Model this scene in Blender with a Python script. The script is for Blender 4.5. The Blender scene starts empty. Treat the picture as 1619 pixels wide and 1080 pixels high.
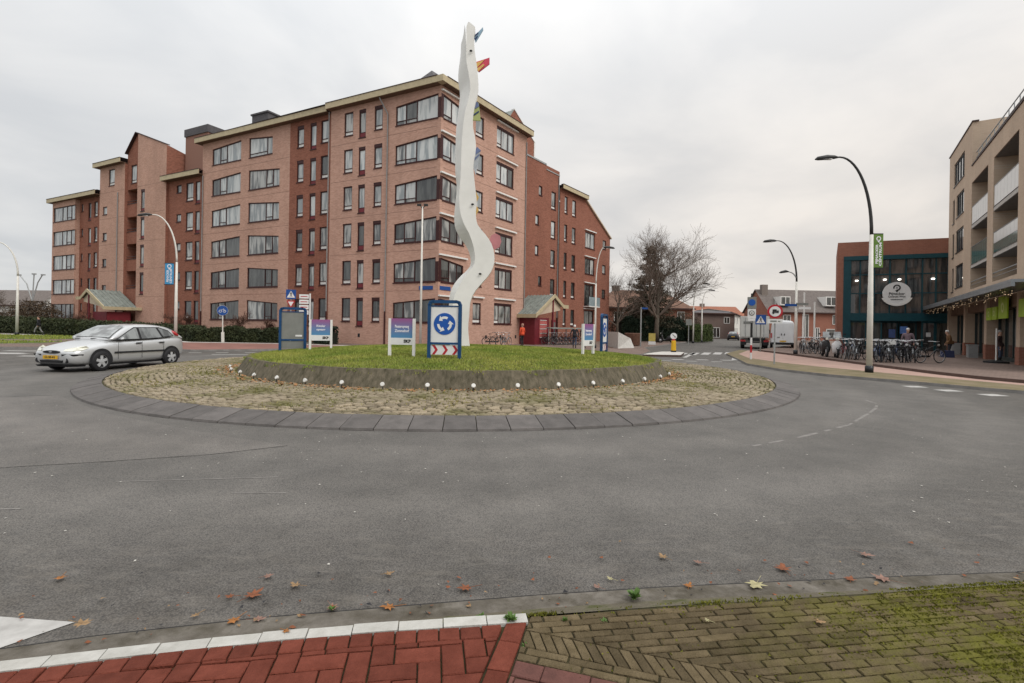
import bpy, bmesh, math, random
import numpy as np
from mathutils import Vector, Matrix
random.seed(7); np.random.seed(7)
R=math.radians
scn=bpy.context.scene
COL=scn.collection
# ---------------------------------------------------------------- camera
cam=bpy.data.cameras.new('camera'); cam.sensor_width=36; cam.lens=36*800/1619
cam.shift_y=-23/1619; cam.clip_end=2000; cam.clip_start=.05
camo=bpy.data.objects.new('camera',cam); COL.objects.link(camo)
camo.location=(0,0,1.6)
camo.rotation_euler=(Matrix.Rotation(R(90),3,'X')@Matrix.Rotation(R(.98),3,'Z')).to_euler()
scn.camera=camo
# ---------------------------------------------------------------- sky and sun
SUN_EL,SUN_AZ=R(48),R(128)        # azimuth clockwise from +Y
w=bpy.data.worlds.new('World'); scn.world=w; w.use_nodes=True
nt=w.node_tree; nt.nodes.clear(); N=nt.nodes.new; LK=nt.links.new
out=N('ShaderNodeOutputWorld'); bg=N('ShaderNodeBackground'); bg.inputs[1].default_value=.1
sky=N('ShaderNodeTexSky'); sky.sky_type='NISHITA'; sky.sun_disc=False; sky.sun_elevation=SUN_EL; sky.sun_rotation=SUN_AZ
tc=N('ShaderNodeTexCoord'); sep=N('ShaderNodeSeparateXYZ'); LK(tc.outputs['Generated'],sep.inputs[0])
def M(op,a,b=None,c=None):
    m=N('ShaderNodeMath'); m.operation=op
    for i,x in enumerate((a,b,c)):
        if x is None: continue
        if isinstance(x,(int,float)): m.inputs[i].default_value=x
        else: LK(x,m.inputs[i])
    return m.outputs[0]
zz=M('MAXIMUM',sep.outputs[2],0.0); den=M('ADD',zz,.22)
cmb=N('ShaderNodeCombineXYZ'); LK(M('DIVIDE',sep.outputs[0],den),cmb.inputs[0]); LK(M('DIVIDE',sep.outputs[1],den),cmb.inputs[1])
n1=N('ShaderNodeTexNoise'); n1.inputs['Scale'].default_value=1.5; n1.inputs['Detail'].default_value=6; n1.inputs['Roughness'].default_value=.5; n1.inputs['Distortion'].default_value=.35
LK(cmb.outputs[0],n1.inputs['Vector'])
rp=N('ShaderNodeValToRGB'); rp.color_ramp.elements[0].position=.38; rp.color_ramp.elements[1].position=.66
rp.color_ramp.elements[0].color=(5.75,5.86,5.98,1); rp.color_ramp.elements[1].color=(7.25,7.2,7.1,1)
LK(n1.outputs[0],rp.inputs[0])
# warmer, brighter low cloud towards the right-hand horizon, where the cloud deck is thinner
warm=N('ShaderNodeMapRange'); warm.inputs[1].default_value=-.35; warm.inputs[2].default_value=.75; LK(sep.outputs[0],warm.inputs[0])
low=N('ShaderNodeMapRange'); low.inputs[1].default_value=.62; low.inputs[2].default_value=.02; LK(zz,low.inputs[0])
wm=M('MULTIPLY',warm.outputs[0],low.outputs[0])
mx=N('ShaderNodeMix'); mx.data_type='RGBA'; mx.blend_type='MULTIPLY'; LK(wm,mx.inputs[0]); LK(rp.outputs[0],mx.inputs[6]); mx.inputs[7].default_value=(1.22,1.1,.98,1)
# overcast luminance: brighter towards the zenith
zen=M('ADD',1.0,M('MULTIPLY',M('POWER',zz,2.4),2.1))
sc=N('ShaderNodeVectorMath'); sc.operation='SCALE'; LK(mx.outputs[2],sc.inputs[0]); LK(zen,sc.inputs[3])
m2=N('ShaderNodeMix'); m2.data_type='RGBA'; m2.inputs[0].default_value=.05; LK(sc.outputs[0],m2.inputs[6]); LK(sky.outputs[0],m2.inputs[7])
LK(m2.outputs[2],bg.inputs[0]); LK(bg.outputs[0],out.inputs[0])
sl=bpy.data.lights.new('sun','SUN'); sl.energy=1.5; sl.angle=R(28); sl.color=(1,.96,.9)
so=bpy.data.objects.new('sun',sl); COL.objects.link(so)
sd=Vector((math.sin(SUN_AZ)*math.cos(SUN_EL),math.cos(SUN_AZ)*math.cos(SUN_EL),math.sin(SUN_EL)))
so.rotation_euler=(-sd).to_track_quat('-Z','Y').to_euler(); so.location=(0,0,60)
scn.view_settings.view_transform='Standard'; scn.view_settings.look='None'
scn.view_settings.exposure=.12; scn.view_settings.gamma=1; scn.view_settings.use_curve_mapping=False
scn.render.engine='CYCLES'
# ---------------------------------------------------------------- materials
MATS={}
def mat(name,col,rough=.7,var=.18,scale=6,bump=0,bscale=40,metal=0,spec=.3,rand=0,col2=None,vscale=None,detail=4,coat=0,stretch=None,uv=False,world=False):
    if name in MATS: return MATS[name]
    m=bpy.data.materials.new(name); m.use_nodes=True; t=m.node_tree; b=t.nodes['Principled BSDF']
    b.inputs['Roughness'].default_value=rough; b.inputs['Metallic'].default_value=metal; b.inputs['Specular IOR Level'].default_value=spec
    if coat: b.inputs['Coat Weight'].default_value=coat; b.inputs['Coat Roughness'].default_value=.08
    c=t.nodes.new('ShaderNodeTexCoord'); src=c.outputs['UV' if uv else 'Object']
    if world: src=t.nodes.new('ShaderNodeNewGeometry').outputs['Position']
    if rand and not world:
        oo=t.nodes.new('ShaderNodeObjectInfo'); oa=t.nodes.new('ShaderNodeVectorMath'); oa.operation='MULTIPLY_ADD'; oa.inputs[1].default_value=(13,29,.0); t.links.new(oo.outputs['Random'],oa.inputs[0]); t.links.new(src,oa.inputs[2]); src=oa.outputs[0]
    if stretch:
        mp=t.nodes.new('ShaderNodeMapping'); mp.inputs['Scale'].default_value=stretch; t.links.new(src,mp.inputs[0]); src=mp.outputs[0]
    n=t.nodes.new('ShaderNodeTexNoise'); n.inputs['Scale'].default_value=scale; n.inputs['Detail'].default_value=detail; n.inputs['Roughness'].default_value=.6
    t.links.new(src,n.inputs['Vector'])
    r=t.nodes.new('ShaderNodeValToRGB'); r.color_ramp.elements[0].position=.3; r.color_ramp.elements[1].position=.7
    c2=col2 or tuple(min(1,x*(1+var)) for x in col); c1=col if col2 else tuple(x*(1-var) for x in col)
    r.color_ramp.elements[0].color=(*c1,1); r.color_ramp.elements[1].color=(*c2,1)
    t.links.new(n.outputs[0],r.inputs[0]); o=r.outputs[0]
    if rand:
        oi=t.nodes.new('ShaderNodeObjectInfo'); mr=t.nodes.new('ShaderNodeMapRange'); mr.inputs[3].default_value=1-rand; mr.inputs[4].default_value=1+rand
        t.links.new(oi.outputs['Random'],mr.inputs[0]); v=t.nodes.new('ShaderNodeVectorMath'); v.operation='SCALE'; t.links.new(o,v.inputs[0]); t.links.new(mr.outputs[0],v.inputs[3]); o=v.outputs[0]
    t.links.new(o,b.inputs['Base Color'])
    if bump:
        n2=t.nodes.new('ShaderNodeTexNoise'); n2.inputs['Scale'].default_value=bscale; n2.inputs['Detail'].default_value=3; t.links.new(src,n2.inputs['Vector'])
        bp=t.nodes.new('ShaderNodeBump'); bp.inputs['Strength'].default_value=bump; bp.inputs['Distance'].default_value=.02; t.links.new(n2.outputs[0],bp.inputs['Height']); t.links.new(bp.outputs[0],b.inputs['Normal'])
    MATS[name]=m; return m
def overgrow(m,col,col2,scale,lo,hi,xr=None):
    '''mix a growth (moss, dirt) into a material where a world-space noise says so'''
    t=m.node_tree; b=t.nodes['Principled BSDF']; old=b.inputs['Base Color'].links[0].from_socket; L=t.links.new
    g=t.nodes.new('ShaderNodeNewGeometry'); n=t.nodes.new('ShaderNodeTexNoise'); n.inputs['Scale'].default_value=scale; n.inputs['Detail'].default_value=9; n.inputs['Roughness'].default_value=.68; L(g.outputs['Position'],n.inputs['Vector'])
    r=t.nodes.new('ShaderNodeMapRange'); r.inputs[1].default_value=lo; r.inputs[2].default_value=hi; L(n.outputs[0],r.inputs[0]); f=r.outputs[0]
    if xr:
        s=t.nodes.new('ShaderNodeSeparateXYZ'); L(g.outputs['Position'],s.inputs[0]); x=t.nodes.new('ShaderNodeMapRange'); x.inputs[1].default_value=xr[0]; x.inputs[2].default_value=xr[1]; L(s.outputs[0],x.inputs[0])
        a=t.nodes.new('ShaderNodeMath'); a.operation='MULTIPLY'; L(x.outputs[0],a.inputs[0]); L(f,a.inputs[1]); f=a.outputs[0]
    n2=t.nodes.new('ShaderNodeTexNoise'); n2.inputs['Scale'].default_value=scale*6; L(g.outputs['Position'],n2.inputs['Vector'])
    c=t.nodes.new('ShaderNodeMix'); c.data_type='RGBA'; L(n2.outputs[0],c.inputs[0]); c.inputs[6].default_value=(*col,1); c.inputs[7].default_value=(*col2,1)
    k=t.nodes.new('ShaderNodeMix'); k.data_type='RGBA'; L(f,k.inputs[0]); L(old,k.inputs[6]); L(c.outputs[2],k.inputs[7]); L(k.outputs[2],b.inputs['Base Color']); return m
def brick(name,c1,c2,mortar,bw=.22,bh=.0675,dirt=.12):
    m=bpy.data.materials.new(name); m.use_nodes=True; t=m.node_tree; b=t.nodes['Principled BSDF']; b.inputs['Roughness'].default_value=.95; b.inputs['Specular IOR Level'].default_value=.12
    c=t.nodes.new('ShaderNodeTexCoord'); bt=t.nodes.new('ShaderNodeTexBrick')
    bt.inputs['Color1'].default_value=(*c1,1); bt.inputs['Color2'].default_value=(*c2,1); bt.inputs['Mortar'].default_value=(*mortar,1)
    bt.inputs['Scale'].default_value=1; bt.inputs['Brick Width'].default_value=bw; bt.inputs['Row Height'].default_value=bh; bt.inputs['Mortar Size'].default_value=.006; bt.inputs['Bias'].default_value=-.1
    t.links.new(c.outputs['UV'],bt.inputs['Vector'])
    n=t.nodes.new('ShaderNodeTexNoise'); n.inputs['Scale'].default_value=.35; n.inputs['Detail'].default_value=7; n.inputs['Roughness'].default_value=.62; t.links.new(c.outputs['UV'],n.inputs['Vector'])
    mp=t.nodes.new('ShaderNodeMapping'); mp.inputs['Scale'].default_value=(.55,.10,1); t.links.new(c.outputs['UV'],mp.inputs[0])
    ns=t.nodes.new('ShaderNodeTexNoise'); ns.inputs['Scale'].default_value=1.4; ns.inputs['Detail'].default_value=5; t.links.new(mp.outputs[0],ns.inputs['Vector'])
    ad=t.nodes.new('ShaderNodeMath'); ad.operation='ADD'; t.links.new(n.outputs[0],ad.inputs[0]); t.links.new(ns.outputs[0],ad.inputs[1])
    mr=t.nodes.new('ShaderNodeMapRange'); mr.inputs[1].default_value=.65; mr.inputs[2].default_value=1.35; mr.inputs[3].default_value=1-dirt; mr.inputs[4].default_value=1+dirt; t.links.new(ad.outputs[0],mr.inputs[0])
    v=t.nodes.new('ShaderNodeVectorMath'); v.operation='SCALE'; t.links.new(bt.outputs[0],v.inputs[0]); t.links.new(mr.outputs[0],v.inputs[3]); t.links.new(v.outputs[0],b.inputs['Base Color'])
    bp=t.nodes.new('ShaderNodeBump'); bp.inputs['Strength'].default_value=.25; bp.inputs['Distance'].default_value=.01; bp.invert=True; t.links.new(bt.outputs['Fac'],bp.inputs['Height']); t.links.new(bp.outputs[0],b.inputs['Normal'])
    return m
def glass(name,col,col2,rough=.06,spec=.8,folds=0):
    m=bpy.data.materials.new(name); m.use_nodes=True; t=m.node_tree; b=t.nodes['Principled BSDF']
    b.inputs['Roughness'].default_value=.5; b.inputs['Coat Weight'].default_value=1; b.inputs['Coat Roughness'].default_value=.03; b.inputs['Coat IOR'].default_value=1.75; b.inputs['Specular IOR Level'].default_value=.2
    c=t.nodes.new('ShaderNodeTexCoord'); oi=t.nodes.new('ShaderNodeObjectInfo')
    a=t.nodes.new('ShaderNodeVectorMath'); a.operation='ADD'; t.links.new(c.outputs['Object'],a.inputs[0]); 
    sc2=t.nodes.new('ShaderNodeMath'); sc2.operation='MULTIPLY'; sc2.inputs[1].default_value=37; t.links.new(oi.outputs['Random'],sc2.inputs[0]); t.links.new(sc2.outputs[0],a.inputs[1])
    mp=t.nodes.new('ShaderNodeMapping'); mp.inputs['Scale'].default_value=(1.4,1.4,.22); t.links.new(a.outputs[0],mp.inputs[0])
    n=t.nodes.new('ShaderNodeTexNoise'); n.inputs['Scale'].default_value=2.2; n.inputs['Detail'].default_value=3; t.links.new(mp.outputs[0],n.inputs['Vector'])
    r=t.nodes.new('ShaderNodeValToRGB'); r.color_ramp.elements[0].position=.42; r.color_ramp.elements[1].position=.56; r.color_ramp.elements[0].color=(*col,1); r.color_ramp.elements[1].color=(*col2,1)
    t.links.new(n.outputs[0],r.inputs[0])
    mr=t.nodes.new('ShaderNodeMapRange'); mr.inputs[3].default_value=.75; mr.inputs[4].default_value=1.2; t.links.new(oi.outputs['Random'],mr.inputs[0])
    v=t.nodes.new('ShaderNodeVectorMath'); v.operation='SCALE'; t.links.new(r.outputs[0],v.inputs[0]); t.links.new(mr.outputs[0],v.inputs[3]); t.links.new(v.outputs[0],b.inputs['Base Color'])
    return m
def emit(name,col,s):
    m=bpy.data.materials.new(name); m.use_nodes=True; b=m.node_tree.nodes['Principled BSDF']; b.inputs['Base Color'].default_value=(*col,1); b.inputs['Emission Color'].default_value=(*col,1); b.inputs['Emission Strength'].default_value=s; return m
# ---------------------------------------------------------------- mesh builder
class MB:
    def __init__(s): s.v=[]; s.f=[]; s.m=[]; s.uv=[]
    def poly(s,pts,m=0,uv=None):
        k=len(s.v); s.v+= [tuple(p) for p in pts]; s.f.append(tuple(range(k,k+len(pts)))); s.m.append(m); s.uv.append(uv)
    def faces(s,vs,fs,m=0):
        k=len(s.v); s.v+=[tuple(p) for p in vs]
        for f in fs: s.f.append(tuple(k+i for i in f)); s.m.append(m); s.uv.append(None)
    def box(s,c,d,rz=0,m=0,mat3=None):
        x,y,z=d[0]/2,d[1]/2,d[2]/2; vs=[(-x,-y,-z),(x,-y,-z),(x,y,-z),(-x,y,-z),(-x,-y,z),(x,-y,z),(x,y,z),(-x,y,z)]
        Mx=mat3 or Matrix.Rotation(rz,3,'Z'); c=Vector(c)
        s.faces([Mx@Vector(p)+c for p in vs],[(0,3,2,1),(4,5,6,7),(0,1,5,4),(1,2,6,5),(2,3,7,6),(3,0,4,7)],m)
    def hexa(s,p,m=0): # 8 points: bottom 4 ccw, top 4 ccw
        s.faces(p,[(0,3,2,1),(4,5,6,7),(0,1,5,4),(1,2,6,5),(2,3,7,6),(3,0,4,7)],m)
    def tube(s,pts,rads,n=8,m=0,cap=True):
        pts=[Vector(p) for p in pts]
        if isinstance(rads,(int,float)): rads=[rads]*len(pts)
        k=len(s.v); d0=None; 
        for i,p in enumerate(pts):
            d=(pts[min(i+1,len(pts)-1)]-pts[max(i-1,0)])
            if d.length<1e-9: d=Vector((0,0,1))
            d.normalize()
            if d0 is None:
                a=d.orthogonal().normalized()
            else:
                a=(a-d*a.dot(d)); a=a.normalized() if a.length>1e-6 else d.orthogonal().normalized()
            d0=d; b=d.cross(a)
            for j in range(n):
                th=2*math.pi*j/n; s.v.append(tuple(p+(a*math.cos(th)+b*math.sin(th))*rads[i]))
        for i in range(len(pts)-1):
            for j in range(n):
                q=(k+i*n+j,k+i*n+(j+1)%n,k+(i+1)*n+(j+1)%n,k+(i+1)*n+j); s.f.append(q); s.m.append(m); s.uv.append(None)
        if cap:
            s.f.append(tuple(k+j for j in reversed(range(n)))); s.m.append(m); s.uv.append(None)
            e=k+(len(pts)-1)*n; s.f.append(tuple(e+j for j in range(n))); s.m.append(m); s.uv.append(None)
    def prism(s,pts,ext,m=0): # polygon pts, extruded by vector ext
        n=len(pts); e=Vector(ext); a=[Vector(p) for p in pts]; b=[p+e for p in a]
        s.faces(a+b,[tuple(range(n)),tuple(reversed(range(n,2*n)))]+[(i,n+i,n+(i+1)%n,(i+1)%n) for i in range(n)],m)
    def lathe(s,prof,c=(0,0,0),n=12,m=0): # prof: (r,z)
        k=len(s.v)
        for r,z in prof:
            for j in range(n):
                th=2*math.pi*j/n; s.v.append((c[0]+r*math.cos(th),c[1]+r*math.sin(th),c[2]+z))
        for i in range(len(prof)-1):
            for j in range(n):
                s.f.append((k+i*n+j,k+i*n+(j+1)%n,k+(i+1)*n+(j+1)%n,k+(i+1)*n+j)); s.m.append(m); s.uv.append(None)
        s.f.append(tuple(k+j for j in reversed(range(n)))); s.m.append(m); s.uv.append(None)
        e=k+(len(prof)-1)*n; s.f.append(tuple(e+j for j in range(n))); s.m.append(m); s.uv.append(None)
    def mesh(s,name,mats,off=(0,0,0),smooth=False):
        me=bpy.data.meshes.new(name); o=Vector(off)
        me.from_pydata([(x-o[0],y-o[1],z-o[2]) for x,y,z in s.v],[],s.f)
        for m in (mats if isinstance(mats,(list,tuple)) else [mats]): me.materials.append(m)
        me.polygons.foreach_set('material_index',s.m)
        if any(u is not None for u in s.uv):
            ul=me.uv_layers.new(name='UVMap'); 
            for p,u in zip(me.polygons,s.uv):
                if u is not None:
                    for li,q in zip(p.loop_indices,u): ul.data[li].uv=q
        if smooth: me.polygons.foreach_set('use_smooth',[True]*len(me.polygons))
        me.update(); return me
def wloc(p):
    v=Vector((0,0,0))
    while p is not None: v+=p.location; p=p.parent
    return v
def obj(name,mb,mats,parent=None,smooth=False,loc=None):
    """mesh object; mb in world coordinates (or parent-local when the parent sits at the origin)"""
    base=wloc(parent); off=Vector(loc) if loc is not None else base
    o=bpy.data.objects.new(name,mb.mesh(name,mats,off,smooth)); COL.objects.link(o)
    o.parent=parent; o.location=off-base
    return o
def tag(o,label=None,cat=None,group=None,kind=None):
    if label: o['label']=label
    if cat: o['category']=cat
    if group: o['group']=group
    if kind: o['kind']=kind
    return o
def thing(name,label,cat,loc=(0,0,0),rz=0,group=None):
    o=bpy.data.objects.new(name,None); o.empty_display_size=.2; COL.objects.link(o); o.location=loc; o.rotation_euler=(0,0,rz)
    return tag(o,label,cat,group)
def dup(root,loc,rz=0,label=None,scale=None):
    r=root.copy(); COL.objects.link(r); r.location=loc; r.rotation_euler=(0,0,rz)
    if label: r['label']=label
    if scale: r.scale=(scale,)*3
    for ch in list(root.children):
        c=ch.copy(); COL.objects.link(c); c.parent=r
        for g in list(ch.children):
            d=g.copy(); COL.objects.link(d); d.parent=c
    return r
def inst(name,me,parent,loc,rot=(0,0,0),scale=(1,1,1)):
    o=bpy.data.objects.new(name,me); COL.objects.link(o); o.parent=parent; o.location=Vector(loc)-wloc(parent); o.rotation_euler=rot; o.scale=scale; return o
def text(body,size,m,parent,loc,rot=(R(90),0,0),align='CENTER',sx=1,ext=.002,name='lettering',bold=0):
    cu=bpy.data.curves.new('t','FONT'); cu.body=body; cu.size=size; cu.align_x=align; cu.align_y='CENTER'; cu.extrude=ext; cu.resolution_u=2; cu.offset=bold
    t=bpy.data.objects.new('t',cu); me=bpy.data.meshes.new_from_object(t); bpy.data.objects.remove(t); me.name=name; me.materials.clear(); me.materials.append(m)
    o=bpy.data.objects.new(name,me); COL.objects.link(o); o.parent=parent; o.location=loc; o.rotation_euler=rot; o.scale=(sx,1,1); return o
def disc(mb,c,r,ax='y',n=24,m=0,sx=1,sz=1):
    pts=[]
    for j in range(n):
        th=2*math.pi*j/n
        pts.append((c[0]+r*sx*math.cos(th),c[1],c[2]+r*sz*math.sin(th)))
    mb.poly(pts,m)
def rndcol(c,v): k=1+random.uniform(-v,v); return tuple(min(1,x*k) for x in c)
# palette
m_brick=brick('salmon_brick',(.53,.318,.245),(.41,.232,.172),(.47,.345,.285))
m_dbrick=brick('red_brick',(.30,.125,.085),(.205,.078,.052),(.27,.15,.115))
m_tbrick=brick('sand_brick',(.52,.405,.305),(.475,.36,.265),(.52,.44,.36))
m_rbrick=brick('orange_brick',(.30,.125,.085),(.25,.10,.068),(.30,.2,.16))
m_dark=brick('dark_house_brick',(.17,.12,.105),(.14,.10,.09),(.2,.17,.15))
m_fascia=mat('ochre_fascia',(.47,.395,.255),.6,.12,3)
m_soffit=mat('soffit_board',(.16,.10,.07),.8)
m_maroon=mat('maroon_frame',(.042,.009,.009),.45,.15,8)
m_redpanel=mat('maroon_panel',(.16,.02,.028),.5,.15,4)
m_sill=mat('dark_sill',(.05,.025,.022),.6)
m_white=mat('white_paint',(.74,.73,.70),.45,.05,5)
m_slate=mat('roof_slate',(.09,.085,.09),.8,.25,7)
m_zinc=mat('zinc_roof',(.20,.22,.20),.55,.25,2.5)
m_beige=mat('beige_panel',(.55,.45,.34),.7,.08,3)
m_grey=mat('grey_metal',(.33,.34,.34),.45,.12,5,metal=.3)
m_pipe=mat('zinc_pipe',(.24,.235,.23),.6,.15,5)
m_black=mat('black_rubber',(.018,.018,.02),.7,.2,20)
m_dkmetal=mat('dark_metal',(.03,.032,.036),.4,.2,12,metal=.4)
m_steel=mat('bright_steel',(.55,.56,.57),.3,.1,20,metal=.8)
m_conc=mat('pale_concrete',(.46,.44,.41),.85,.14,6,bump=.2)
GL_SKY=glass('pane_net_curtain',(.24,.27,.28),(.50,.52,.51))
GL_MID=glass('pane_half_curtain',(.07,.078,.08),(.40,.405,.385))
GL_DK=glass('pane_dark',(.012,.015,.015),(.06,.066,.062))  # dark colour also stands in for surroundings reflected in lower-floor glass
# ---------------------------------------------------------------- ground, roads, pavements
def asphalt():
    m=bpy.data.materials.new('asphalt'); m.use_nodes=True; t=m.node_tree; b=t.nodes['Principled BSDF']; b.inputs['Roughness'].default_value=.7; b.inputs['Specular IOR Level'].default_value=.22
    c=t.nodes.new('ShaderNodeTexCoord'); L=t.links.new
    def nz(s,d=4,st=None,r=.6):
        n=t.nodes.new('ShaderNodeTexNoise'); n.inputs['Scale'].default_value=s; n.inputs['Detail'].default_value=d; n.inputs['Roughness'].default_value=r
        src=c.outputs['Object']
        if st: mp=t.nodes.new('ShaderNodeMapping'); mp.inputs['Scale'].default_value=st; L(src,mp.inputs[0]); src=mp.outputs[0]
        L(src,n.inputs['Vector']); return n.outputs[0]
    def ramp(f,p0,c0,p1,c1):
        r=t.nodes.new('ShaderNodeValToRGB'); r.color_ramp.elements[0].position=p0; r.color_ramp.elements[1].position=p1; r.color_ramp.elements[0].color=(*c0,1); r.color_ramp.elements[1].color=(*c1,1); L(f,r.inputs[0]); return r.outputs[0]
    def mul(a,bb,fac=1,mode='MULTIPLY'):
        x=t.nodes.new('ShaderNodeMix'); x.data_type='RGBA'; x.blend_type=mode
        if isinstance(fac,(int,float)): x.inputs[0].default_value=fac
        else: L(fac,x.inputs[0])
        L(a,x.inputs[6]) if not isinstance(a,tuple) else setattr(x.inputs[6],'default_value',a)
        L(bb,x.inputs[7]) if not isinstance(bb,tuple) else setattr(x.inputs[7],'default_value',bb)
        return x.outputs[2]
    big=ramp(nz(.22,5),.3,(.106,.100,.092),.7,(.144,.137,.128))
    med=ramp(nz(1.7,6),.3,(.84,.84,.84),.7,(1.13,1.12,1.11))
    o=mul(big,med)
    # stone chips
    v=t.nodes.new('ShaderNodeTexVoronoi'); v.inputs['Scale'].default_value=95; L(c.outputs['Object'],v.inputs['Vector'])
    chips=ramp(v.outputs['Distance'],.0,(1.9,1.87,1.8),.75,(.42,.42,.44))
    o=mul(o,chips,.6)
    v2=t.nodes.new('ShaderNodeTexVoronoi'); v2.inputs['Scale'].default_value=38; L(c.outputs['Object'],v2.inputs['Vector'])
    sp=ramp(v2.outputs['Distance'],.05,(1,1,1),.13,(0,0,0)); 
    pick=ramp(nz(9,2),.6,(0,0,0),.68,(1,1,1)); o=mul(o,(.42,.41,.38,1),mul(sp,pick),'MIX')
    # tyre-polished rings round the island (worn by circulating wheels): distance from the centre
    sx=t.nodes.new('ShaderNodeVectorMath'); sx.operation='DISTANCE'; L(c.outputs['Object'],sx.inputs[0]); sx.inputs[1].default_value=(-1.8,18.2,0)
    wv=t.nodes.new('ShaderNodeMath'); wv.operation='SINE'; q=t.nodes.new('ShaderNodeMath'); q.operation='MULTIPLY'; q.inputs[1].default_value=3.3; L(sx.outputs['Value'],q.inputs[0]); L(q.outputs[0],wv.inputs[0])
    ring=ramp(wv.outputs[0],.0,(.93,.93,.93),1,(1.07,1.065,1.06)); o=mul(o,ring)
    # darker patches and dry dust streaks near the outer edge
    edge=t.nodes.new('ShaderNodeMapRange'); edge.inputs[1].default_value=13.6; edge.inputs[2].default_value=15.2; L(sx.outputs['Value'],edge.inputs[0])
    dust=ramp(nz(3.2,9,(.8,2.6,1),.72),.5,(0,0,0),.75,(.6,.6,.6)); o=mul(o,(.22,.2,.175,1),mul(dust,(.55,.55,.55,1),edge.outputs[0],'MULTIPLY') if 0 else mul(dust,edge.outputs[0]),'MIX')
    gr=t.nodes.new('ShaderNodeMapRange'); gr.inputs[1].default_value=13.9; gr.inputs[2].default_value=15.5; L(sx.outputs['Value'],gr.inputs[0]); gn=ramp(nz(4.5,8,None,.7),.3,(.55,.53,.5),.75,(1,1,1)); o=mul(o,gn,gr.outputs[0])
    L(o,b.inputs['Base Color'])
    rr=t.nodes.new('ShaderNodeMapRange'); rr.inputs[3].default_value=.6; rr.inputs[4].default_value=.82; L(nz(.5,4),rr.inputs[0]); L(rr.outputs[0],b.inputs['Roughness'])
    bp=t.nodes.new('ShaderNodeBump'); bp.inputs['Strength'].default_value=.55; bp.inputs['Distance'].default_value=.006; L(v.outputs['Distance'],bp.inputs['Height']); bp.invert=True; L(bp.outputs[0],b.inputs['Normal'])
    return m
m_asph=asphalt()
def paver_mat(name,c1,c2,mort,bw=.21,bh=.105,rot=0,dirt=.2):
    m=brick(name,c1,c2,mort,bw,bh,dirt); return m
m_pave=paver_mat('pavement_clinker',(.19,.14,.118),(.155,.112,.094),(.10,.08,.07))
m_pink=mat('pink_cycle_paving',(.34,.225,.185),.85,.14,1.2,bump=.2)
m_redpath=mat('red_cycle_paving',(.215,.105,.085),.85,.22,.8,bump=.2)
m_verge=mat('worn_verge_soil',(.12,.105,.05),.95,.3,1.5,bump=.6,bscale=30,col2=(.20,.155,.10))
m_grassg=mat('lawn_ground',(.055,.085,.015),.95,.3,1.3,bump=.8,bscale=25,col2=(.105,.13,.028))
m_kerb=mat('kerb_concrete',(.22,.21,.20),.85,.22,3,bump=.3)
m_dkkerb=mat('brown_kerb',(.09,.06,.05),.85,.2,3)
m_line=mat('road_paint',(.44,.43,.41),.65,.22,9,col2=(.30,.29,.275),detail=8)
m_mortar=mat('joint_sand',(.028,.022,.013),.95,.3,14,col2=(.05,.045,.016))
g=MB(); s_=900; g.poly([(-s_,-60,0),(s_,-60,0),(s_,1500,0),(-s_,1500,0)])
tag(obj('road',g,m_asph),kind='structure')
def slab(name,pts,z,m,side=None,z0=-.02):
    mb=MB(); a=sum(pts[i][0]*pts[(i+1)%len(pts)][1]-pts[(i+1)%len(pts)][0]*pts[i][1] for i in range(len(pts)))
    if a<0: pts=pts[::-1]
    from mathutils.geometry import tessellate_polygon
    v3=[Vector((x,y,z)) for x,y in pts]
    for tri in tessellate_polygon([v3]):
        p=[v3[i] for i in tri]
        if (p[1]-p[0]).cross(p[2]-p[0]).z<0: p=p[::-1]
        mb.poly(p,0,[(q.x,q.y) for q in p])
    n=len(pts)
    for i in range(n):
        p,q=pts[i],pts[(i+1)%n]; mb.poly([(*p,z0),(*q,z0),(*q,z),(*p,z)],1,[(0,0)]*4)
    return tag(obj(name,mb,[m,side or m_kerb]),kind='structure')
# right-hand side: verge, pink cycle path, dark kerb, shopping pavement
ROADR=[(18,40),(14.2,33.5),(12.2,27.2),(11.0,23.6),(10.9,20.4),(11.5,18.2),(12.5,16.6),(13.1,15.6),(13.6,14.6),(14.3,13.6),(17,11.6),(22,9.5)]
PINKL=[(18.3,39.2),(14.8,33),(13.3,28.4),(13.1,24.6),(13.6,21.6),(14.3,19.2),(14.9,17.5),(15.6,15.4),(17.2,13.4),(22,11)]
DARK=[(18.6,38.2),(17.9,32.4),(17.1,27.3),(16.4,22.8),(15.95,19.2),(15.9,17.2),(16.4,15.4),(17.8,14.0),(22,11.9)]
slab('verge',ROADR+[(22.2,11.2)]+PINKL[::-1],.09,m_verge,m_kerb)
slab('cycle_path',PINKL+[(22.2,12)]+DARK[::-1],.094,m_pink,m_kerb)
slab('pavement',[(19,39)]+[(x+.16,y) for x,y in DARK]+[(60,11),(80,60),(40,70),(27,50),(22,43)],.19,m_pave,m_dkkerb)
slab('pavement',[(27,50.5),(40,70.5),(38,78),(60,110),(90,110),(80.5,60.5)],.10,m_pave)
k=MB()
for (a,b) in zip(DARK[:-1],DARK[1:]):
    d=Vector((b[0]-a[0],b[1]-a[1],0)).normalized(); n_=Vector((-d.y,d.x,0)); 
    if n_.x<0: n_=-n_
    A=Vector((*a,.05)); B=Vector((*b,.05)); k.hexa([A,A+n_*.158,B+n_*.158,B,A+Vector((0,0,.15)),A+n_*.158+Vector((0,0,.15)),B+n_*.158+Vector((0,0,.15)),B+Vector((0,0,.15))])
tag(obj('kerb',k,m_dkkerb),kind='structure')
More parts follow.
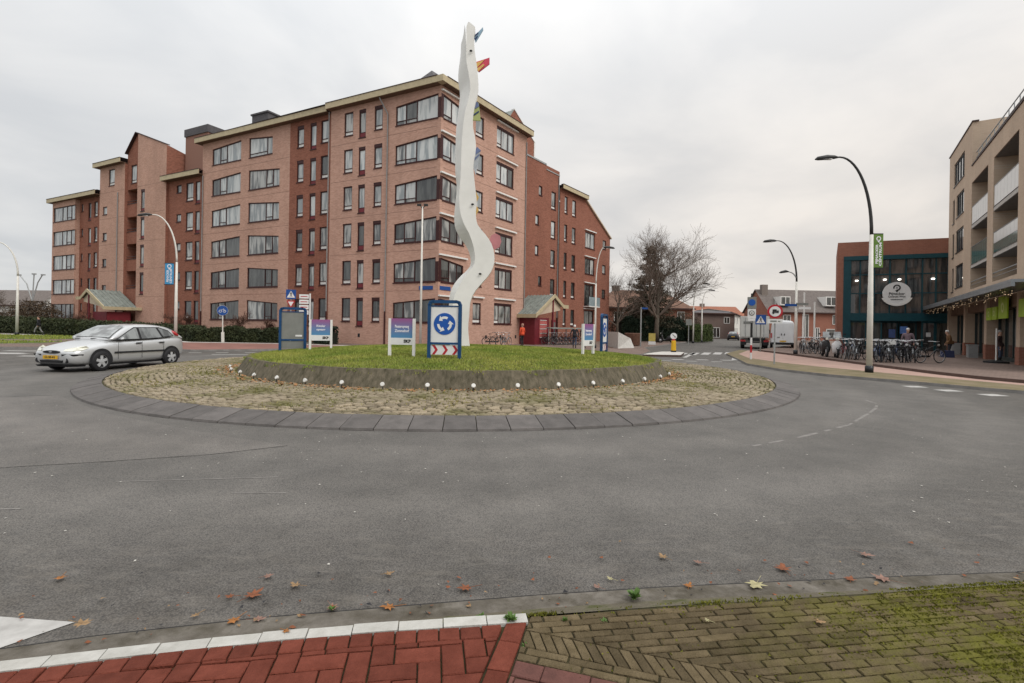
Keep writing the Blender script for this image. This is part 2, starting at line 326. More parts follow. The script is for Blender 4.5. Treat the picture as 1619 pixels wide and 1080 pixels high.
# left-hand side
slab('verge',[(-75,36.4),(-36,36.4),(-33.6,38.6),(-38,46.2),(-75,47.5)],.11,m_grassg)
slab('verge',[(-75,29.4),(-30.5,29.4),(-29.0,31.2),(-30.2,34.2),(-75,34.4)],.11,m_grassg)
slab('pavement',[(-75,26.9),(-27,26.7),(-24.6,27.4),(-23.4,29),(-17.07,26.9),(-14.2,28.6),(-12.6,30.6),(-8,31.6),(-3,31.2),(1,31.8),(5,31.4),(7.8,30.4),(9.6,35),(11,42),(20,60),(36,92),(20,92),(6,75),(-60,95),(-75,80)],.10,m_pave)
slab('cycle_path',[(-23.6,29.3),(-17.0,27.1),(-14.4,28.8),(-12.8,30.8),(-8,31.9),(-6,33.5),(-17.3,36.2),(-23.4,36.0),(-26,33)],.104,m_redpath)
slab('footpath',[(-50,47),(-38,47.4),(-23.4,36.2),(-17.3,36.4),(-8,33.9),(-8,34.6),(-17.4,37.1),(-23.4,37.0),(-37,48.4),(-50,49)],.106,m_conc)
slab('flower_bed',[(-75,50.5),(-37,49.2),(-23.4,37.8),(-16.9,38),(-14.5,41.5),(-30,49),(-60,64),(-75,72)],.12,m_mortar)
slab('traffic_island',[(7.7,29.75),(9.95,29.75),(11.4,33.4),(11.0,34.4),(10.1,34.0),(8.6,31.6)],.12,m_conc,m_dkkerb)
# painted markings (thin sheets)
def mark(pts,z=.004): 
    mb=MB(); mb.poly([(x,y,z) for x,y in pts]); return mb
mk=MB()
def bar(x,y,l,wd,ang):
    c_,s2=math.cos(ang),math.sin(ang); q=[(-l/2,-wd/2),(l/2,-wd/2),(l/2,wd/2),(-l/2,wd/2)]
    mk.poly([(x+a*c_-b*s2,y+a*s2+b*c_,.004) for a,b in q])
mk.poly([(x,y,.004) for x,y in [(-2.85,2.44),(-2.46,2.44),(-2.28,2.67),(-2.85,2.72)]])
for i in range(8): bar(11.3+i*1.02,33.6+i*.55,.5,3.4,R(-25))            # zebra on the right-hand arm
for i in range(4): bar(7.6+i*1.35,27.2+i*.05,.62,.45,0)
for i in range(4): bar(7.9+i*1.3,25.9,.55,.22,0)
for p in [[(12.0,27.6),(12.25,27.4),(14.3,32.0),(14.05,32.1)],[(9.9,29.3),(10.1,29.2),(13.2,36),(13.0,36.1)],[(12.3,26.9),(12.45,26.75),(13.3,28.2),(13.1,28.3)]]: mk.poly([(x,y,.004) for x,y in p])
for x,y,a in [(12.55,15.3,-55),(12.8,14.4,-50),(13.2,13.5,-48)]: bar(x-.35,y,.55,.42,R(a)+R(55))
for x,y,l in [(-23.4,23.3,1.6),(-22.6,22.9,1.2),(-20.3,21.7,1.4),(-24.2,25,1.5),(-17.6,19.9,1.1)]: bar(x,y,l,.45,R(8))
for x,y,l in [(-16.2,25.9,.6),(-15.1,26.4,.6),(-13.9,26.9,.5),(-17.3,25.6,.6),(-13.5,25.0,2.4)]: bar(x,y,l,.25,R(12))
tag(obj('road_marking',mk,m_line),kind='structure')
# worn lane-line crescent and scuffs
m_worn=mat('worn_paint',(.13,.12,.112),.7,.2,7,col2=(.24,.225,.21),detail=8)
wn=MB(); arc=[(3.38,7.05),(4.49,7.75),(5.85,8.77),(7.1,10.05),(7.82,10.83),(8.3,11.5),(8.45,12.1)]
for i in range(len(arc)-1):
    a,b=Vector((*arc[i],.003)),Vector((*arc[i+1],.003)); d=(b-a).normalized(); n_=Vector((-d.y,d.x,0))*.035
    k_=7
    for j in range(k_):
        if random.random()<.22: continue
        p=a.lerp(b,j/k_); q=a.lerp(b,(j+.95)/k_); wn.poly([p-n_,q-n_,q+n_*random.uniform(.2,1),p+n_*random.uniform(.2,1)])
for i in range(8):
    a=random.uniform(0,1); 
for x0,y0,x1,y1 in [(-3.9,5.0,-2.4,5.25),(-4.6,4.2,-4.1,4.25),(-2.6,4.72,-2.1,4.76)]: wn.poly([(x0,y0,.003),(x1,y1-.01,.003),(x1,y1+.01,.003),(x0,y0+.015,.003)])
tag(obj('worn_line',wn,m_worn),kind='structure')
m_seam=mat('tar_seam',(.035,.032,.03),.8,.3,5); se=MB()
def seam(pts,w_):
    for a,b in zip(pts[:-1],pts[1:]):
        for i in range(8):
            p=Vector((*lerp_(a,b,i/8),.0025)); q=Vector((*lerp_(a,b,(i+1)/8),.0025)); d=(q-p).normalized(); n_=Vector((-d.y,d.x,0))*w_*random.uniform(.4,1.2); j=Vector((random.uniform(-.012,.012),random.uniform(-.012,.012),0)); se.poly([p-n_,q-n_+j,q+n_+j,p+n_])
def lerp_(a,b,t): return (a[0]+(b[0]-a[0])*t,a[1]+(b[1]-a[1])*t)
seam([(-9,4.9),(-6.2,5.15),(-4.6,5.7),(-3.6,6.1),(-2.9,6.6)],.008); seam([(-9.6,10.6),(-11.2,10.1),(-13.5,10.4)],.012)
tag(obj('road_seam',se,m_seam),kind='structure')
m_asp2=m_asph.copy(); m_asp2.name='older_asphalt'
for nd in m_asp2.node_tree.nodes:
    if nd.type=='VALTORGB' and abs(nd.color_ramp.elements[0].color[0]-.106)<.002: nd.color_ramp.elements[0].color=(.122,.114,.105,1); nd.color_ramp.elements[1].color=(.165,.155,.145,1)
mb=MB(); mb.poly([(x,y,.0015) for x,y in [(-9,4.9),(-6.2,5.15),(-4.6,5.7),(-3.6,6.1),(-2.9,6.6),(-4.6,7.4),(-7,8.7),(-9.4,10.55),(-11.2,10.1),(-13.5,10.4),(-15,8),(-14,5)]]); tag(obj('road_patch',mb,m_asp2),kind='structure')
# chips and crumbs
m_chip=mat('pale_chip',(.45,.43,.39),.8)
cr=MB()
for i in range(260):
    r_=random.uniform(10.9,15.2); th=random.gauss(-math.pi/2,.55); x=-1.8+r_*math.cos(th); y=18.2+r_*math.sin(th)
    s2=random.uniform(.006,.018); a=random.uniform(0,6.3)
    cr.poly([(x+s2*math.cos(a+t_)*random.uniform(.5,1),y+s2*math.sin(a+t_),.004+random.uniform(0,.003)) for t_ in (0,1.3,2.6,4.2)])
tag(obj('grit',cr,m_chip),kind='stuff')
# ---------------------------------------------------------------- roundabout island
CX,CY=-1.8,18.2
def pol(r,th,z): return (CX+r*math.sin(th),CY-r*math.cos(th),z)   # th=0 faces the camera side
apron=MB(); NS=96
for i in range(NS):
    a,b=2*math.pi*i/NS,2*math.pi*(i+1)/NS
    apron.poly([pol(10.5,a,.012),pol(10.5,b,.012),pol(10.05,b,.12),pol(10.05,a,.12)]); apron.poly([pol(10.05,a,.12),pol(10.05,b,.12),pol(7.0,b,.165),pol(7.0,a,.165)])
m_joint=mat('mossy_joint',(.035,.03,.016),.95,.3,7,col2=(.07,.066,.024))
ap=tag(obj('island_apron',apron,m_joint),kind='structure')
m_kstone=mat('dark_kerb_stone',(.093,.084,.079),.7,.22,5,bump=.35,bscale=60,rand=.14)
NK=128; ks=MB(); da=2*math.pi/NK; g2=.007
th0,th1=-da/2+g2/10.6,da/2-g2/10.6
def pk(r,th,z): return (r*math.sin(th),-r*math.cos(th),z)
P_=[pk(10.6,th0,0),pk(10.6,th1,0),pk(10.04,th1,.05),pk(10.04,th0,.05)]; T_=[pk(10.585,th0,.035),pk(10.585,th1,.035),pk(10.05,th1,.15),pk(10.05,th0,.15)]
ks.hexa(P_+T_); kme=ks.mesh('kerb_stone',m_kstone)
for i in range(NK): inst('kerb_stone',kme,ap,(CX,CY,random.uniform(-.004,.004)),(0,0,i*da))
m_cob=overgrow(mat('sandy_cobble',(.19,.152,.10),.88,.25,9,bump=.4,bscale=45,rand=.36,col2=(.30,.25,.178)),(.095,.088,.035),(.15,.135,.06),.8,.50,.66)
def cobm(sx,sy,jit):
    mb=MB(); n=8; b0=[];t0=[]
    for j in range(n):
        th=2*math.pi*(j+.5)/n; ex=abs(math.cos(th))**.45*math.copysign(1,math.cos(th)); ey=abs(math.sin(th))**.45*math.copysign(1,math.sin(th)); q=1+random.uniform(-jit,jit)
        b0.append((ex*sx/2*q,ey*sy/2*q,-.05)); t0.append((ex*sx/2*q*.97,ey*sy/2*q*.97,.008))
    u0=[(x*.82,y*.80,.024+random.uniform(-.007,.007)) for x,y,z in t0]
    mb.faces(b0+t0+u0,[(j,(j+1)%n,n+(j+1)%n,n+j) for j in range(n)]+[(n+j,n+(j+1)%n,2*n+(j+1)%n,2*n+j) for j in range(n)]+[tuple(range(2*n,3*n))]); return mb
cvar=[cobm(1,1,.12) for _ in range(6)]; cmes=[c.mesh('cobble',m_cob) for c in cvar]
cells=[]; r_=10.02; row=0
while r_>7.2:
    d=random.uniform(.105,.155); n=1; o=random.random()
    th=0; 
    while th<2*math.pi-.01:
        wd=random.uniform(.15,.27)/r_
        cells.append((r_-d/2,th+o,wd*r_*.89,d*.86)); th+=wd
    r_-=d; row+=1
def cz(r): return .128+(10.02-r)/2.9*.045
def camd(c): p=pol(c[0],c[1]+c[2]/2/c[0],0); return math.hypot(p[0],p[1])
cells.sort(key=camd); stuff=MB()
for i,(r_,th,wd,d) in enumerate(cells):
    tm=th+wd/2/r_; p=pol(r_+random.uniform(-.022,.022),tm,cz(r_)+random.uniform(-.014,.012)); rz=tm+random.uniform(-.16,.16); d*=random.uniform(.85,1.08)
    if i<300: inst('cobble',random.choice(cmes),ap,p,(random.uniform(-.05,.05),random.uniform(-.04,.04)+0,rz),(wd,d,1))
    else:
        mb=random.choice(cvar); Mx=Matrix.Translation(p)@Matrix.Rotation(rz,4,'Z')@Matrix.Diagonal((wd,d,1,1)); stuff.faces([Mx@Vector(v) for v in mb.v],mb.f)
tag(obj('cobble',stuff,overgrow(mat('sandy_cobble_far',(.17,.138,.092),.88,.3,3.5,bump=.4,bscale=45,col2=(.30,.25,.178)),(.095,.088,.035),(.15,.135,.06),.8,.48,.62),ap),kind='stuff')
# weathered concrete ring wall
m_ring=mat('weathered_ring_wall',(.05,.045,.026),.92,.3,3.2,bump=.7,bscale=28,col2=(.155,.13,.092),stretch=(3.2,3.2,.22),rand=.07,detail=9,world=True)
rw=thing('ring_wall','low weathered concrete ring wall holding up the round lawn','wall',(CX,CY,.1))
wb=MB(); NB=62; db=2*math.pi/NB; t0,t1=-db/2+.0003,db/2-.0003
wb.hexa([pk(7.15,t0,0),pk(7.15,t1,0),pk(6.6,t1,0),pk(6.6,t0,0),pk(6.86,t0,.5),pk(6.86,t1,.5),pk(6.6,t1,.49),pk(6.6,t0,.49)])
wme=wb.mesh('wall_block',m_ring)
for i in range(NB): inst('wall_block',wme,rw,(CX,CY,.1+random.uniform(-.004,.004)),(0,0,i*db))
lm=MB(); rr=[6.75,6.3,5.6,4.6,3.4,2.2,1.0]
def lz(r): return .575+.30*max(0,1-(r/6.75)**2)
for i in range(len(rr)-1):
    for j in range(NS):
        a,b=2*math.pi*j/NS,2*math.pi*(j+1)/NS; lm.poly([pol(rr[i],a,lz(rr[i])),pol(rr[i],b,lz(rr[i])),pol(rr[i+1],b,lz(rr[i+1])),pol(rr[i+1],a,lz(rr[i+1]))])
lm.poly([pol(1.0,2*math.pi*j/NS,lz(1)) for j in range(NS)])
tag(obj('island_lawn',lm,mat('lawn_soil',(.05,.062,.012),.95,.3,2,col2=(.11,.10,.035)),smooth=True),kind='structure')
def grass(name,pts,h,wd,m):
    """pts: Nx3 roots -> one mesh of single-triangle blades"""
    n=len(pts); a=np.random.uniform(0,6.28,n); l=np.random.uniform(.5,1,n)*h; ln=np.random.uniform(-.6,.6,(n,2))*l[:,None]
    dx=np.stack([np.cos(a)*wd,np.sin(a)*wd,np.zeros(n)],1); tip=pts+np.concatenate([ln,l[:,None]],1)
    v=np.stack([pts-dx,pts+dx,tip],1).reshape(-1,3); me=bpy.data.meshes.new(name); me.vertices.add(3*n); me.vertices.foreach_set('co',v.ravel()); me.loops.add(3*n); me.loops.foreach_set('vertex_index',np.arange(3*n,dtype=np.int32))
    me.polygons.add(n); me.polygons.foreach_set('loop_start',np.arange(0,3*n,3,dtype=np.int32)); me.polygons.foreach_set('loop_total',np.full(n,3,dtype=np.int32)); me.materials.append(m); me.update(calc_edges=True); me.validate()
    o=bpy.data.objects.new(name,me); COL.objects.link(o); return tag(o,kind='stuff')
m_blade=mat('grass_blade',(.12,.19,.018),.7,.3,.9,col2=(.34,.34,.075),detail=6,spec=.3)
n=150000; r2=6.93*np.sqrt(np.random.uniform(0,1,n)); th=np.random.uniform(0,6.2832,n)
z2=-np.clip(r2-6.78+.08*np.sin(th*31)+.05*np.sin(th*73),0,1)*.9+.57+.30*np.clip(1-(r2/6.75)**2,0,1)
grass('grass',np.stack([CX+r2*np.sin(th),CY-r2*np.cos(th),z2],1),.06,.011,m_blade)
n=16000; x=np.random.uniform(-62,-30,n); y=np.random.uniform(29.5,46.5,n); kp=((y<34.2)&(x<-29.3-(34.2-y)*0))|((y>36.6)&(x<-33.6-(y-38)*.5)); 
grass('grass',np.stack([x,y,np.full(n,.11)],1)[kp],.12,.03,m_blade)
# tufts between cobbles, at the foot of the wall and on the verge
n=26000; r2=np.random.uniform(7.1,10.0,n); th=np.random.uniform(-1.7,1.7,n); kp=(np.sin(th*9+r2*3)+np.sin(th*23)+np.random.uniform(-1,1,n)*1.4+(8.9-r2)*.8)>.7
grass('weeds',np.stack([CX+r2*np.sin(th),CY-r2*np.cos(th),.125+(10.02-r2)/2.9*.045],1)[kp],.06,.016,mat('weed',(.12,.135,.03),.8,.3,2,col2=(.30,.25,.09)))
# leaf litter along the wall foot
m_litter=mat('leaf_litter',(.20,.085,.035),.85,.3,12,col2=(.34,.19,.08))
li=MB()
for i in range(900):
    th=random.gauss(random.choice([-.62,-.3,.28,.95,1.15,-1.2]),.16); r_=7.2+abs(random.gauss(0,.2)); x,y,z=pol(r_,th,.185+random.uniform(0,.05)); s2=random.uniform(.02,.05); a=random.uniform(0,6.3); tl=random.uniform(-.02,.03)
    li.poly([(x+s2*math.cos(a+k_)*f,y+s2*math.sin(a+k_)*f,z+(tl if k_<2 else -tl*.3)) for k_,f in ((0,1),(1.1,.7),(2.4,.9),(3.6,.7),(5,.9))])
tag(obj('leaf_litter',li,m_litter),kind='stuff')
# uplighters on the apron: white round heads on short stems
um=MB(); um.tube([(0,0,-.12),(0,-.005,.03)],.012,6,1); 
um.tube([(0,.03,.03),(0,-.015,.045)],[.036,.05],14,0); um.tube([(0,-.015,.045),(0,-.025,.05)],[.05,.04],14,0)
ume=um.mesh('island_light',[mat('white_lens',(.6,.59,.56),.3,.03),m_black])
for i,kk in enumerate(range(-8,9)):
    th=kk*R(7.75); p=pol(7.27+.02*(kk%2),th,.27)
    o=bpy.data.objects.new('island_light',ume); COL.objects.link(o); o.location=p; o.rotation_euler=(random.uniform(-.2,.2),random.uniform(-.15,.15),th)
    side='below the arrow sign' if kk==0 else ('%s %s of the arrow sign'%(['','first','second','third','fourth','fifth','sixth','seventh','eighth'][abs(kk)],'left' if kk<0 else 'right'))
    tag(o,'white round ground light at the wall foot, '+side,'ground light','ground lights around the island wall')
# ---------------------------------------------------------------- foreground pavement, brick by brick
def lerp2(a,b,t): return (a[0]+(b[0]-a[0])*t,a[1]+(b[1]-a[1])*t)
KO=[(-2.72,2.13),(-2.47,2.18),(-2.23,2.23),(-2.04,2.275),(-1.83,2.325),(-1.62,2.375),(-1.41,2.425),(-1.19,2.468),(-.98,2.508),(-.77,2.545),(-.55,2.58),(-.33,2.612),(-.11,2.642),(.1,2.67)]
CRK=[(-3.4,2.12),(-2.55,2.40),(-2.07,2.55),(-1.33,2.73),(-.85,2.82),(-.37,2.91),(.18,3.01),(.97,3.13),(1.8,3.23),(2.68,3.33),(3.46,3.41),(5,3.6)]
BE=[(.1,2.66),(.68,2.75),(1.42,2.86),(2.22,2.975),(3.16,3.1),(4.6,3.28)]
pv=slab('brick_pavement',[(-6,1.1),(-2.72,2.10)]+[(x+.012,y-.02) for x,y in KO[1:]]+[(x,y+.005) for x,y in BE[1:]]+[(6,3.4),(6,-8),(-6,-8)],.075,m_mortar,m_kerb)
m_wk=mat('white_kerb_stone',(.34,.33,.30),.75,.13,11,bump=.25,bscale=70,rand=.07,detail=7,col2=(.45,.44,.41))
def inner(i):
    a=Vector(KO[max(i-1,0)]); b=Vector(KO[min(i+1,len(KO)-1)]); d=(b-a).normalized(); return (KO[i][0]+d.y*.082,KO[i][1]-d.x*.082)
for i in range(len(KO)-1):
    mb=MB(); a,b=KO[i],KO[i+1]; c,d=inner(i),inner(i+1); e=.012
    A,B,C_,D=lerp2(a,b,e),lerp2(a,b,1-e),lerp2(c,d,1-e),lerp2(c,d,e); dz=random.uniform(-.003,.003)
    bt=[(*p,0) for p in (D,C_,B,A)]; tp=[(*p,.092+dz) for p in (D,C_,lerp2(B,C_,.05),lerp2(A,D,.05))]; mb.hexa(bt+tp)
    obj('kerb_stone',mb,m_wk,pv,loc=(a[0],a[1],0))
def strip(name,line,o0,o1,z0,z1,m,par=None,n_seg=None,x0=-9,x1=9):
    mb=MB(); pts=[Vector(p) for p in line]; nn=[]
    for i in range(len(pts)):
        d=(pts[min(i+1,len(pts)-1)]-pts[max(i-1,0)]).normalized(); nn.append(Vector((d.y,-d.x)))
    for i in range(len(pts)-1):
        a,b=pts[i]+nn[i]*o0,pts[i+1]+nn[i+1]*o0; c,d=pts[i+1]+nn[i+1]*o1,pts[i]+nn[i]*o1
        mb.poly([(d.x,d.y,z1),(c.x,c.y,z1),(b.x,b.y,z0),(a.x,a.y,z0)])
    return mb
m_gut=mat('gutter_concrete',(.085,.074,.06),.85,.3,6,bump=.5,bscale=50,col2=(.175,.158,.135),detail=8)
m_gk=mat('grimy_kerb',(.07,.06,.04),.9,.35,5,bump=.6,bscale=40,col2=(.15,.13,.095),detail=8)
overgrow(m_gut,(.045,.038,.027),(.09,.078,.058),3.5,.42,.6); overgrow(m_gk,(.035,.04,.012),(.075,.08,.02),5,.5,.66)
gt=strip('gutter',CRK,0.0,.15,.006,.012,m_gut); tag(obj('gutter',gt,m_gut),kind='structure')
gk=strip('kerb',CRK,.15,.30,.012,.062,m_gk); 
tag(obj('kerb',gk,m_gk),kind='structure')
ck=strip('road_joint',CRK,-.012,.0,.005,.005,m_black); tag(obj('road_joint',ck,mat('tar_joint',(.02,.019,.018),.8)),kind='structure')
# bricks
def bm_(l,wd,h,m,name,ch=.004,wob=.0):
    vs=[];
    for z,i in ((0,0),(h-ch,0),(h,ch)):
        for sx,sy in ((-1,-1),(1,-1),(1,1),(-1,1)): vs.append((sx*(l/2-i)+random.uniform(-wob,wob),sy*(wd/2-i)+random.uniform(-wob,wob),z))
    mb=MB(); mb.faces(vs,[(0,1,5,4),(1,2,6,5),(2,3,7,6),(3,0,4,7),(4,5,9,8),(5,6,10,9),(6,7,11,10),(7,4,8,11),(8,9,10,11)]); return mb.mesh(name,m)
m_rb=mat('red_paving_brick',(.10,.026,.016),.85,.2,14,bump=.5,bscale=90,rand=.17,detail=8,col2=(.15,.042,.027),spec=.12)
m_tb=overgrow(mat('tan_paving_brick',(.068,.052,.028),.92,.28,10,bump=.7,bscale=80,rand=.28,detail=8,col2=(.125,.096,.056),spec=.1),(.075,.078,.012),(.15,.145,.022),4.5,.42,.62,(.9,2.6))
m_pb=mat('plum_paving_brick',(.11,.045,.036),.85,.22,14,bump=.4,bscale=90,rand=.15,detail=7)
rb2=[bm_(.203,.098,.05,m_rb,'paving_brick',.004,.0015) for _ in range(3)]; rb1=[bm_(.098,.098,.05,m_rb,'paving_brick',.004,.0015) for _ in range(3)]
rbs=[bm_(.066,.070,.05,m_rb,'paving_brick',.004,.0015) for _ in range(2)]; tb2=[bm_(.19,.043,.05,m_tb,'paving_brick',.004,.002) for _ in range(5)]; tb1=[bm_(.095,.046,.05,m_tb,'paving_brick',.004,.002) for _ in range(3)]
pb2=[bm_(.203,.098,.05,m_pb,'paving_brick',.004,.0015) for _ in range(2)]
def rl(x): # inner kerb line y at x
    I=[inner(i) for i in range(len(KO))]
    for a,b in zip(I[:-1],I[1:]):
        if a[0]<=x<=b[0]: return a[1]+(b[1]-a[1])*(x-a[0])/(b[0]-a[0])
    return I[0][1]-.2*(I[0][0]-x) if x<I[0][0] else I[-1][1]
def clip(poly,p,n_):
    o=[]
    for a,b in zip(poly,poly[1:]+poly[:1]):
        da_,db_=(a[0]-p[0])*n_[0]+(a[1]-p[1])*n_[1],(b[0]-p[0])*n_[0]+(b[1]-p[1])*n_[1]
        if da_<=0: o.append(a)
        if da_*db_<0: t=da_/(da_-db_); o.append((a[0]+(b[0]-a[0])*t,a[1]+(b[1]-a[1])*t))
    return o
def cutbrick(ms,m,l,wd,x,y,z,rz,planes,h=.05):
    '''whole brick when no plane touches it, else a brick cut to the line'''
    c,s2=math.cos(rz),math.sin(rz); P=[(x+a*c-b*s2,y+a*s2+b*c) for a,b in ((-l/2,-wd/2),(l/2,-wd/2),(l/2,wd/2),(-l/2,wd/2))]; Q=P
    for p,n_ in planes: Q=clip(Q,p,n_)
    if len(Q)<3: return
    ar=abs(sum(a[0]*b[1]-b[0]*a[1] for a,b in zip(Q,Q[1:]+Q[:1])))/2
    if ar>.97*l*wd: put(ms,x,y,z,rz); return
    if ar<.0006: return
    mb=MB(); cx,cy=sum(q_[0] for q_ in Q)/len(Q),sum(q_[1] for q_ in Q)/len(Q); ins=lambda q_,k_:(cx+(q_[0]-cx)*k_,cy+(q_[1]-cy)*k_); n=len(Q)
    mb.faces([(*q_,z) for q_ in Q]+[(*q_,z+h-.004) for q_ in Q]+[(*ins(q_,.93),z+h) for q_ in Q],[(i,(i+1)%n,n+(i+1)%n,n+i) for i in range(n)]+[(n+i,n+(i+1)%n,2*n+(i+1)%n,2*n+i) for i in range(n)]+[tuple(range(2*n,3*n))]); obj('paving_brick',mb,m,pv,loc=(cx,cy,z))
def bplane(off): n_=Vector((.44,-.101)).normalized(); return ((.1+n_.x*off,2.6+n_.y*off),(n_.x,n_.y))   # keeps the left of the slanting border
def bplaneR(off): p,n_=bplane(off); return (p,(-n_[0],-n_[1]))
def put(ms,x,y,z,rz): inst('paving_brick',random.choice(ms),pv,(x,y,z+random.uniform(-.0025,.0025)),(random.uniform(-.012,.012),random.uniform(-.012,.012),rz+random.uniform(-.012,.012)))
ang=R(9.0); ca,sa=math.cos(ang),math.sin(ang); u=.105
bord=lambda y: .1-(2.6-y)*.23         # border line x at y
# half-brick course along the kerb
x=-2.75
while x<.05:
    yy=rl(x)-.055; sl_=math.atan2(rl(x+.05)-rl(x-.05),.1)
    cutbrick(rb1,m_rb,.098,.098,x,yy,.042,sl_,[bplane(-.109)]); x+=.105*math.cos(sl_)
for i in range(-34,12):
    for j in range(-12,10):
        d=(i-j)%4
        if d==0: lx,ly,rz,h=(i+1)*u,(j+.5)*u,0,0
        elif d==3: lx,ly,rz,h=(i+.5)*u,(j+1)*u,R(90),0
        else: continue
        X=lx*ca-ly*sa; Y=2.44+lx*sa+ly*ca
        if Y<1.84 or X<-2.6 or Y>rl(min(X,.09))+.02: continue
        sl_=math.atan2(rl(X+.05)-rl(X-.05),.1)
        cutbrick(rb2,m_rb,.203,.098,X,Y,.042,rz+ang,[((X,rl(X)-.110),(-math.sin(sl_),math.cos(sl_))),bplane(-.109)])
# slanting border course of red bricks
ba=math.atan2(.44,.101)
y=2.565
n_b=bplane(0)[1]
yy=0
while yy<.8:
    t_=yy+.09; put(rb2,.1-.23*t_*.974-.058*n_b[0]+.012,2.6-t_*.974-.058*n_b[1],.042,ba); yy+=.207
y=2.50
# tan bricks in stretcher rows
TA=math.atan2(.44,3.06); tu=Vector((math.cos(TA),math.sin(TA))); tv=Vector((-math.sin(TA),math.cos(TA)))
o0=Vector((.1,2.655)); d1=Vector((.97,-.30)).normalized()   # slanting lower edge of the tan field
l0=Vector((.10,2.40)); n1_=Vector((-d1.y,d1.x))
for rj in range(0,22):
    off=(0 if rj%2 else .1)+random.uniform(-.022,.022)
    for bi in range(-1,20):
        p=o0+tu*(bi*.2+off+.1)-tv*(rj*.0515+.03)
        if p.x<bord(p.y)-.1 or p.y<2.05 or p.x>3.55: continue
        cutbrick(tb2,m_tb,.19,.043,p.x,p.y,.035,TA,[bplaneR(.012),((l0+n1_*.128).to_tuple(),(-n1_.x,-n1_.y))])
# saw-tooth course and two border courses along the slanting edge, plum bricks below
for i in range(-1,26):
    p=l0+d1*(i*.0545+.03)+n1_*.07
    if p.y>1.9: cutbrick(tb2,m_tb,.19,.043,p.x,p.y,.035,math.atan2(d1.y,d1.x)+R(118),[bplaneR(.012),((l0+n1_*.124).to_tuple(),tuple(n1_)),((l0-n1_*.0).to_tuple(),tuple(-n1_))])
for k_ in (0,1):
    for i in range(0,9):
        p=l0+d1*(i*.2-.1+.07*k_)-n1_*(.027+.052*k_)
        if p.y>1.9: cutbrick(tb2,m_tb,.19,.043,p.x,p.y,.035,math.atan2(d1.y,d1.x),[bplaneR(.012)])
for i in range(0,8):
    for j in range(0,4):
        p=l0+d1*(i*.207-.2+.1*(j%2))-n1_*(.16+j*.106)
        if p.y>1.8: cutbrick(pb2,m_pb,.203,.098,p.x,p.y,.036,math.atan2(d1.y,d1.x),[bplaneR(.012)])
# moss in the joints, thick on the right
m_moss=mat('moss',(.085,.088,.012),.95,.3,6,col2=(.19,.185,.028),spec=.2)
n=150000; t_=np.random.uniform(0,1,n)**.6*3.6; x=.1+t_; y=np.random.uniform(2.08,3.35,n); top=2.66+(x-.1)*.144
dn=np.clip((x-1.5)/1.3,0,1)*.95+.03+np.exp(-((top-y)/.04)**2)*.35
nz=np.sin(x*17+np.sin(y*23)*2)*np.sin(y*29+x*7)+np.sin(x*6.1-y*11)
kp=(y<top+.03)&(np.random.uniform(0,1,n)<dn*(.55+.45*nz)); jt=np.abs(((top-y)*np.cos(TA)/.0515)%1-.02)
kp&=(np.random.uniform(0,1,n)<np.where((jt<.25)|(jt>.9),1,.45))
grass('moss',np.stack([x,y,np.where((jt<.25)|(jt>.9),.076,.084)],1)[kp],.011,.0075,m_moss)
n=5000; i_=np.random.randint(0,len(CRK)-2,n); f_=np.random.uniform(0,1,n); P=np.array(CRK); pp=P[i_]*(1-f_)[:,None]+P[i_+1]*f_[:,None]
offs=np.abs(np.random.normal(0,.02,n))+.285; kp=(np.sin(pp[:,0]*13)+np.sin(pp[:,0]*5.3+1))>np.random.uniform(-.3,2.2,n)
grass('moss',np.stack([pp[:,0]+offs*.14,pp[:,1]-offs*.98,np.full(n,.06)],1)[kp],.02,.006,m_moss)
# small weeds in the kerb joints
m_weed=mat('weed_leaf',(.06,.12,.025),.6,.25,9,col2=(.13,.21,.05))
def weed(x,y,z,s_,lab,k_=26):
    mb=MB()
    for i in range(k_):
        a=random.uniform(0,6.3); l=s_*random.uniform(.4,1); el=random.uniform(.25,1.2); c,s2=math.cos(a),math.sin(a)
        tip=(x+c*l*math.cos(el),y+s2*l*math.cos(el),z+l*math.sin(el)); mid=(x+c*l*.55*math.cos(el),y+s2*l*.55*math.cos(el),z+l*.62*math.sin(el)+.004); wv=l*.2
        mb.poly([(x,y,z),(mid[0]-s2*wv,mid[1]+c*wv,mid[2]),tip,(mid[0]+s2*wv,mid[1]-c*wv,mid[2])])
    tag(obj('weed_plant',mb,m_weed,loc=(x,y,z)),lab,'weed','small weeds along the kerb')
weed(.75,2.97,.02,.075,'leafy green weed growing from the kerb joint in the middle of the gutter',34)
weed(.02,2.60,.09,.05,'grassy green weed over the last white kerb stone',40)
weed(-.14,2.655,.06,.05,'green weed between the two rightmost white kerb stones',24)
weed(.30,2.62,.08,.035,'little weed on the first tan bricks right of the white kerb',20)
weed(.50,2.62,.08,.03,'tiny weed in a tan brick joint, right of the other brick weed',16)
weed(-.97,2.80,.012,.035,'green weed beside a curled brown leaf in the gutter',14)
weed(.09,2.42,.07,.03,'small weed at the corner where red and tan bricks meet',14)
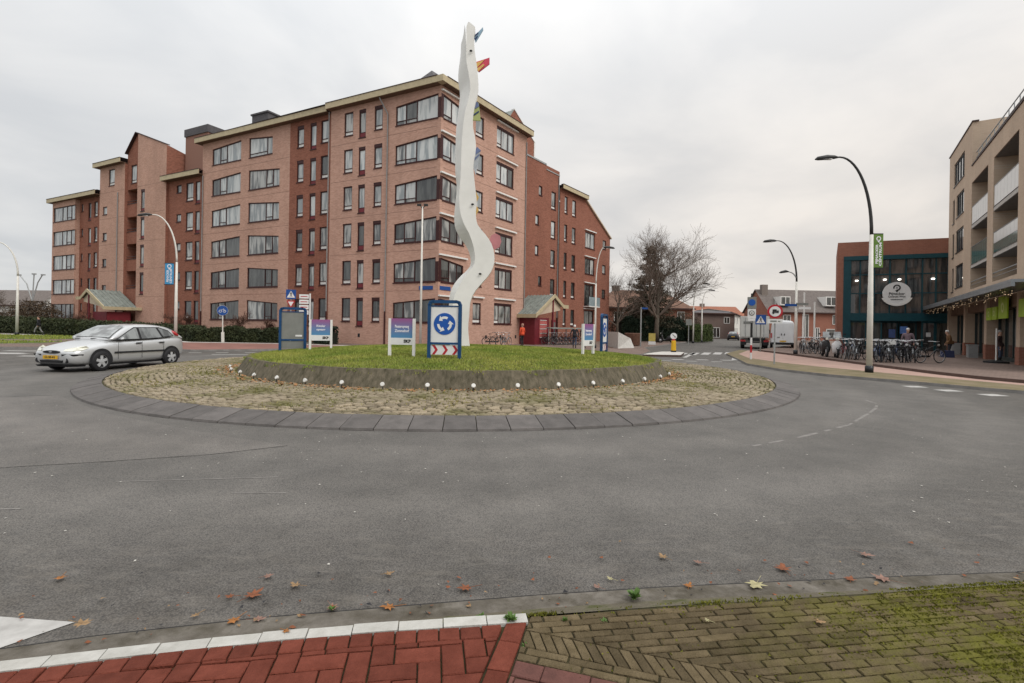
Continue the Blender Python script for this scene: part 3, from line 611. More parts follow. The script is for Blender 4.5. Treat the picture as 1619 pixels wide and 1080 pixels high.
# fallen leaves near the kerb
LC={'rust brown':(.28,.095,.04),'orange':(.42,.17,.045),'pale yellow':(.52,.47,.26),'pink brown':(.33,.19,.145),'tan':(.38,.24,.12)}
LM={k_:mat(k_.replace(' ','_')+'_leaf',tuple(x*.42 for x in v),.75,.3,30,col2=tuple(x*.8 for x in v)) for k_,v in LC.items()}
def leaf(x,y,z,s_,col,lab,stem=1):
    mb=MB(); a0=random.uniform(0,6.3); n=15; cu=random.uniform(.15,.5); pts=[]
    pr=[1,.5,.8,.42,.92,.38,.7,.45,.3,.45,.7,.38,.92,.42,.8]
    cz_=lambda px,py: cu*(px*px+.6*py*py)*s_*.55+.004+random.uniform(0,.1)*s_
    for j in range(n):
        th=2*math.pi*j/n; q=pr[j]*random.uniform(.85,1.1); lx,ly=q*math.cos(th),q*math.sin(th)*.9
        pts.append((x+s_*(lx*math.cos(a0)-ly*math.sin(a0)),y+s_*(lx*math.sin(a0)+ly*math.cos(a0)),z+cz_(lx,ly)))
    k_=len(mb.v); mb.v.append((x,y,z+.006)); mb.v+=pts
    for j in range(n): mb.f.append((k_,k_+1+j,k_+1+(j+1)%n)); mb.m.append(0); mb.uv.append(None)
    if stem: mb.tube([(x,y,z+.007),(x-s_*1.5*math.cos(a0)+.01,y-s_*1.5*math.sin(a0),z+.012)],.0014,4)
    tag(obj('fallen_leaf',mb,LM[col],loc=(x,y,z)),lab,'leaf','fallen leaves by the kerb')
LV=[(-1.48,2.94,.07,'rust brown','big rust brown maple leaf on the road left of the other road leaves'),(-1.28,3.06,.045,'tan','small tan leaf just behind the big rust brown leaf'),(-1.6,2.92,.035,'rust brown','curled rust leaf touching the left side of the big rust leaf'),
(-.98,2.83,.05,'pink brown','curled pink brown leaf in the gutter next to a weed'),(-.66,2.84,.055,'orange','glossy orange brown leaf lying flat in the gutter joint'),(-.25,3.06,.06,'rust brown','rust maple leaf with stem on bare asphalt, centre of the foreground'),(-.76,3.22,.04,'tan','tan leaf pair on asphalt behind the orange gutter leaf'),
(-1.5,3.16,.04,'pink brown','flattened pink brown leaf behind the big rust leaf'),(-1.45,2.69,.05,'orange','bright orange leaf against the kerb left of centre'),(-1.33,2.70,.045,'pink brown','pinkish leaf beside the bright orange kerb leaf'),(-2.74,3.1,.045,'orange','lone orange leaf far left on the asphalt'),
(1.84,3.38,.075,'rust brown','large reddish brown leaf on asphalt right of centre'),(2.55,3.62,.06,'pink brown','pinkish leaf farther out on the asphalt at right'),(1.55,3.16,.085,'pale yellow','big pale yellow maple leaf tipped over the kerb edge'),(2.42,3.26,.075,'pink brown','crumpled pinkish leaf in the gutter at the moss'),
(2.2,3.25,.05,'rust brown','dark rust leaf in the gutter left of the crumpled pinkish leaf'),(1.12,3.13,.045,'orange','small orange leaf in the gutter left of the yellow leaf'),(.55,3.10,.035,'pink brown','small pink brown leaf in the gutter above the leafy weed'),(.65,3.2,.03,'pale yellow','small pale yellow leaf on asphalt near the leafy weed'),
(1.08,3.52,.045,'tan','tan leaf on asphalt behind the small orange leaf'),(1.3,3.45,.04,'pink brown','dull pink leaf with a dark stem on the asphalt'),(1.62,2.63,.035,'tan','torn tan leaf with a long stem on the tan bricks'),(1.04,2.62,.022,'pale yellow','tiny pale leaf scrap on the tan bricks'),
(-1.08,2.47,.028,'orange','little orange leaf on the red bricks under the white kerb'),(-1.68,2.73,.03,'tan','small tan leaf in the gutter left of the orange kerb leaf'),(-2.1,2.5,.06,'tan','tan leaf in the gutter by the painted white triangle')]
fr=MB()
for i in range(150):
    k_=random.randrange(0,len(CRK)-2); t_=random.random(); a=lerp2(CRK[k_],CRK[k_+1],t_); o_=random.gauss(.0,.16); x,y=a[0]+random.uniform(-.05,.05),a[1]+(abs(o_)*1.6 if random.random()<.55 else -abs(o_)*.6); y=max(y,a[1]-.2)
    s2=random.uniform(.006,.022); an=random.uniform(0,6.3); fr.poly([(x+s2*math.cos(an+q_)*f,y+s2*math.sin(an+q_)*f,.014+random.uniform(0,.012)) for q_,f in ((0,1),(1.2,.6),(2.3,1),(3.9,.7),(5,.5))],random.choice((0,0,1,2)))
tag(obj('leaf_litter',fr,[LM['rust brown'],LM['tan'],m_black]),kind='stuff')
random.seed(21)
for x,y,s_,c_,lab in LV: leaf(x,y,.093 if (y<2.66) else .012,s_,c_,lab)
random.seed(11)
# ---------------------------------------------------------------- facades
def frame(P,d,out,off=0):
    P=(P[0]+out[0]*off,P[1]+out[1]*off)
    return lambda t,z,o=0: (P[0]+d[0]*t+out[0]*o,P[1]+d[1]*t+out[1]*o,z)
def fbox(mb,F,ta,tb,za,zb,o0,o1,m=0,zbr=None,zar=None):
    zbr=zb if zbr is None else zbr; zar=za if zar is None else zar
    mb.hexa([F(ta,za,o1),F(tb,zar,o1),F(tb,zar,o0),F(ta,za,o0),F(ta,zb,o1),F(tb,zbr,o1),F(tb,zbr,o0),F(ta,zb,o0)],m)
def wall(parent,name,F,t0,t1,z0,z1,ops,m,depth=.14,top=None,rm=None,label=None):
    """brick sheet with openings and reveals; top: extra polygon (t,z) list above z1"""
    mb=MB(); ts=sorted({t0,t1,*[o[0] for o in ops],*[o[1] for o in ops]}); zs=sorted({z0,z1,*[o[2] for o in ops],*[o[3] for o in ops]})
    ts=[t for t in ts if t0-1e-6<=t<=t1+1e-6]; zs=[z for z in zs if z0-1e-6<=z<=z1+1e-6]
    for a,b in zip(ts[:-1],ts[1:]):
        run=None
        for c,d in zip(zs[:-1],zs[1:]):
            tm,zm=(a+b)/2,(c+d)/2; solid=not any(o[0]<tm<o[1] and o[2]<zm<o[3] for o in ops)
            if solid: run=(run[0],d) if run else (c,d)
            if (not solid or d==zs[-1]) and run:
                c0,c1=run; mb.poly([F(a,c0),F(b,c0),F(b,c1),F(a,c1)],0,[(a,c0),(b,c0),(b,c1),(a,c1)]); run=None
    for o in ops:
        a,b,c,d=o[:4]; dl,dr=(o[4],o[5]) if len(o)>4 else (0,0); dp=o[6] if len(o)>6 else depth
        if dl or dr: mb.poly([F(a,d-dl),F(b,d-dr),F(b,d),F(a,d)],0,[(a,d-dl),(b,d-dr),(b,d),(a,d)])
        for p,q in (((a,c),(b,c)),((b,c),(b,d-dr)),((b,d-dr),(a,d-dl)),((a,d-dl),(a,c))):
            mb.poly([F(*p),F(*q),F(*q,-dp),F(*p,-dp)],0,[(p[0],p[1]),(q[0]+.1,q[1]),(q[0]+.1,q[1]+.1),(p[0],p[1]+.1)])
    if top: mb.poly([F(*p) for p in top],0,[tuple(p) for p in top])
    o=obj(name,mb,m,parent); 
    if label: o['label']=label
    return o
PC={}
def window(parent,F,o,splits=(),pane=None,rec=.12,fw=.085,panel=0,transom=0,mf=None,sill=True,lint=0,white_tr=False):
    a,b,c,d=o[:4]; dl,dr=(o[4],o[5]) if len(o)>4 else (0,0); mf=mf or m_maroon
    zt=lambda t: d-dl+(dl-dr)*(t-a)/(b-a)
    mb=MB(); o0,o1=-rec,-rec+.06
    if lint: fbox(mb,F,a,b,d-lint-max(dl,dr)*0,d,o0,o1+.03,0); d2=d-lint
    else: d2=d
    zt2=lambda t: zt(t)-(lint)
    fbox(mb,F,a,b,c,c+fw,o0,o1)
    fbox(mb,F,a,b,zt2(a)-fw,zt2(a),o0,o1,0,zbr=zt2(b),zar=zt2(b)-fw)
    fbox(mb,F,a,a+fw,c+fw,zt2(a)-fw,o0,o1); fbox(mb,F,b-fw,b,c+fw,zt2(b)-fw,o0,o1)
    if sill: fbox(mb,F,a-.02,b+.02,c-.06,c-.002,-rec,.05)
    if panel: fbox(mb,F,a+fw,b-fw,c+fw,c+panel,o0+.01,o1-.01,1); fbox(mb,F,a+fw,b-fw,c+panel,c+panel+.05,o0,o1)
    cb=c+fw if not panel else c+panel+.05
    xs=[a+fw]+[a+(b-a)*s for s in splits]+[b-fw]
    for s in xs[1:-1]: fbox(mb,F,s-.035,s+.035,cb,zt2(s)-fw,o0,o1)
    bars=[]
    for k_,(p,q) in enumerate(zip(xs[:-1],xs[1:])):
        p2,q2=p+(.035 if k_ else 0),q-(.035 if k_<len(xs)-2 else 0)
        if transom and (k_ in transom): 
            fbox(mb,F,p2,q2,cb+.22,cb+.27,o0,o1); bars.append((p2,q2,cb,cb+.22)); bars.append((p2,q2,cb+.27,None))
        else: bars.append((p2,q2,cb,None))
    w_=obj('window',mb,[mf,m_redpanel],parent)
    for p2,q2,zb,zc in bars:
        pm=MB(); e=-rec+.015
        za,zb2=(zc,zc) if zc else (zt2(p2)-fw,zt2(q2)-fw)
        pm.poly([F(p2,zb,e),F(q2,zb,e),F(q2,zb2,e),F(p2,za,e)])
        g=pane() if callable(pane) else pane
        ctr=F((p2+q2)/2,zb,e); obj('pane',pm,m_white if (zc and white_tr) else g,w_,loc=ctr)
    return w_
def pane_for(row,hi=.75):  # curtains, plus reflections painted in: pale sky above, dark surroundings below
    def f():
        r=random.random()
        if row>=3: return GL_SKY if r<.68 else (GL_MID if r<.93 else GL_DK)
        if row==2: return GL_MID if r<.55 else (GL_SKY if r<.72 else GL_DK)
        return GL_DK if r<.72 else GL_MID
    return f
dA=(-.89287,.45032); nA=(-.45032,-.89287); C0=(-5.2439,35.62); P0=(-5.2998,36.0)
dB=(.5556,.83145); nB=(.83145,-.5556); dD=(.58596,.81034); nD=(.81034,-.58596); D0=(1.668,47.3)
FA=frame(P0,dA,nA); FS=frame(C0,dA,nA); FB=frame(C0,dB,nB); FD=frame(D0,dD,nD)
apt=thing('apartment_block','large salmon and red brick apartment block of five to six storeys behind the roundabout','apartment block',(C0[0],C0[1],.1))
S0=1.82; ST=2.9; zr=lambda r: S0+ST*r
Z0=.1; EV=18.55
random.seed(3)
# --- section 3 (front, next to the corner) ---
ops=[]; wins=[]
for r in range(6):
    z=zr(r); cw=(.25,4.05,z-.02,z+1.72,0,.30)
    for o,kw in (((8.25,9.18,z,z+1.83),dict(transom=(0,),white_tr=True)),((6.95,7.65,z-.36,z+1.83),dict(panel=.38,lint=.18)),((5.3,6.1,z,z+1.83),dict(transom=(0,),lint=.2,white_tr=True)),(cw,dict(splits=(.50,.76),transom=(1,2)))):
        ops.append(o); wins.append((FS,o,kw,r))
wall(apt,'facade_wall',FS,-.0,10.61,Z0,EV+.1,ops,m_brick)
# side of the step between section 3 and section 2
mb=MB(); mb.poly([FS(10.61,Z0),FS(10.61,EV+.1),FS(10.61,EV+.1,-.5),FS(10.61,Z0,-.5)],0,[(0,0),(0,18),(.5,18),(.5,0)]); obj('facade_return',mb,m_brick,apt)
# --- section 2 (dark) ---
ops=[]
for r in range(6):
    z=zr(r)
    for o,kw in (((10.95,11.82,z,z+1.85),dict(transom=(0,),white_tr=True)),((12.35,13.05,z-.36,z+1.83),dict(panel=.3,lint=.16)),((13.8,14.6,z,z+1.83),dict(transom=(0,),lint=.22,white_tr=True))): ops.append(o); wins.append((FA,o,kw,r))
wall(apt,'facade_wall',FA,10.0,15.45,Z0,EV+.1,ops,m_dbrick)
# --- section 1 ---
ops=[]
for r in range(6):
    z=zr(r)
    for o,kw in (((16.7 if r<5 else 17.65,20.75,z,z+1.79,.30,0),dict(splits=(.22,.43) if r<5 else (.24,),transom=(1,))),((21.85,26.0,z,z+1.80,0,.28),dict(splits=(.5,.73),transom=(1,)))): ops.append(o); wins.append((FA,o,kw,r))
wall(apt,'facade_wall',FA,15.45,27.48,Z0,EV+.1,ops,m_brick)
# --- dark link ---
ops=[]
for r in range(5):
    z=zr(r)
    for o,kw in (((28.2,28.95,z-.36,z+1.8),dict(panel=.3)),((29.3,30.45,z,z+1.8),dict(transom=(0,),white_tr=True)),((31.25,32.05,z+.98,z+1.76),dict())): ops.append(o); wins.append((FA,o,kw,r))
FL=frame(P0,dA,nA,-.25)
for i in range(len(wins)-15,len(wins)): wins[i]=(FL,)+wins[i][1:]
wall(apt,'facade_wall',FL,27.4,33.5,Z0,15.75,ops,m_dbrick)
# --- stair tower with slit windows and gable ---
ops=[]
for r in range(4):
    z=4.35+ST*r; o=(37.2,37.95,z,z+2.3); ops.append(o); wins.append((FA,o,dict(panel=.3,lint=.2),r+1))
wall(apt,'tower_wall',FA,33.4,38.6,Z0,16.4,ops,m_brick,top=[(33.4,16.4),(38.6,16.4),(38.6,21.32),(33.4,19.4)])
ops=[(39.25,40.35,16.3,18.25)]; wins.append((FL,ops[0],dict(transom=(0,),white_tr=True),5))
bal=[(38.95,40.95,5.05,6.9),(38.95,40.95,8.15,9.8),(38.95,40.95,11.1,12.7),(38.95,40.95,14.1,15.65)]
for i,b in enumerate(bal): ops.append((*b,0,0,2.4))
wall(apt,'tower_wall',FL,38.6,41.05,Z0,19.5,ops,m_dbrick,top=[(38.6,19.5),(41.05,19.5),(39.1,21.5),(38.6,21.32)])
for b in bal:
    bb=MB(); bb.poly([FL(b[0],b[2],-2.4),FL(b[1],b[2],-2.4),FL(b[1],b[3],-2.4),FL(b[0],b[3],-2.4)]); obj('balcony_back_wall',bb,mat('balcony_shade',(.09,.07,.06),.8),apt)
for b in bal:
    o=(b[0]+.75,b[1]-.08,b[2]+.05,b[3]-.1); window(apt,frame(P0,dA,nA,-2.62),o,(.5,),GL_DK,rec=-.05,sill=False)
    rb=MB(); fbox(rb,FL,b[0],b[1],b[2]+.0,b[2]+.05,-.06,.04); fbox(rb,FL,b[0],b[1],b[2]+.28,b[2]+.32,-.04,.0)
    obj('railing',rb,m_dkmetal,apt)
mb=MB(); mb.poly([FA(33.4,Z0),FA(33.4,19.4),FA(33.4,17.6,-8),FA(33.4,Z0,-8)],0,[(0,8),(0,19.4),(8,17.6),(8,8)]); mb.poly([FA(38.6,Z0),FA(38.6,21),FA(38.6,21,-.3),FA(38.6,Z0,-.3)],0,[(0,0),(0,21),(.3,21),(.3,0)])
mb.poly([FA(41.05,Z0),FA(41.05,EV),FA(41.05,EV,-1),FA(41.05,Z0,-1)],0,[(0,0),(0,18),(1,18),(1,0)]); mb.poly([FA(33.4,19.4),FA(38.6,21.32),FL(39.1,21.5),FL(39.1,19.8,-8),FA(33.4,17.6,-8)],1); mb.poly([FL(39.1,21.5),FL(41.05,19.5),FL(41.05,18,-8),FL(39.1,19.8,-8)],1)
obj('tower_side_wall',mb,[m_dbrick,m_slate],apt)
cp=MB(); 
for p,q in (((33.4,19.4),(38.6,21.32)),((38.6,21.32),(39.1,21.5)),((39.1,21.5),(41.05,19.5))): fbox(cp,FA,p[0],q[0],p[1],p[1]+.09,-.3,.06,0,zbr=q[1]+.09,zar=q[1])
obj('coping',cp,m_sill,apt)
# --- t2 ---
ops=[(43.1,44.3,16.4,18.2)]; wins.append((FA,ops[0],dict(transom=(0,),white_tr=True),5))
for r in range(4): o=(44.55,45.45,4.6+ST*r,5.48+ST*r); ops.append(o); wins.append((FA,o,dict(),r+1))
wall(apt,'facade_wall',FA,41.05,46.15,Z0,EV+.1,ops,m_brick)
# --- low left wing ---
FW=frame(P0,dA,nA,-.35); ops=[]
for r in range(5):
    z=zr(r)
    for o,kw in (((47.35,48.1,z,z+1.7),dict(transom=(0,),white_tr=True)),((48.75,49.4,z-.36,z+1.65),dict(panel=.3)),((50.55,51.0,z+.8,z+1.7),dict())): ops.append(o); wins.append((FW,o,kw,r))
wall(apt,'facade_wall',FW,46.0,51.4,Z0,15.75,ops,m_dbrick)
for t_,za,zb,fa in ((46.15,15.0,EV,FA),(27.48,15.0,EV,FA)):
    mb=MB(); mb.poly([fa(t_,Z0),fa(t_,zb),fa(t_,zb,-6),fa(t_,Z0,-6)],0,[(0,0),(0,zb),(6,zb),(6,0)]); obj('side_wall',mb,m_brick,apt)
FY=frame(P0,dA,nA,.12); ops=[]
for r in range(5):
    z=zr(r)-.12; o=(51.3,56.55,z,z+1.72); ops.append(o); wins.append((FY,o,dict(splits=(.2,.4,.6),pane=GL_SKY if r>1 else None,transom=(1,),rec=.14),5 if r>0 else 2))
wall(apt,'bay_wall',FY,51.3,56.75,Z0,15.75,ops,m_brick)
mb=MB(); mb.poly([FY(51.3,Z0),FY(51.3,15.7),FY(51.3,15.7,-.6),FY(51.3,Z0,-.6)],0,[(0,0),(0,15),(.6,15),(.6,0)]); obj('side_wall',mb,m_brick,apt); mb=MB(); mb.poly([FY(56.75,Z0),FY(56.75,15.7),FY(56.75,15.7,-12),FY(56.75,Z0,-12)],0,[(0,0),(0,15),(12,15),(12,0)]); obj('side_wall',mb,m_brick,apt)
# --- face B to the right of the corner ---
ops=[]; boxes=[]
for r in range(6):
    z=zr(r)
    for o,kw,bx in (((.25,2.75,z-.02,z+1.70,0,.32),dict(splits=(.38,.72),transom=(0,)),(.0,3.1,z+1.86)),((3.95,5.0,z,z+1.6),dict(transom=(0,),white_tr=True),(3.85,5.25,z+1.98) if r<1 else None),((6.75,9.3,z,z+1.72),dict(splits=(.28,.66),transom=(0,),white_tr=True,lint=.12),(6.7,9.75,z+2.02))):
        ops.append(o); wins.append((FB,o,kw,r))
        if bx: boxes.append(bx)
wall(apt,'facade_wall',FB,-.0,11.35,Z0,EV+.1,ops,m_brick)
mb=MB(); mb.poly([FB(11.35,Z0),FB(11.35,EV),FB(11.35,EV,-2.2),FB(11.35,Z0,-2.2)],0,[(0,0),(0,18),(2,18),(2,0)]); obj('side_wall',mb,m_dbrick,apt)
for a,b,z in boxes:
    mb=MB(); fbox(mb,FB,a,b,z,z+.11,0.004,.16); obj('sunscreen_box',mb,m_white,apt)
# corner posts between the two corner windows (maroon)
for r in range(6):
    z=zr(r); mb=MB(); fbox(mb,FS,.004,.25,z+.0,z+1.42,-.12,.025); fbox(mb,FB,.004,.25,z,z+1.68,-.12,.025); obj('corner_post',mb,m_maroon,apt)
# --- wing D/E on the right ---
ops=[]
for r in range(4):
    o=(.65+(.5 if r%2 else .62)*(1 if r in(3,0) else 0),1.25+(.5 if r%2 else .62)*(1 if r in (3,0) else 0),5.6+2.88*r,6.52+2.88*r); ops.append(o); wins.append((FD,o,dict(),r+1))
    o=(3.45,4.3,4.68+ST*r,6.42+ST*r); ops.append(o); wins.append((FD,o,dict(transom=(0,),white_tr=True),r+1))
wall(apt,'wing_wall',FD,-2.3,4.95,Z0,17.4,ops,m_dbrick)
ops=[]; bx2=[]
for r in range(5):
    z=zr(r)
    for o in ((5.9,6.5,z,z+1.74),(7.5,8.3,z,z+1.7)): ops.append(o); wins.append((FD,o,dict(transom=(0,),white_tr=True),r))
    if r<4:
        o=(10.5,12.8,z-(.65 if r in(0,1) else 0),z+1.75); ops.append(o); wins.append((FD,o,dict(splits=(.6,)),max(r,1))); bx2.append((10.35,13.0,z+1.9))
        o=(14.85,15.75,z+.42,z+1.45); ops.append(o); wins.append((FD,o,dict(),r))
FE=frame(D0,dD,nD,.1)
for i in range(len(wins)-(10+8),len(wins)): wins[i]=(FE,)+wins[i][1:]
wall(apt,'wing_wall',FE,4.95,16.85,Z0,12.4,[o for o in ops if o[3]<12.4],m_rbrick if 0 else m_dbrick,top=None)
wall(apt,'wing_wall',FE,4.95,10.4,12.4,15.75,[o for o in ops if o[2]>12.4],m_dbrick)
mb=MB(); mb.poly([FE(10.4,12.4),FE(16.85,12.4),FE(10.4,15.75)],0,[(10.4,12.4),(16.85,12.4),(10.4,15.75)]); mb.poly([FE(16.85,Z0),FE(16.85,12.4),FE(16.85,12.4,-9),FE(16.85,Z0,-9)],0,[(0,0),(0,12),(9,12),(9,0)]); obj('wing_gable',mb,m_dbrick,apt)
for a,b,z in bx2: mb=MB(); fbox(mb,FE,a,b,z,z+.1,.004,.15); obj('sunscreen_box',mb,m_white,apt)
mb=MB(); fbox(mb,FE,10.35,13.0,3.95,4.05,.0,.7); fbox(mb,FE,10.35,13.0,4.05,5.05,.66,.69,1); obj('balcony',mb,[m_white,mat('balcony_glass',(.22,.28,.30),.1)],apt)
mb=MB(); fbox(mb,FE,10.2,16.95,15.75,15.9,-9,.18,0,zbr=12.5,zar=12.35); obj('verge_board',mb,m_beige,apt)
# all windows
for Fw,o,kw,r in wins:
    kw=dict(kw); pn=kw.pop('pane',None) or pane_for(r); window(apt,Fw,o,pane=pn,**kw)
# movement joints at the floor levels
m_joint2=mat('movement_joint',(.16,.095,.07),.9,.2,3)
for Fq,ta,tb in ((FS,.3,10.5),(FA,15.5,27.4),(FA,33.5,38.5),(FA,41.1,46.1),(FB,.3,11.3)):
    for r in range(1,6):
        mb=MB(); z=zr(r)-.62; fbox(mb,Fq,ta,tb,z,z+.022,.001,.004); obj('floor_joint',mb,m_joint2,apt)
# eaves: ochre fascia boards with soffit
def eave(name,F,ta,tb,z,ov=.55,h=.44,dz=0):
    mb=MB(); fbox(mb,F,ta,tb,z,z+h,ov-.06,ov,0); fbox(mb,F,ta,tb,z+.0,z+.05,-.3,ov-.061,1); fbox(mb,F,ta,tb,z+h,z+h+.05,ov-.3,ov+.03,2); obj(name,mb,[m_fascia,m_soffit,m_sill],apt)
eave('eave',FS,-.0,10.7,EV); eave('eave',FA,10.7,27.95,EV); eave('eave',FB,-.0,11.6,EV); eave('eave',FA,27.4,33.7,15.65,.45); eave('eave',FA,41.0,46.6,EV); eave('eave',FW,46.2,57.4,15.65,.85); eave('eave',FE,4.95,10.5,15.7,.4,.4)
# sharp eave corner piece
mb=MB(); e=.55; 
pc=[Vector(FS(0,EV,0)),Vector(FS(0,EV,e)),Vector((C0[0]+(nA[0]+nB[0])*e*.93,C0[1]+(nA[1]+nB[1])*e*.93,EV)),Vector(FB(0,EV,e))]; mb.prism(pc,(0,0,.44),0); obj('eave',mb,[m_fascia],apt)
# flat roofs
def roof(pts,z,name='roof'): 
    mb=MB(); mb.poly([(x,y,z) for x,y in pts]); obj(name,mb,m_slate,apt)
q=lambda F,t,o: F(t,0,o)[:2]
roof([q(FS,0,.5),q(FA,27.9,.5),q(FA,27.9,-14),q(FB,11.5,-14),q(FB,11.5,.5)],EV+.5); roof([q(FL,27.4,.3),q(FL,33.5,.3),q(FL,33.5,-9),q(FL,27.4,-9)],16.1); roof([q(FA,41,.4),q(FA,46.5,.4),q(FA,46.5,-9),q(FA,41,-9)],EV+.5); roof([q(FW,46,.7),q(FW,57.3,.7),q(FW,57.3,-12),q(FW,46,-12)],16.15); roof([q(FD,-2.3,-.2),q(FD,4.95,-.2),q(FD,4.95,-8),q(FD,-2.3,-8)],16.6); roof([q(FE,4.9,.3),q(FE,10.4,.3),q(FE,10.4,-9),q(FE,4.9,-9)],16.05)
# dark hipped roof lantern behind the corner, chimneys, lift shafts
mb=MB(); b4=[FB(.8,EV+.55,-1.2),FB(6.5,EV+.55,-1.2),FB(6.5,EV+.55,-6.5),FB(.8,EV+.55,-6.5)]; ap_=FB(2.6,21.6,-3.4); ap2=FB(4.6,21.6,-3.4)
mb.faces(b4+[ap_,ap2],[(0,1,5,4),(1,2,5),(2,3,4,5),(3,0,4)]); obj('hipped_roof',mb,m_slate,apt)
mb=MB(); fbox(mb,FA,20.3,22.5,EV+.4,20.95,-3.5,-1.5,0); fbox(mb,FA,20.2,22.6,20.95,21.1,-3.6,-1.4,0); obj('chimney',mb,m_slate,apt)
mb=MB(); fbox(mb,FA,29.3,33.0,15,20.6,-4.5,-1.6,0); fbox(mb,FA,29.2,33.1,20.6,21.35,-4.6,-1.5,1); obj('lift_shaft',mb,[m_dbrick,m_slate],apt)
# right-hand stair tower with steep gable
FT=frame(D0,dD,nD,-.5); pg=[(-4.6,15),(1.0,15),(1.0,19.2),(-2.4,21.2),(-3.9,19.2),(-4.6,19.2)]
mb=MB(); a=[FT(*p) for p in pg]; b=[FT(*p,-6) for p in pg]; nn_=len(pg)
mb.poly(a,0,[tuple(p) for p in pg])
for i in range(nn_): mb.poly([a[i],a[(i+1)%nn_],b[(i+1)%nn_],b[i]],1 if i in(2,3) else 0,[(0,pg[i][1]),(.1,pg[(i+1)%nn_][1]),(6,pg[(i+1)%nn_][1]),(6,pg[i][1])])
obj('tower_wall',mb,[m_dbrick,m_zinc],apt)
mb=MB(); fbox(mb,FT,-2.4,1.05,21.2,21.3,-.3,.06,0,zbr=19.3,zar=19.2); fbox(mb,FT,.9,1.06,17.4,19.25,-.2,.05); obj('coping',mb,m_white,apt)
mb=MB(); fbox(mb,FD,-2.4,2.4,17.4,17.55,-.35,.05); fbox(mb,FD,2.4,4.95,16.95,17.05,-.35,.05); obj('coping',mb,m_grey,apt)
# downpipes
for F_,t_,z1_ in ((FS,4.75,17.3),(FS,10.75,18.5),(FA,42.3,15.5),(FD,4.75,16.8),(FB,11.2,18),(FA,27.3,15.5)):
    mb=MB(); mb.tube([F_(t_,2.6,.07),F_(t_,z1_,.07)],.05,8); 
    if z1_==17.3: mb.tube([F_(t_,z1_,.07),F_(t_+.55,18.5,.4)],.05,8)
    mb.tube([F_(t_,.1,.07),F_(t_,2.6,.07)],.06,8,1); obj('downpipe',mb,[m_pipe,m_maroon],apt)
# street-name plates on the corner, air bricks
m_blue=mat('sign_blue',(.015,.07,.26),.4,.08,4); m_bluef=mat('frame_blue',(.009,.055,.15),.4,.15,6)
mb=MB(); fbox(mb,FS,.45,1.65,4.15,4.42,.004,.03); obj('street_plate',mb,m_blue,apt); mb=MB(); fbox(mb,FB,.15,1.3,4.15,4.42,.004,.03); obj('street_plate',mb,m_blue,apt)
for F_,t_ in ((FS,7.2),(FS,2.2),(FB,5.6),(FB,7.6),(FB,9.9)):
    mb=MB(); fbox(mb,F_,t_,t_+.22,.62,.9,.003,.012); obj('air_brick',mb,m_black,apt)
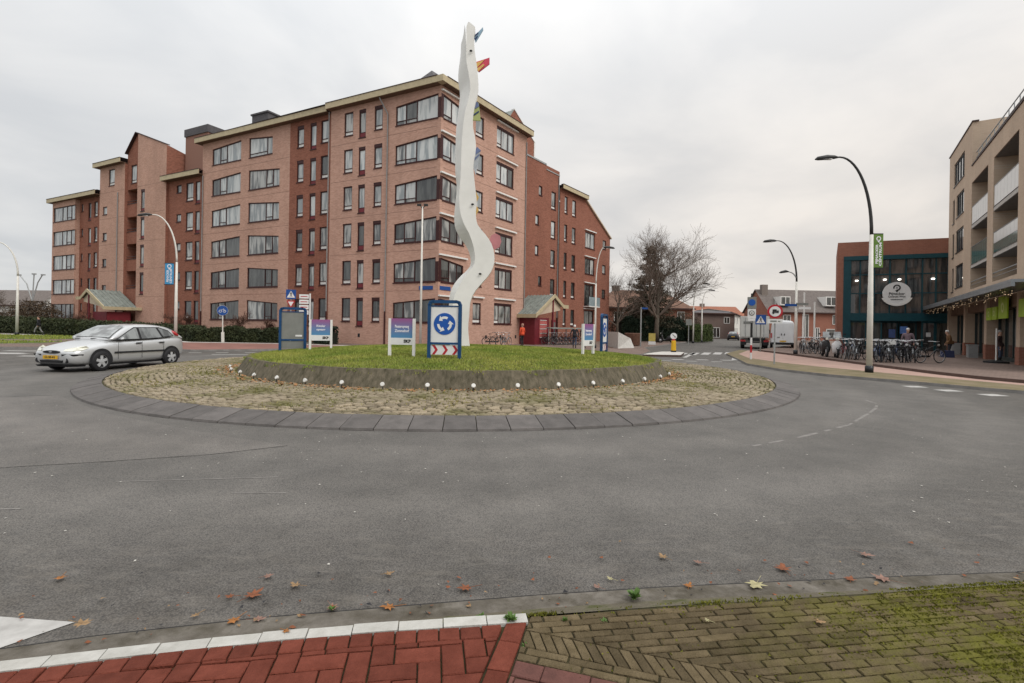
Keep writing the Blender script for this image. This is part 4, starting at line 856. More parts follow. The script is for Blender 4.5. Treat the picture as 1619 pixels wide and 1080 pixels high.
# roof-edge plants box on the terrace parapet
# ---------------------------------------------------------------- entrance porches
def porch(name,F,tr,zr_,pr,tl,zl,tr2,zr2,label,side):
    th=thing(name,label,'porch',F(tr,.1,0)); mb=MB(); h=.09
    def slope(ta,za,tb,zb):
        mb.hexa([F(ta,za,0),F(tb,zb,0),F(tb,zb,pr),F(ta,za,pr),F(ta,za+h,0),F(tb,zb+h,0),F(tb,zb+h,pr),F(ta,za+h,pr)])
        n_=8
        for i in range(n_+1):
            o_=pr*i/n_; mb.hexa([F(ta,za+h,o_-.025),F(tb,zb+h,o_-.025),F(tb,zb+h,o_+.025),F(ta,za+h,o_+.025),F(ta,za+h+.06,o_-.025),F(tb,zb+h+.06,o_-.025),F(tb,zb+h+.06,o_+.025),F(ta,za+h+.06,o_+.025)])
    slope(tr,zr_,tl,zl); slope(tr,zr_,tr2,zr2); obj('roof',mb,m_zinc,th)
    mb=MB()
    for ta,za,tb,zb in ((tr,zr_,tl,zl),(tr,zr_,tr2,zr2)): fbox(mb,F,ta,tb,za-.16,za+.16,pr+.004,pr+.1,0,zbr=zb+.16,zar=zb-.16)
    s2=1 if tr2>tr else -1
    fbox(mb,F,tr2,tr2+s2*.9,zr2-.16,zr2+.16,pr+.004,pr+.1); 
    sl=1 if tl>tr else -1
    fbox(mb,F,tl,tl+sl*.08,zl-.2,zl+.12,0.004,pr+.1); fbox(mb,F,tl,tl+sl*1.1,zl-.2,zl+.1,.02,.5)
    obj('bargeboard',mb,m_fascia,th)
    mb=MB(); mb.poly([F(tl-sl*.3,zl-.0,pr-.15),F(tr2-s2*.2,zr2-.35,pr-.15),F(tr2-s2*.2,zr2-.05,pr-.15),F(tr,zr_-.12,pr-.15)]); obj('gable_panel',mb,m_beige,th)
    # maroon screen walls, door and glazing under the roof
    mb=MB(); fbox(mb,F,tr-.08,tr+.08,.1,zr_-.3,pr-.2,pr-.08); fbox(mb,F,tl-sl*.5,tr2,.1,2.45,.25,.4); fbox(mb,F,tr+sl*.2,tl-sl*.4,.1,2.45,pr-.5,pr-.4); fbox(mb,F,tl-sl*.5,tl-sl*.38,.1,2.45,.4,pr-.4); obj('screen_wall',mb,m_redpanel,th)
    dr=MB(); fbox(dr,F,tr-s2*-.25,tr-s2*-1.0,.1,2.3,pr-.45,pr-.4); dr2=obj('door',dr,m_redpanel,th)
    gm=MB(); a_,b_=tr-s2*-.36,tr-s2*-.88; fbox(gm,F,a_,b_,.5,2.1,pr-.398,pr-.385); obj('pane',gm,GL_DK,dr2)
    if side:
        mbx=MB()
        for i in range(4): fbox(mbx,F,tr+sl*.7,tr+sl*1.75,.75+i*.38,1.03+i*.38,pr-.39,pr-.36)
        fbox(mbx,F,tr+sl*.62,tr+sl*.68,.7,2.25,pr-.39,pr-.34); fbox(mbx,F,tr+sl*1.77,tr+sl*1.83,.7,2.25,pr-.39,pr-.34)
        obj('letter_box',mbx,[mat('letter_box_face',(.45,.12,.11),.5)],th); 
        mw=MB()
        for i in range(5): fbox(mw,F,tr+sl*.68,tr+sl*1.77,.69+i*.38,.735+i*.38,-.38+pr,-.345+pr)
        obj('shelf_edge',mw,m_white,th)
    return th
porch('entrance_porch',FA,41.7,4.65,2.9,38.4,2.85,43.0,3.85,'zinc roofed entrance porch on the left wing, half hidden behind the silver car','')
porch('entrance_porch',FD,-.3,4.45,2.8,-3.3,2.62,1.25,3.55,'maroon entrance porch with letter boxes on the right wing','x')
# ---------------------------------------------------------------- sculpture
sc_=thing('sculpture','tall wavy white ribbon sculpture with coloured fins in the middle of the roundabout','sculpture',(-1.7,18.2,.8))
def sm(rows,n=70):
    """rows: (z, left x, right x) -> smooth resample"""
    rows=sorted(rows); z=np.array([r[0] for r in rows]); zz_=np.linspace(z[0],z[-1],n); o=[]
    for c in (1,2):
        v=np.array([r[c] for r in rows]); d=np.gradient(v,z); res=[]
        for q_ in zz_:
            i=min(max(np.searchsorted(z,q_)-1,0),len(z)-2); h=z[i+1]-z[i]; t=(q_-z[i])/h
            res.append((2*t**3-3*t**2+1)*v[i]+(t**3-2*t**2+t)*h*d[i]+(-2*t**3+3*t**2)*v[i+1]+(t**3-t**2)*h*d[i+1])
        o.append(res)
    return list(zip(zz_,o[0],o[1]))
def S(px,py,Y=18.2):  # measured outline points of the sculpture, in metres
    c_,s2=math.cos(R(.98)),math.sin(R(.98)); dx,dy=px-809.5,py-517; return ((c_*dx+s2*dy)*Y/800,1.6-(-s2*dx+c_*dy)*Y/800)
def rib(name,tab,y0,y1,m,bulge=.05,sk=0):
    rows=[]
    for py,l,r in tab:
        xl,_=S(l,py,(y0+y1)/2+sk); _,z=S(l,py,(y0+y1)/2+sk*.35); xr,_=S(r,py,(y0+y1)/2); rows.append((z,xl,xr))
    rs=sm(rows); mb=MB(); prev=None; W=7
    ring=[]
    for z,xl,xr in rs:
        p=[]
        for i in range(W): t=i/(W-1); p.append((xl+(xr-xl)*t,y0-bulge*math.sin(math.pi*t)+sk*(1-t),z))
        for i in range(W): t=1-i/(W-1); p.append((xl+(xr-xl)*t,y1+sk*(1-t),z))
        ring.append(p)
    k=2*W; vs=[q_ for p in ring for q_ in p]; fs=[tuple(reversed(range(k))),tuple(range(len(vs)-k,len(vs)))]
    for i in range(len(ring)-1):
        for j in range(k): fs.append((i*k+j,i*k+(j+1)%k,(i+1)*k+(j+1)%k,(i+1)*k+j))
    mb.faces(vs,fs); return obj(name,mb,m,sc_)
m_sculp=mat('sculpture_white',(.70,.69,.65),.5,.06,1.2,col2=(.82,.81,.77),detail=8,bump=.06,bscale=8)
front=[(37.5,740.5,742.5),(39.5,739,747.5),(43,738,750.5),(60,738,749.5),(80,737.5,750.5),(100,738,753.5),(120,741.5,755.5),(140,744,756.2),(155,742,754),(175,736.5,749.5),(198,733,747.5),(220,731,751.5),(240,730,752),(262,729.5,748.5),(290,728,750.5),(318,726.5,753.5),(344,730,752.5),(357,735,756),(370,742,767),(385,747.5,777),(403,751,781.5),(421,749,780),(434,738,773.5),(447,729.5,762.5),(460,722.5,751.5),(473,718,745),(499,714.5,741.5),(520,713,740),(548,712,742.5)]
back=[(51,733.5,735),(56,730.5,736),(70,729.5,736.5),(85,728,738),(100,726,741),(120,725.5,744),(140,728,745),(155,727,744),(175,724.5,740),(198,722,738),(240,721,738),(266,720.6,738),(292,723,736),(318,720.5,736),(344,719,739),(357,720.6,744),(370,726.5,750),(385,737,756),(403,744,760),(421,742.5,757),(434,729.5,748),(447,719,738),(460,713,731),(473,711,726),(499,710,724),(548,709,724)]
rib('ribbon',front,17.95,18.15,m_sculp,.0); rib('ribbon',back,18.34,18.62,m_sculp,.0,.95)
def fin(pts,y,m,lab=None,th=.05):
    mb=MB(); mb.prism([(*[S(px,py,y)[0]],y,S(px,py,y)[1]) for px,py in pts],(0,th,0)); o=obj('fin',mb,m,sc_); 
    if lab: o['label']=lab
    return o
F1=mat('fin_blue',(.25,.38,.48),.4,.1,3); F2=mat('fin_red',(.55,.06,.10),.4,.1,3); F3=mat('fin_yellow',(.62,.40,.12),.4,.1,3); F4=mat('fin_green',(.36,.40,.16),.4,.1,3); F5=mat('fin_slate_blue',(.14,.18,.32),.4,.1,3); F6=mat('fin_pale',(.40,.43,.46),.4,.1,3); F7=mat('fin_pink',(.44,.18,.19),.4,.1,3); F8=mat('fin_navy',(.03,.05,.13),.4,.1,3); FK=mat('hole_black',(.01,.01,.01),.6)
fin([(749,58),(763.5,43),(764,47),(752,67)],18.1,F1,'pale blue fin at the top'); fin([(751,55),(756,50.5),(756.5,52),(751,57.5)],18.08,F8); fin([(750,61),(755,56),(755.5,58),(751,64)],18.08,F8)
fin([(752.5,98),(774,91),(774,101),(757,114)],18.1,F2,'red and yellow fin'); fin([(752.5,99.5),(766,94.5),(754,107)],18.08,F3); fin([(753.5,109),(764,101),(766,103),(756,113)],18.075,F3)
fin([(752,161),(746,180),(745.5,190),(760,191),(757,163)],18.1,F4,'green and blue striped fin'); fin([(752,161),(747.5,174),(757.5,168),(756,162)],18.08,F5); fin([(746.5,182),(757,175),(757.5,177),(746,185)],18.08,F8)
fin([(754,232),(746.5,252),(747.5,262),(752,277),(759,240)],18.1,F6,'grey and blue striped fin'); fin([(754,232),(748.5,247),(760.5,238)],18.08,F5); fin([(747,253),(758,243),(757.5,246),(747,257)],18.08,F5)
fin([(751,300),(757,312),(752,322),(757,332),(751.5,342)],18.3,F3,'small zigzag yellow fin'); 
mb=MB(); c_=S(784,382,18.25); mb.prism([(c_[0]+.24*math.cos(t_*.785)*random.uniform(.9,1.05)-.02,18.2,c_[1]+.29*math.sin(t_*.785)) for t_ in range(8)],(0,.08,0)); o=obj('fin',mb,F7,sc_); o['label']='rounded pink fin low down'
for px,py in ((744.5,80),(747,323),(759,433)):
    mb=MB(); x,z=S(px,py,17.88); mb.prism([(x+.055*math.cos(t_*.628),17.885,z+.035*math.sin(t_*.628)) for t_ in range(10)],(0,.02,0)); obj('bolt_hole',mb,FK,sc_)
# ---------------------------------------------------------------- signs on the island
m_signw=mat('sign_white',(.70,.70,.69),.5,.04,4); m_signg=mat('sign_back_grey',(.20,.205,.19),.55,.12,3); m_red=mat('sign_red',(.42,.02,.03),.45,.1,5); m_rblue=mat('round_blue',(.012,.085,.36),.35,.06,4)
def arrowsign(loc,rz,label,front=True):
    """frame built facing local -Y"""
    t=thing('roundabout_sign',label,'road sign',(0,0,0),0,'blue framed signs on the roundabout'); W,H=.90,1.55
    mb=MB(); pts=[(-W/2+.04,0,-.25),(-W/2+.04,0,H-.12),(-W/2+.07,0,H-.05),(-W/2+.14,0,H-.03),(W/2-.14,0,H-.03),(W/2-.07,0,H-.05),(W/2-.04,0,H-.12),(W/2-.04,0,-.25)]
    for a,b in zip(pts[:-1],pts[1:]):
        A,B=Vector(a),Vector(b); d=(B-A).normalized(); A-=d*.02; B+=d*.02
        n_=Vector((d.z,0,-d.x))*.042; y_=Vector((0,.05,0)); mb.hexa([A-n_-y_,A+n_-y_,A+n_+y_,A-n_+y_,B-n_-y_,B+n_-y_,B+n_+y_,B-n_+y_])
    mb.box((0,0,.41),(W-.16,.05,.06)); mb.box((0,0,H-.15),(W-.16,.05,.035)); obj('frame',mb,m_bluef,t)
    mb=MB(); mb.box((0,0,(H-.17+.44)/2),(W-.165,.03,H-.17-.44)); p=obj('panel',mb,m_signw if front else m_signg,t)
    if front:
        b=MB(); b.tube([(0,-.016,.93),(0,-.024,.93)],.29,32); obj('disc',b,m_rblue,p)
        for k_ in range(3):
            a_=MB(); o0=R(90+120*k_-28)
            r0,r1=.135,.20; y_=-.027; e=R(62)
            seg=[o0+R(0)+i*(R(58))/8 for i in range(9)]
            for s0,s1 in zip(seg[:-1],seg[1:]): a_.poly([(r0*math.cos(s0),y_,.93+r0*math.sin(s0)),(r1*math.cos(s0),y_,.93+r1*math.sin(s0)),(r1*math.cos(s1),y_,.93+r1*math.sin(s1)),(r0*math.cos(s1),y_,.93+r0*math.sin(s1))])
            s1=seg[-1]; tp=s1+R(32); rm=.168; a_.poly([(.09*math.cos(s1-.02),y_,.93+.09*math.sin(s1-.02)),(.248*math.cos(s1-.02),y_,.93+.248*math.sin(s1-.02)),(rm*math.cos(tp),y_,.93+rm*math.sin(tp))]); obj('arrow',a_,m_signw,p)
        mb=MB(); mb.box((0,.005,.24),(W-.165,.02,.26)); c=obj('chevron_board',mb,m_signw,t); ch=MB()
        for i in range(3):
            ch=MB(); x=-.27+i*.27; y_=-.008
            ch.poly([(x-.06,y_,.115),(x+.015,y_,.115),(x+.10,y_,.24),(x+.025,y_,.24)]); ch.poly([(x+.025,y_,.24),(x+.10,y_,.24),(x+.015,y_,.365),(x-.06,y_,.365)]); obj('chevron',ch,m_red,c)
    else:
        mb=MB(); mb.box((.2,-.02,.56),(.22,.01,.06)); obj('sticker',mb,m_signw,t)
        mb=MB(); mb.box((0,0,.24),(W-.165,.012,.26)); obj('chevron_board',mb,m_signg,t)
    t.location=loc; t.rotation_euler=(0,0,rz); return t
arrowsign((-1.79,13.45,.72),R(-4),'blue framed roundabout arrow sign facing the camera, in front of the sculpture')
arrowsign((-7.75,17.9,.60),R(14),'blue framed sign seen from its grey back, leftmost on the lawn',False)
arrowsign((-3.20,22.2,.62),R(-8),'blue framed sign seen from behind, peeking out left of the arrow sign at the sculpture',False)
arrowsign((3.68,20.2,.62),R(66),'narrow looking blue framed arrow sign at the right side of the lawn')
def purple():
    m=bpy.data.materials.new('purple_to_blue_print'); m.use_nodes=True; t=m.node_tree; b=t.nodes['Principled BSDF']; b.inputs['Roughness'].default_value=.5
    c=t.nodes.new('ShaderNodeTexCoord'); s2=t.nodes.new('ShaderNodeSeparateXYZ'); t.links.new(c.outputs['Object'],s2.inputs[0])
    mr=t.nodes.new('ShaderNodeMapRange'); mr.inputs[1].default_value=.55; mr.inputs[2].default_value=1.05; t.links.new(s2.outputs[2],mr.inputs[0])
    r=t.nodes.new('ShaderNodeValToRGB'); r.color_ramp.elements[0].color=(.06,.23,.42,1); r.color_ramp.elements[1].color=(.27,.09,.24,1); e=r.color_ramp.elements.new(.5); e.color=(.13,.18,.36,1); t.links.new(mr.outputs[0],r.inputs[0]); t.links.new(r.outputs[0],b.inputs['Base Color']); return m
m_pur=purple(); m_txt=mat('print_white',(.75,.74,.78),.5,.02); m_txk=mat('print_black',(.02,.02,.02),.5,.02)
def skp(loc,rz,label,l1,l2):
    t=thing('notice_board',label,'notice board',(0,0,0),0,'white post notice boards on the roundabout')
    for s2 in (-1,1): mb=MB(); mb.box((s2*.34,0,.40),(.07,.07,1.36)); obj('post',mb,m_white,t)
    mb=MB(); mb.box((0,0,.815),(.61,.025,.53)); p=obj('panel',mb,m_pur,t); mb=MB(); mb.box((0,-.002,.455),(.61,.027,.188)); q_=obj('footer_panel',mb,m_signw,t)
    text(l1,.105,m_txt,p,(0,-.014,.86),sx=min(1,.95*8.6/len(l1)),bold=.003); text(l2,.10,m_txt,p,(0,-.014,.74),sx=min(1,9/len(l2)),bold=.003); text('SKP',.115,m_txk,q_,(.155,-.017,.455),sx=1.05,bold=.006)
    t.location=loc; t.rotation_euler=(0,0,rz); return t
skp((-3.02,13.9,.70),R(-6),'purple and blue notice board on white posts, nearest one, left of the arrow sign','Peuteropvang','Zonnehof')
skp((-6.55,17.35,.66),R(14),'smaller looking purple notice board between the blue framed sign back and the wall','Kinder','opvang')
skp((2.52,16.7,.66),R(52),'purple notice board turned sideways at the right edge of the lawn','Peuteropvang','Zonnehof')
# ---------------------------------------------------------------- street lamps
m_pole=mat('lamp_pole_cream',(.64,.62,.57),.5,.08,3); m_arm=mat('lamp_arm_dark',(.035,.035,.035),.45,.1,6)
def lamp(loc,h,reach,az,label,arm=None,r0=.09,arm2=None,head=.62,group='street lamps with curved arms',cream=.8):
    t=thing('street_lamp',label,'street lamp',(0,0,0),0,group); s=h*.64
    mb=MB(); mb.tube([(0,0,0),(0,0,.25)],r0*1.35,10,1); mb.tube([(0,0,.25),(0,0,h*.3),(0,0,s)],[r0,r0*.92,r0*.62],10,0); obj('pole',mb,[m_pole,m_dkmetal],t,smooth=True)
    mb=MB(); pts=[]; rs=[]
    for i in range(15):
        a=i/14*math.pi/2; pts.append((reach*.80*(1-math.cos(a)),0,s+(h-s)*math.sin(a))); rs.append(r0*(.6-.28*i/14))
    pts[-1]=(pts[-1][0],0,h); pts.append((reach-.1,0,h-.02)); rs.append(r0*.3); mb.tube(pts,rs,8); obj('arm',mb,arm or m_arm,t,smooth=True)
    mb=MB(); mb.tube([(reach-.25,0,h-.01),(reach-.1,0,h),(reach+.15,0,h-.01),(reach+head-.1,0,h-.06),(reach+head,0,h-.1)],[.03,.075,.10,.075,.02],8); hd=obj('lamp_head',mb,m_arm,t,smooth=True)
    mb=MB(); mb.box((reach+.2,0,h-.085),(.4,.12,.03)); obj('lens',mb,m_signw,hd)
    if arm2:
        z0_,h2,r2=arm2; mb=MB(); pts=[(r2*.8*(1-math.cos(i/10*math.pi/2)),0,z0_+(h2-z0_)*math.sin(i/10*math.pi/2)) for i in range(11)]+[(r2-.1,0,h2)]; mb.tube(pts,[r0*.38]*12,8); obj('arm',mb,m_grey,t,smooth=True)
        mb=MB(); mb.tube([(r2-.2,0,h2),(r2,0,h2+.03),(r2+.3,0,h2-.04),(r2+.42,0,h2-.08)],[.03,.09,.07,.02],8); obj('lamp_head',mb,m_arm,t,smooth=True)
    t.location=loc; t.rotation_euler=(0,0,az); return t
lr=lamp((13.72,19.4,.09),8.25,1.55,R(178),'tall curved street lamp with green banner standing on the verge at right',r0=.105)
l2=lamp((17.95,32.0,.19),7.15,1.55,R(180),'double armed curved lamp post with street name arms, behind the no truck sign',arm2=(4.6,5.2,.7),r0=.095)
ll=lamp((-21.2,31.9,.1),8.15,1.7,R(188),'curved lamp post with light blue banner rising behind the silver car',arm=m_pole,r0=.10)
lamp((-44.6,45.6,.1),8.35,2.2,R(188),'curved lamp post at the far left edge beside the hedge',arm=m_pole,r0=.12)
lamp((6.35,38.6,.1),7.7,.75,R(-5),'slim curved lamp post in front of the right wing of the apartment block',arm=m_pole,r0=.08)
lamp((20.6,57.5,.1),6.8,1.15,R(-5),'far curved lamp post by the brown roofed house, the nearer of two',arm=m_pole,r0=.09)
lamp((24.0,64,.1),6.6,.95,R(-5),'far curved lamp post by the brown roofed house, the farther of two',arm=m_pole,r0=.09)
mb=MB(); t=thing('street_lamp','straight pale lamp post with two short heads in front of the apartment corner','street lamp',(-6.0,33.2,.1)); mb.tube([(-6,33.2,.1),(-6,33.2,4),(-6,33.2,9.4)],[.085,.07,.045],10); obj('pole',mb,m_pole,t,smooth=True)
for s2 in (-1,1): mb=MB(); mb.tube([(-6,33.2,9.25),(-6+s2*.18,33.2,9.5)],.03,6); mb.box((-6+s2*.22,33.2,9.5),(.26,.2,.12)); obj('lamp_head',mb,m_arm,t)
for x,h,lab in ((22.2,4.6,'thin white post beside the lamp with street name arms'),(23.0,3.9,'shorter thin white post in front of the row house window')):
    mb=MB(); mb.tube([(x,38.5,.15),(x,38.5,h)],.06,8); tag(obj('white_post',mb,m_white,loc=(x,38.5,.15)),lab,'post','thin white posts')
def banner(loc,rz,wd,h,m,label,lines,icon=None):
    t=thing('banner',label,'banner',(0,0,0)); mb=MB(); mb.box((0,0,h/2),(wd,.03,h)); p=obj('cloth',mb,m,t); 
    for z_ in (h+.02,-.02): mb=MB(); mb.tube([(-wd*.6,0,z_),(wd*.5,0,z_)],.02,6); obj('bracket',mb,m_dkmetal,t)
    for i,l in enumerate(lines): text(l,wd*.36,m_txt,p,(-wd*.17+i*wd*.38,-.018,h*.40),rot=(R(90),R(-90),0),sx=h*.66/(wd*.36*.62*len(l)),bold=.004)
    mb=MB(); n=16
    r_=wd*.26; cz_=h*.87
    for j in range(n):
        a,b=2*math.pi*j/n,2*math.pi*(j+1)/n; mb.poly([(r_*math.cos(a),-.018,cz_+r_*math.sin(a)),(r_*math.cos(b),-.018,cz_+r_*math.sin(b)),(r_*.6*math.cos(b),-.018,cz_+r_*.6*math.sin(b)),(r_*.6*math.cos(a),-.018,cz_+r_*.6*math.sin(a))])
    mb.poly([(-r_*.8,-.018,cz_-r_*.62),(r_*.8,-.018,cz_-r_*.62),(0,-.018,cz_-r_*1.8)]); obj('pin_emblem',mb,m_txt,p); t.location=loc; t.rotation_euler=(0,0,rz)
banner((13.99,19.4,4.12),R(-4),.34,1.27,mat('banner_green',(.105,.19,.035),.6,.12,3),'green vertical banner with white lettering on the tall right lamp post',['PIJNACKER','CENTRUM'])
banner((-21.62,31.85,3.92),R(8),.50,1.3,mat('banner_blue',(.05,.26,.48),.6,.12,3),'light blue vertical banner on the lamp post behind the silver car',['PIJNACKER','CENTRUM'])
# ---------------------------------------------------------------- small road signs
def postsign(name,label,loc,h,rz=0,r=.035,m=None): 
    t=thing(name,label,'road sign',(0,0,0)); mb=MB(); mb.tube([(0,0,0),(0,0,h)],r,8); obj('pole',mb,m or m_grey,t,smooth=True); t.location=loc; t.rotation_euler=(0,0,rz); return t
def plate(t,w_,h_,z,m,y=-.045,name='plate',x=0): 
    mb=MB(); mb.box((x,y,z),(w_,.02,h_)); return obj(name,mb,m,t)
def rnd(t,r,z,m,y=-.05,name='disc',n=28,x=0): mb=MB(); mb.tube([(x,y,z),(x,y-.012,z)],r,n); return obj(name,mb,m,t)
def tri(t,pts,y,m,name='triangle'): mb=MB(); mb.prism([(x,y,z) for x,z in pts],(0,.008,0)); return obj(name,mb,m,t)
# all parts of these signs are built at the origin, then moved with their post
def walker(p,z,s_,y,m):
    mb=MB(); f=lambda pts: mb.poly([(x*s_,y,z+q*s_) for x,q in pts])
    f([(-.05,.28),(.05,.28),(.05,.38),(-.05,.38)]); f([(-.07,.25),(.08,.25),(.05,0),(-.05,0)]); f([(-.05,.02),(.01,.02),(-.10,-.3),(-.17,-.3)]); f([(-.01,.02),(.06,.02),(.17,-.28),(.1,-.3)]); f([(.06,.24),(.18,.06),(.14,.04),(.04,.17)]); f([(-.06,.24),(-.17,.07),(-.13,.05),(-.04,.17)]); obj('walking_figure',mb,m,p)
def zsign(t,z,s_=.6):
    p=plate(t,s_,s_,z,m_blue); mb=MB(); a=s_*.42; mb.poly([(-a,-.0565,z-a*.85),(a,-.0565,z-a*.85),(0,-.0565,z+a*.9)]); o=obj('white_triangle',mb,m_signw,p); walker(p,z-.03,s_*.8,-.058,m_txk)
t=thing('pedestrian_sign','blue pedestrian crossing sign above a red give way plate, behind the left framed sign','road sign'); mb=MB(); mb.tube([(0,0,0),(0,0,3.9)],.035,8); obj('pole',mb,m_grey,t); zsign(t,3.55,.66); tri(t,[(-.3,3.1),(.3,3.1),(0,2.55)],-.05,m_red); tri(t,[(-.19,3.03),(.19,3.03),(0,2.68)],-.062,m_signw); t.location=(-15.75,36,.1); t.rotation_euler=(0,0,R(14))
t=thing('direction_sign','white four armed direction sign on a black and white banded pole','road sign')
for i,(a,b,m_) in enumerate(((0,1.05,m_txk),(1.05,1.25,m_signw),(1.25,1.4,m_txk),(1.4,1.55,m_signw),(1.55,1.7,m_txk),(1.7,3.45,m_signw))): mb=MB(); mb.tube([(0,0,a),(0,0,b)],.05,8); obj('pole_band',mb,m_,t)
for i in range(4): 
    p=plate(t,.58,.27,3.25-i*.345,m_signw,x=-.36); mb=MB(); mb.box((-.36,-.056,3.25-i*.345),(.42,.004,.05)); obj('red_stripe',mb,m_red,p)
t.location=(-13.2,33.0,.1); t.rotation_euler=(0,0,R(12))
t=thing('cycle_path_sign','round blue cycle path sign on a slanting pale post before the hedge','road sign'); mb=MB(); mb.tube([(0,0,0),(-.02,0,.75)],.11,8); mb.tube([(-.02,0,.75),(-.06,0,2.7)],.04,8); obj('pole',mb,m_pole,t); d_=rnd(t,.36,2.35,m_blue,x=-.05); 
mb=MB(); 
for cx in (-.19,.08): 
    for j in range(12):
        a,b=j*math.pi/6,(j+1)*math.pi/6; mb.poly([(cx+.10*math.cos(a),-.064,2.3+.10*math.sin(a)),(cx+.10*math.cos(b),-.064,2.3+.10*math.sin(b)),(cx+.075*math.cos(b),-.064,2.3+.075*math.sin(b)),(cx+.075*math.cos(a),-.064,2.3+.075*math.sin(a))])
mb.poly([(-.19,-.064,2.3),(-.1,-.064,2.44),(.05,-.064,2.44),(.05,-.064,2.42),(-.09,-.064,2.42)]); mb.poly([(.08,-.064,2.3),(.0,-.064,2.5),(.03,-.064,2.5),(.1,-.064,2.3)]); obj('bicycle_symbol',mb,m_signw,d_); rnd(t,.37,2.35,m_signw,-.045,'rim',x=-.05); t.location=(-21.35,37.4,.1); t.rotation_euler=(0,0,R(24))
t=thing('no_truck_sign','round red bordered no truck sign with white plate, before the white van','road sign'); mb=MB(); mb.tube([(0,0,0),(0,0,2.9)],.035,8); obj('pole',mb,m_grey,t); a_=rnd(t,.32,2.42,m_red); rnd(t,.235,2.42,m_signw,-.0625,'inner_disc'); mb=MB(); mb.box((-.02,-.078,2.45),(.17,.004,.13)); mb.box((.11,-.078,2.42),(.08,.004,.09)); mb.box((.01,-.078,2.36),(.28,.004,.03)); obj('truck_symbol',mb,m_txk,a_); rnd(t,.04,2.345,m_txk,-.0765,'wheel_symbol',x=-.07); p=plate(t,.62,.2,1.97,m_signw); mb=MB(); mb.box((-.06,-.057,1.97),(.26,.003,.07)); mb.box((.17,-.057,1.965),(.1,.003,.05)); obj('small_print',mb,m_signg,p); t.location=(12.1,23.3,.1); t.rotation_euler=(0,0,R(-26))
t=thing('parking_zone_sign','pair of parking zone plates on a red and white banded pole at the path corner','road sign')
for a,b,m_ in ((0,.35,m_signw),(.35,.75,m_red),(.75,1.15,m_signw),(1.15,1.95,m_txk),(1.95,2.1,m_grey),(2.1,3.5,m_txk)): mb=MB(); mb.tube([(0,0,a),(0,0,b)],.05,8); obj('pole_band',mb,m_,t)
p=plate(t,.44,.62,3.0,m_signg,-.06); p['label']='upper plate with blue disc'; rnd(t,.17,3.02,m_rblue,-.072,'no_parking_disc'); p=plate(t,.40,.5,2.42,m_signw,-.06); rnd(t,.14,2.46,m_signg,-.072,'ring'); rnd(t,.09,2.46,m_signw,-.085,'ring_centre'); rnd(t,.04,2.46,m_signg,-.098,'dot'); mb=MB(); mb.box((0,-.06,2.1),(.34,.02,.12)); obj('plate',mb,m_signw,t); t.location=(12.75,26.95,.1); t.rotation_euler=(0,0,R(-20))
t=thing('pedestrian_sign','blue pedestrian crossing sign in front of the truck','road sign'); mb=MB(); mb.tube([(0,0,0),(0,0,2.55)],.04,8); obj('pole',mb,m_signg,t); zsign(t,2.2,.66); t.location=(17.0,34.6,.19); t.rotation_euler=(0,0,R(-26))
t=thing('street_name_post','grey post with blue street name arm in front of the hedge','street sign'); mb=MB(); mb.tube([(0,0,0),(.0,0,3.4)],.055,8); obj('pole',mb,m_grey,t); mb=MB(); mb.box((.3,0,3.3),(.55,.03,.14)); obj('name_arm',mb,m_blue,t); mb=MB(); mb.box((.02,.1,3.3),(.03,.5,.14)); obj('name_arm',mb,m_signg,t); t.location=(11.1,43.6,.1)
for nm,dx,dy,z in (('a',.45,0,3.2),('b',-.4,.1,3.05)):
    pass
t=thing('direction_sign','street name sign of three arms clamped to the double armed lamp post','street sign',(17.95,31.8,3.1)); 
for x,z,m_ in ((.45,3.1,m_signw),(-.42,3.28,m_blue),(.3,3.35,m_signg)): mb=MB(); mb.box((17.95+x,31.85,z),(.75,.03,.15)); obj('name_arm',mb,m_,t)
t=thing('grey_sign_back','square grey back of a road sign on the far pavement','road sign'); mb=MB(); mb.tube([(0,0,0),(0,0,2.6)],.045,8); obj('pole',mb,m_grey,t); plate(t,.62,.62,2.3,m_signg); t.location=(18.15,52,.1)
t=thing('keep_right_bollard','yellow traffic bollard with round white sign on the splitter island','bollard'); mb=MB(); mb.lathe([(.14,0),(.14,.08),(.16,.1),(.15,.72),(.13,.76)],n=10); obj('post',mb,mat('bollard_yellow',(.62,.36,.02),.5,.08),t); mb=MB(); mb.lathe([(.17,0),(.17,.1)],n=10); obj('foot',mb,m_black,t); mb=MB(); mb.lathe([(.10,.76),(.10,.86)],n=10); obj('collar',mb,m_red,t); d_=rnd(t,.21,1.06,m_signw,-.02); mb=MB(); mb.prism([(.13,-.034,.95),(.02,-.034,.98),(.05,-.034,1.01),(-.1,-.034,1.15),(-.06,-.034,1.19),(.09,-.034,1.04),(.12,-.034,1.07)],(0,.003,0)); obj('arrow',mb,m_signg,d_); t.location=(10.75,33.6,.12); t.rotation_euler=(0,0,R(-18))
t=thing('advert_board','small yellow and white advertising board leaning at the street tree','board'); mb=MB(); mb.box((0,0,.75),(.62,.06,.75)); obj('panel',mb,mat('board_yellow',(.45,.36,.10),.6,.2,4),t); mb=MB(); mb.box((0,-.02,.2),(.66,.08,.3)); obj('foot',mb,m_signw,t); t.location=(13.3,48,.1); t.rotation_euler=(0,0,R(-15))
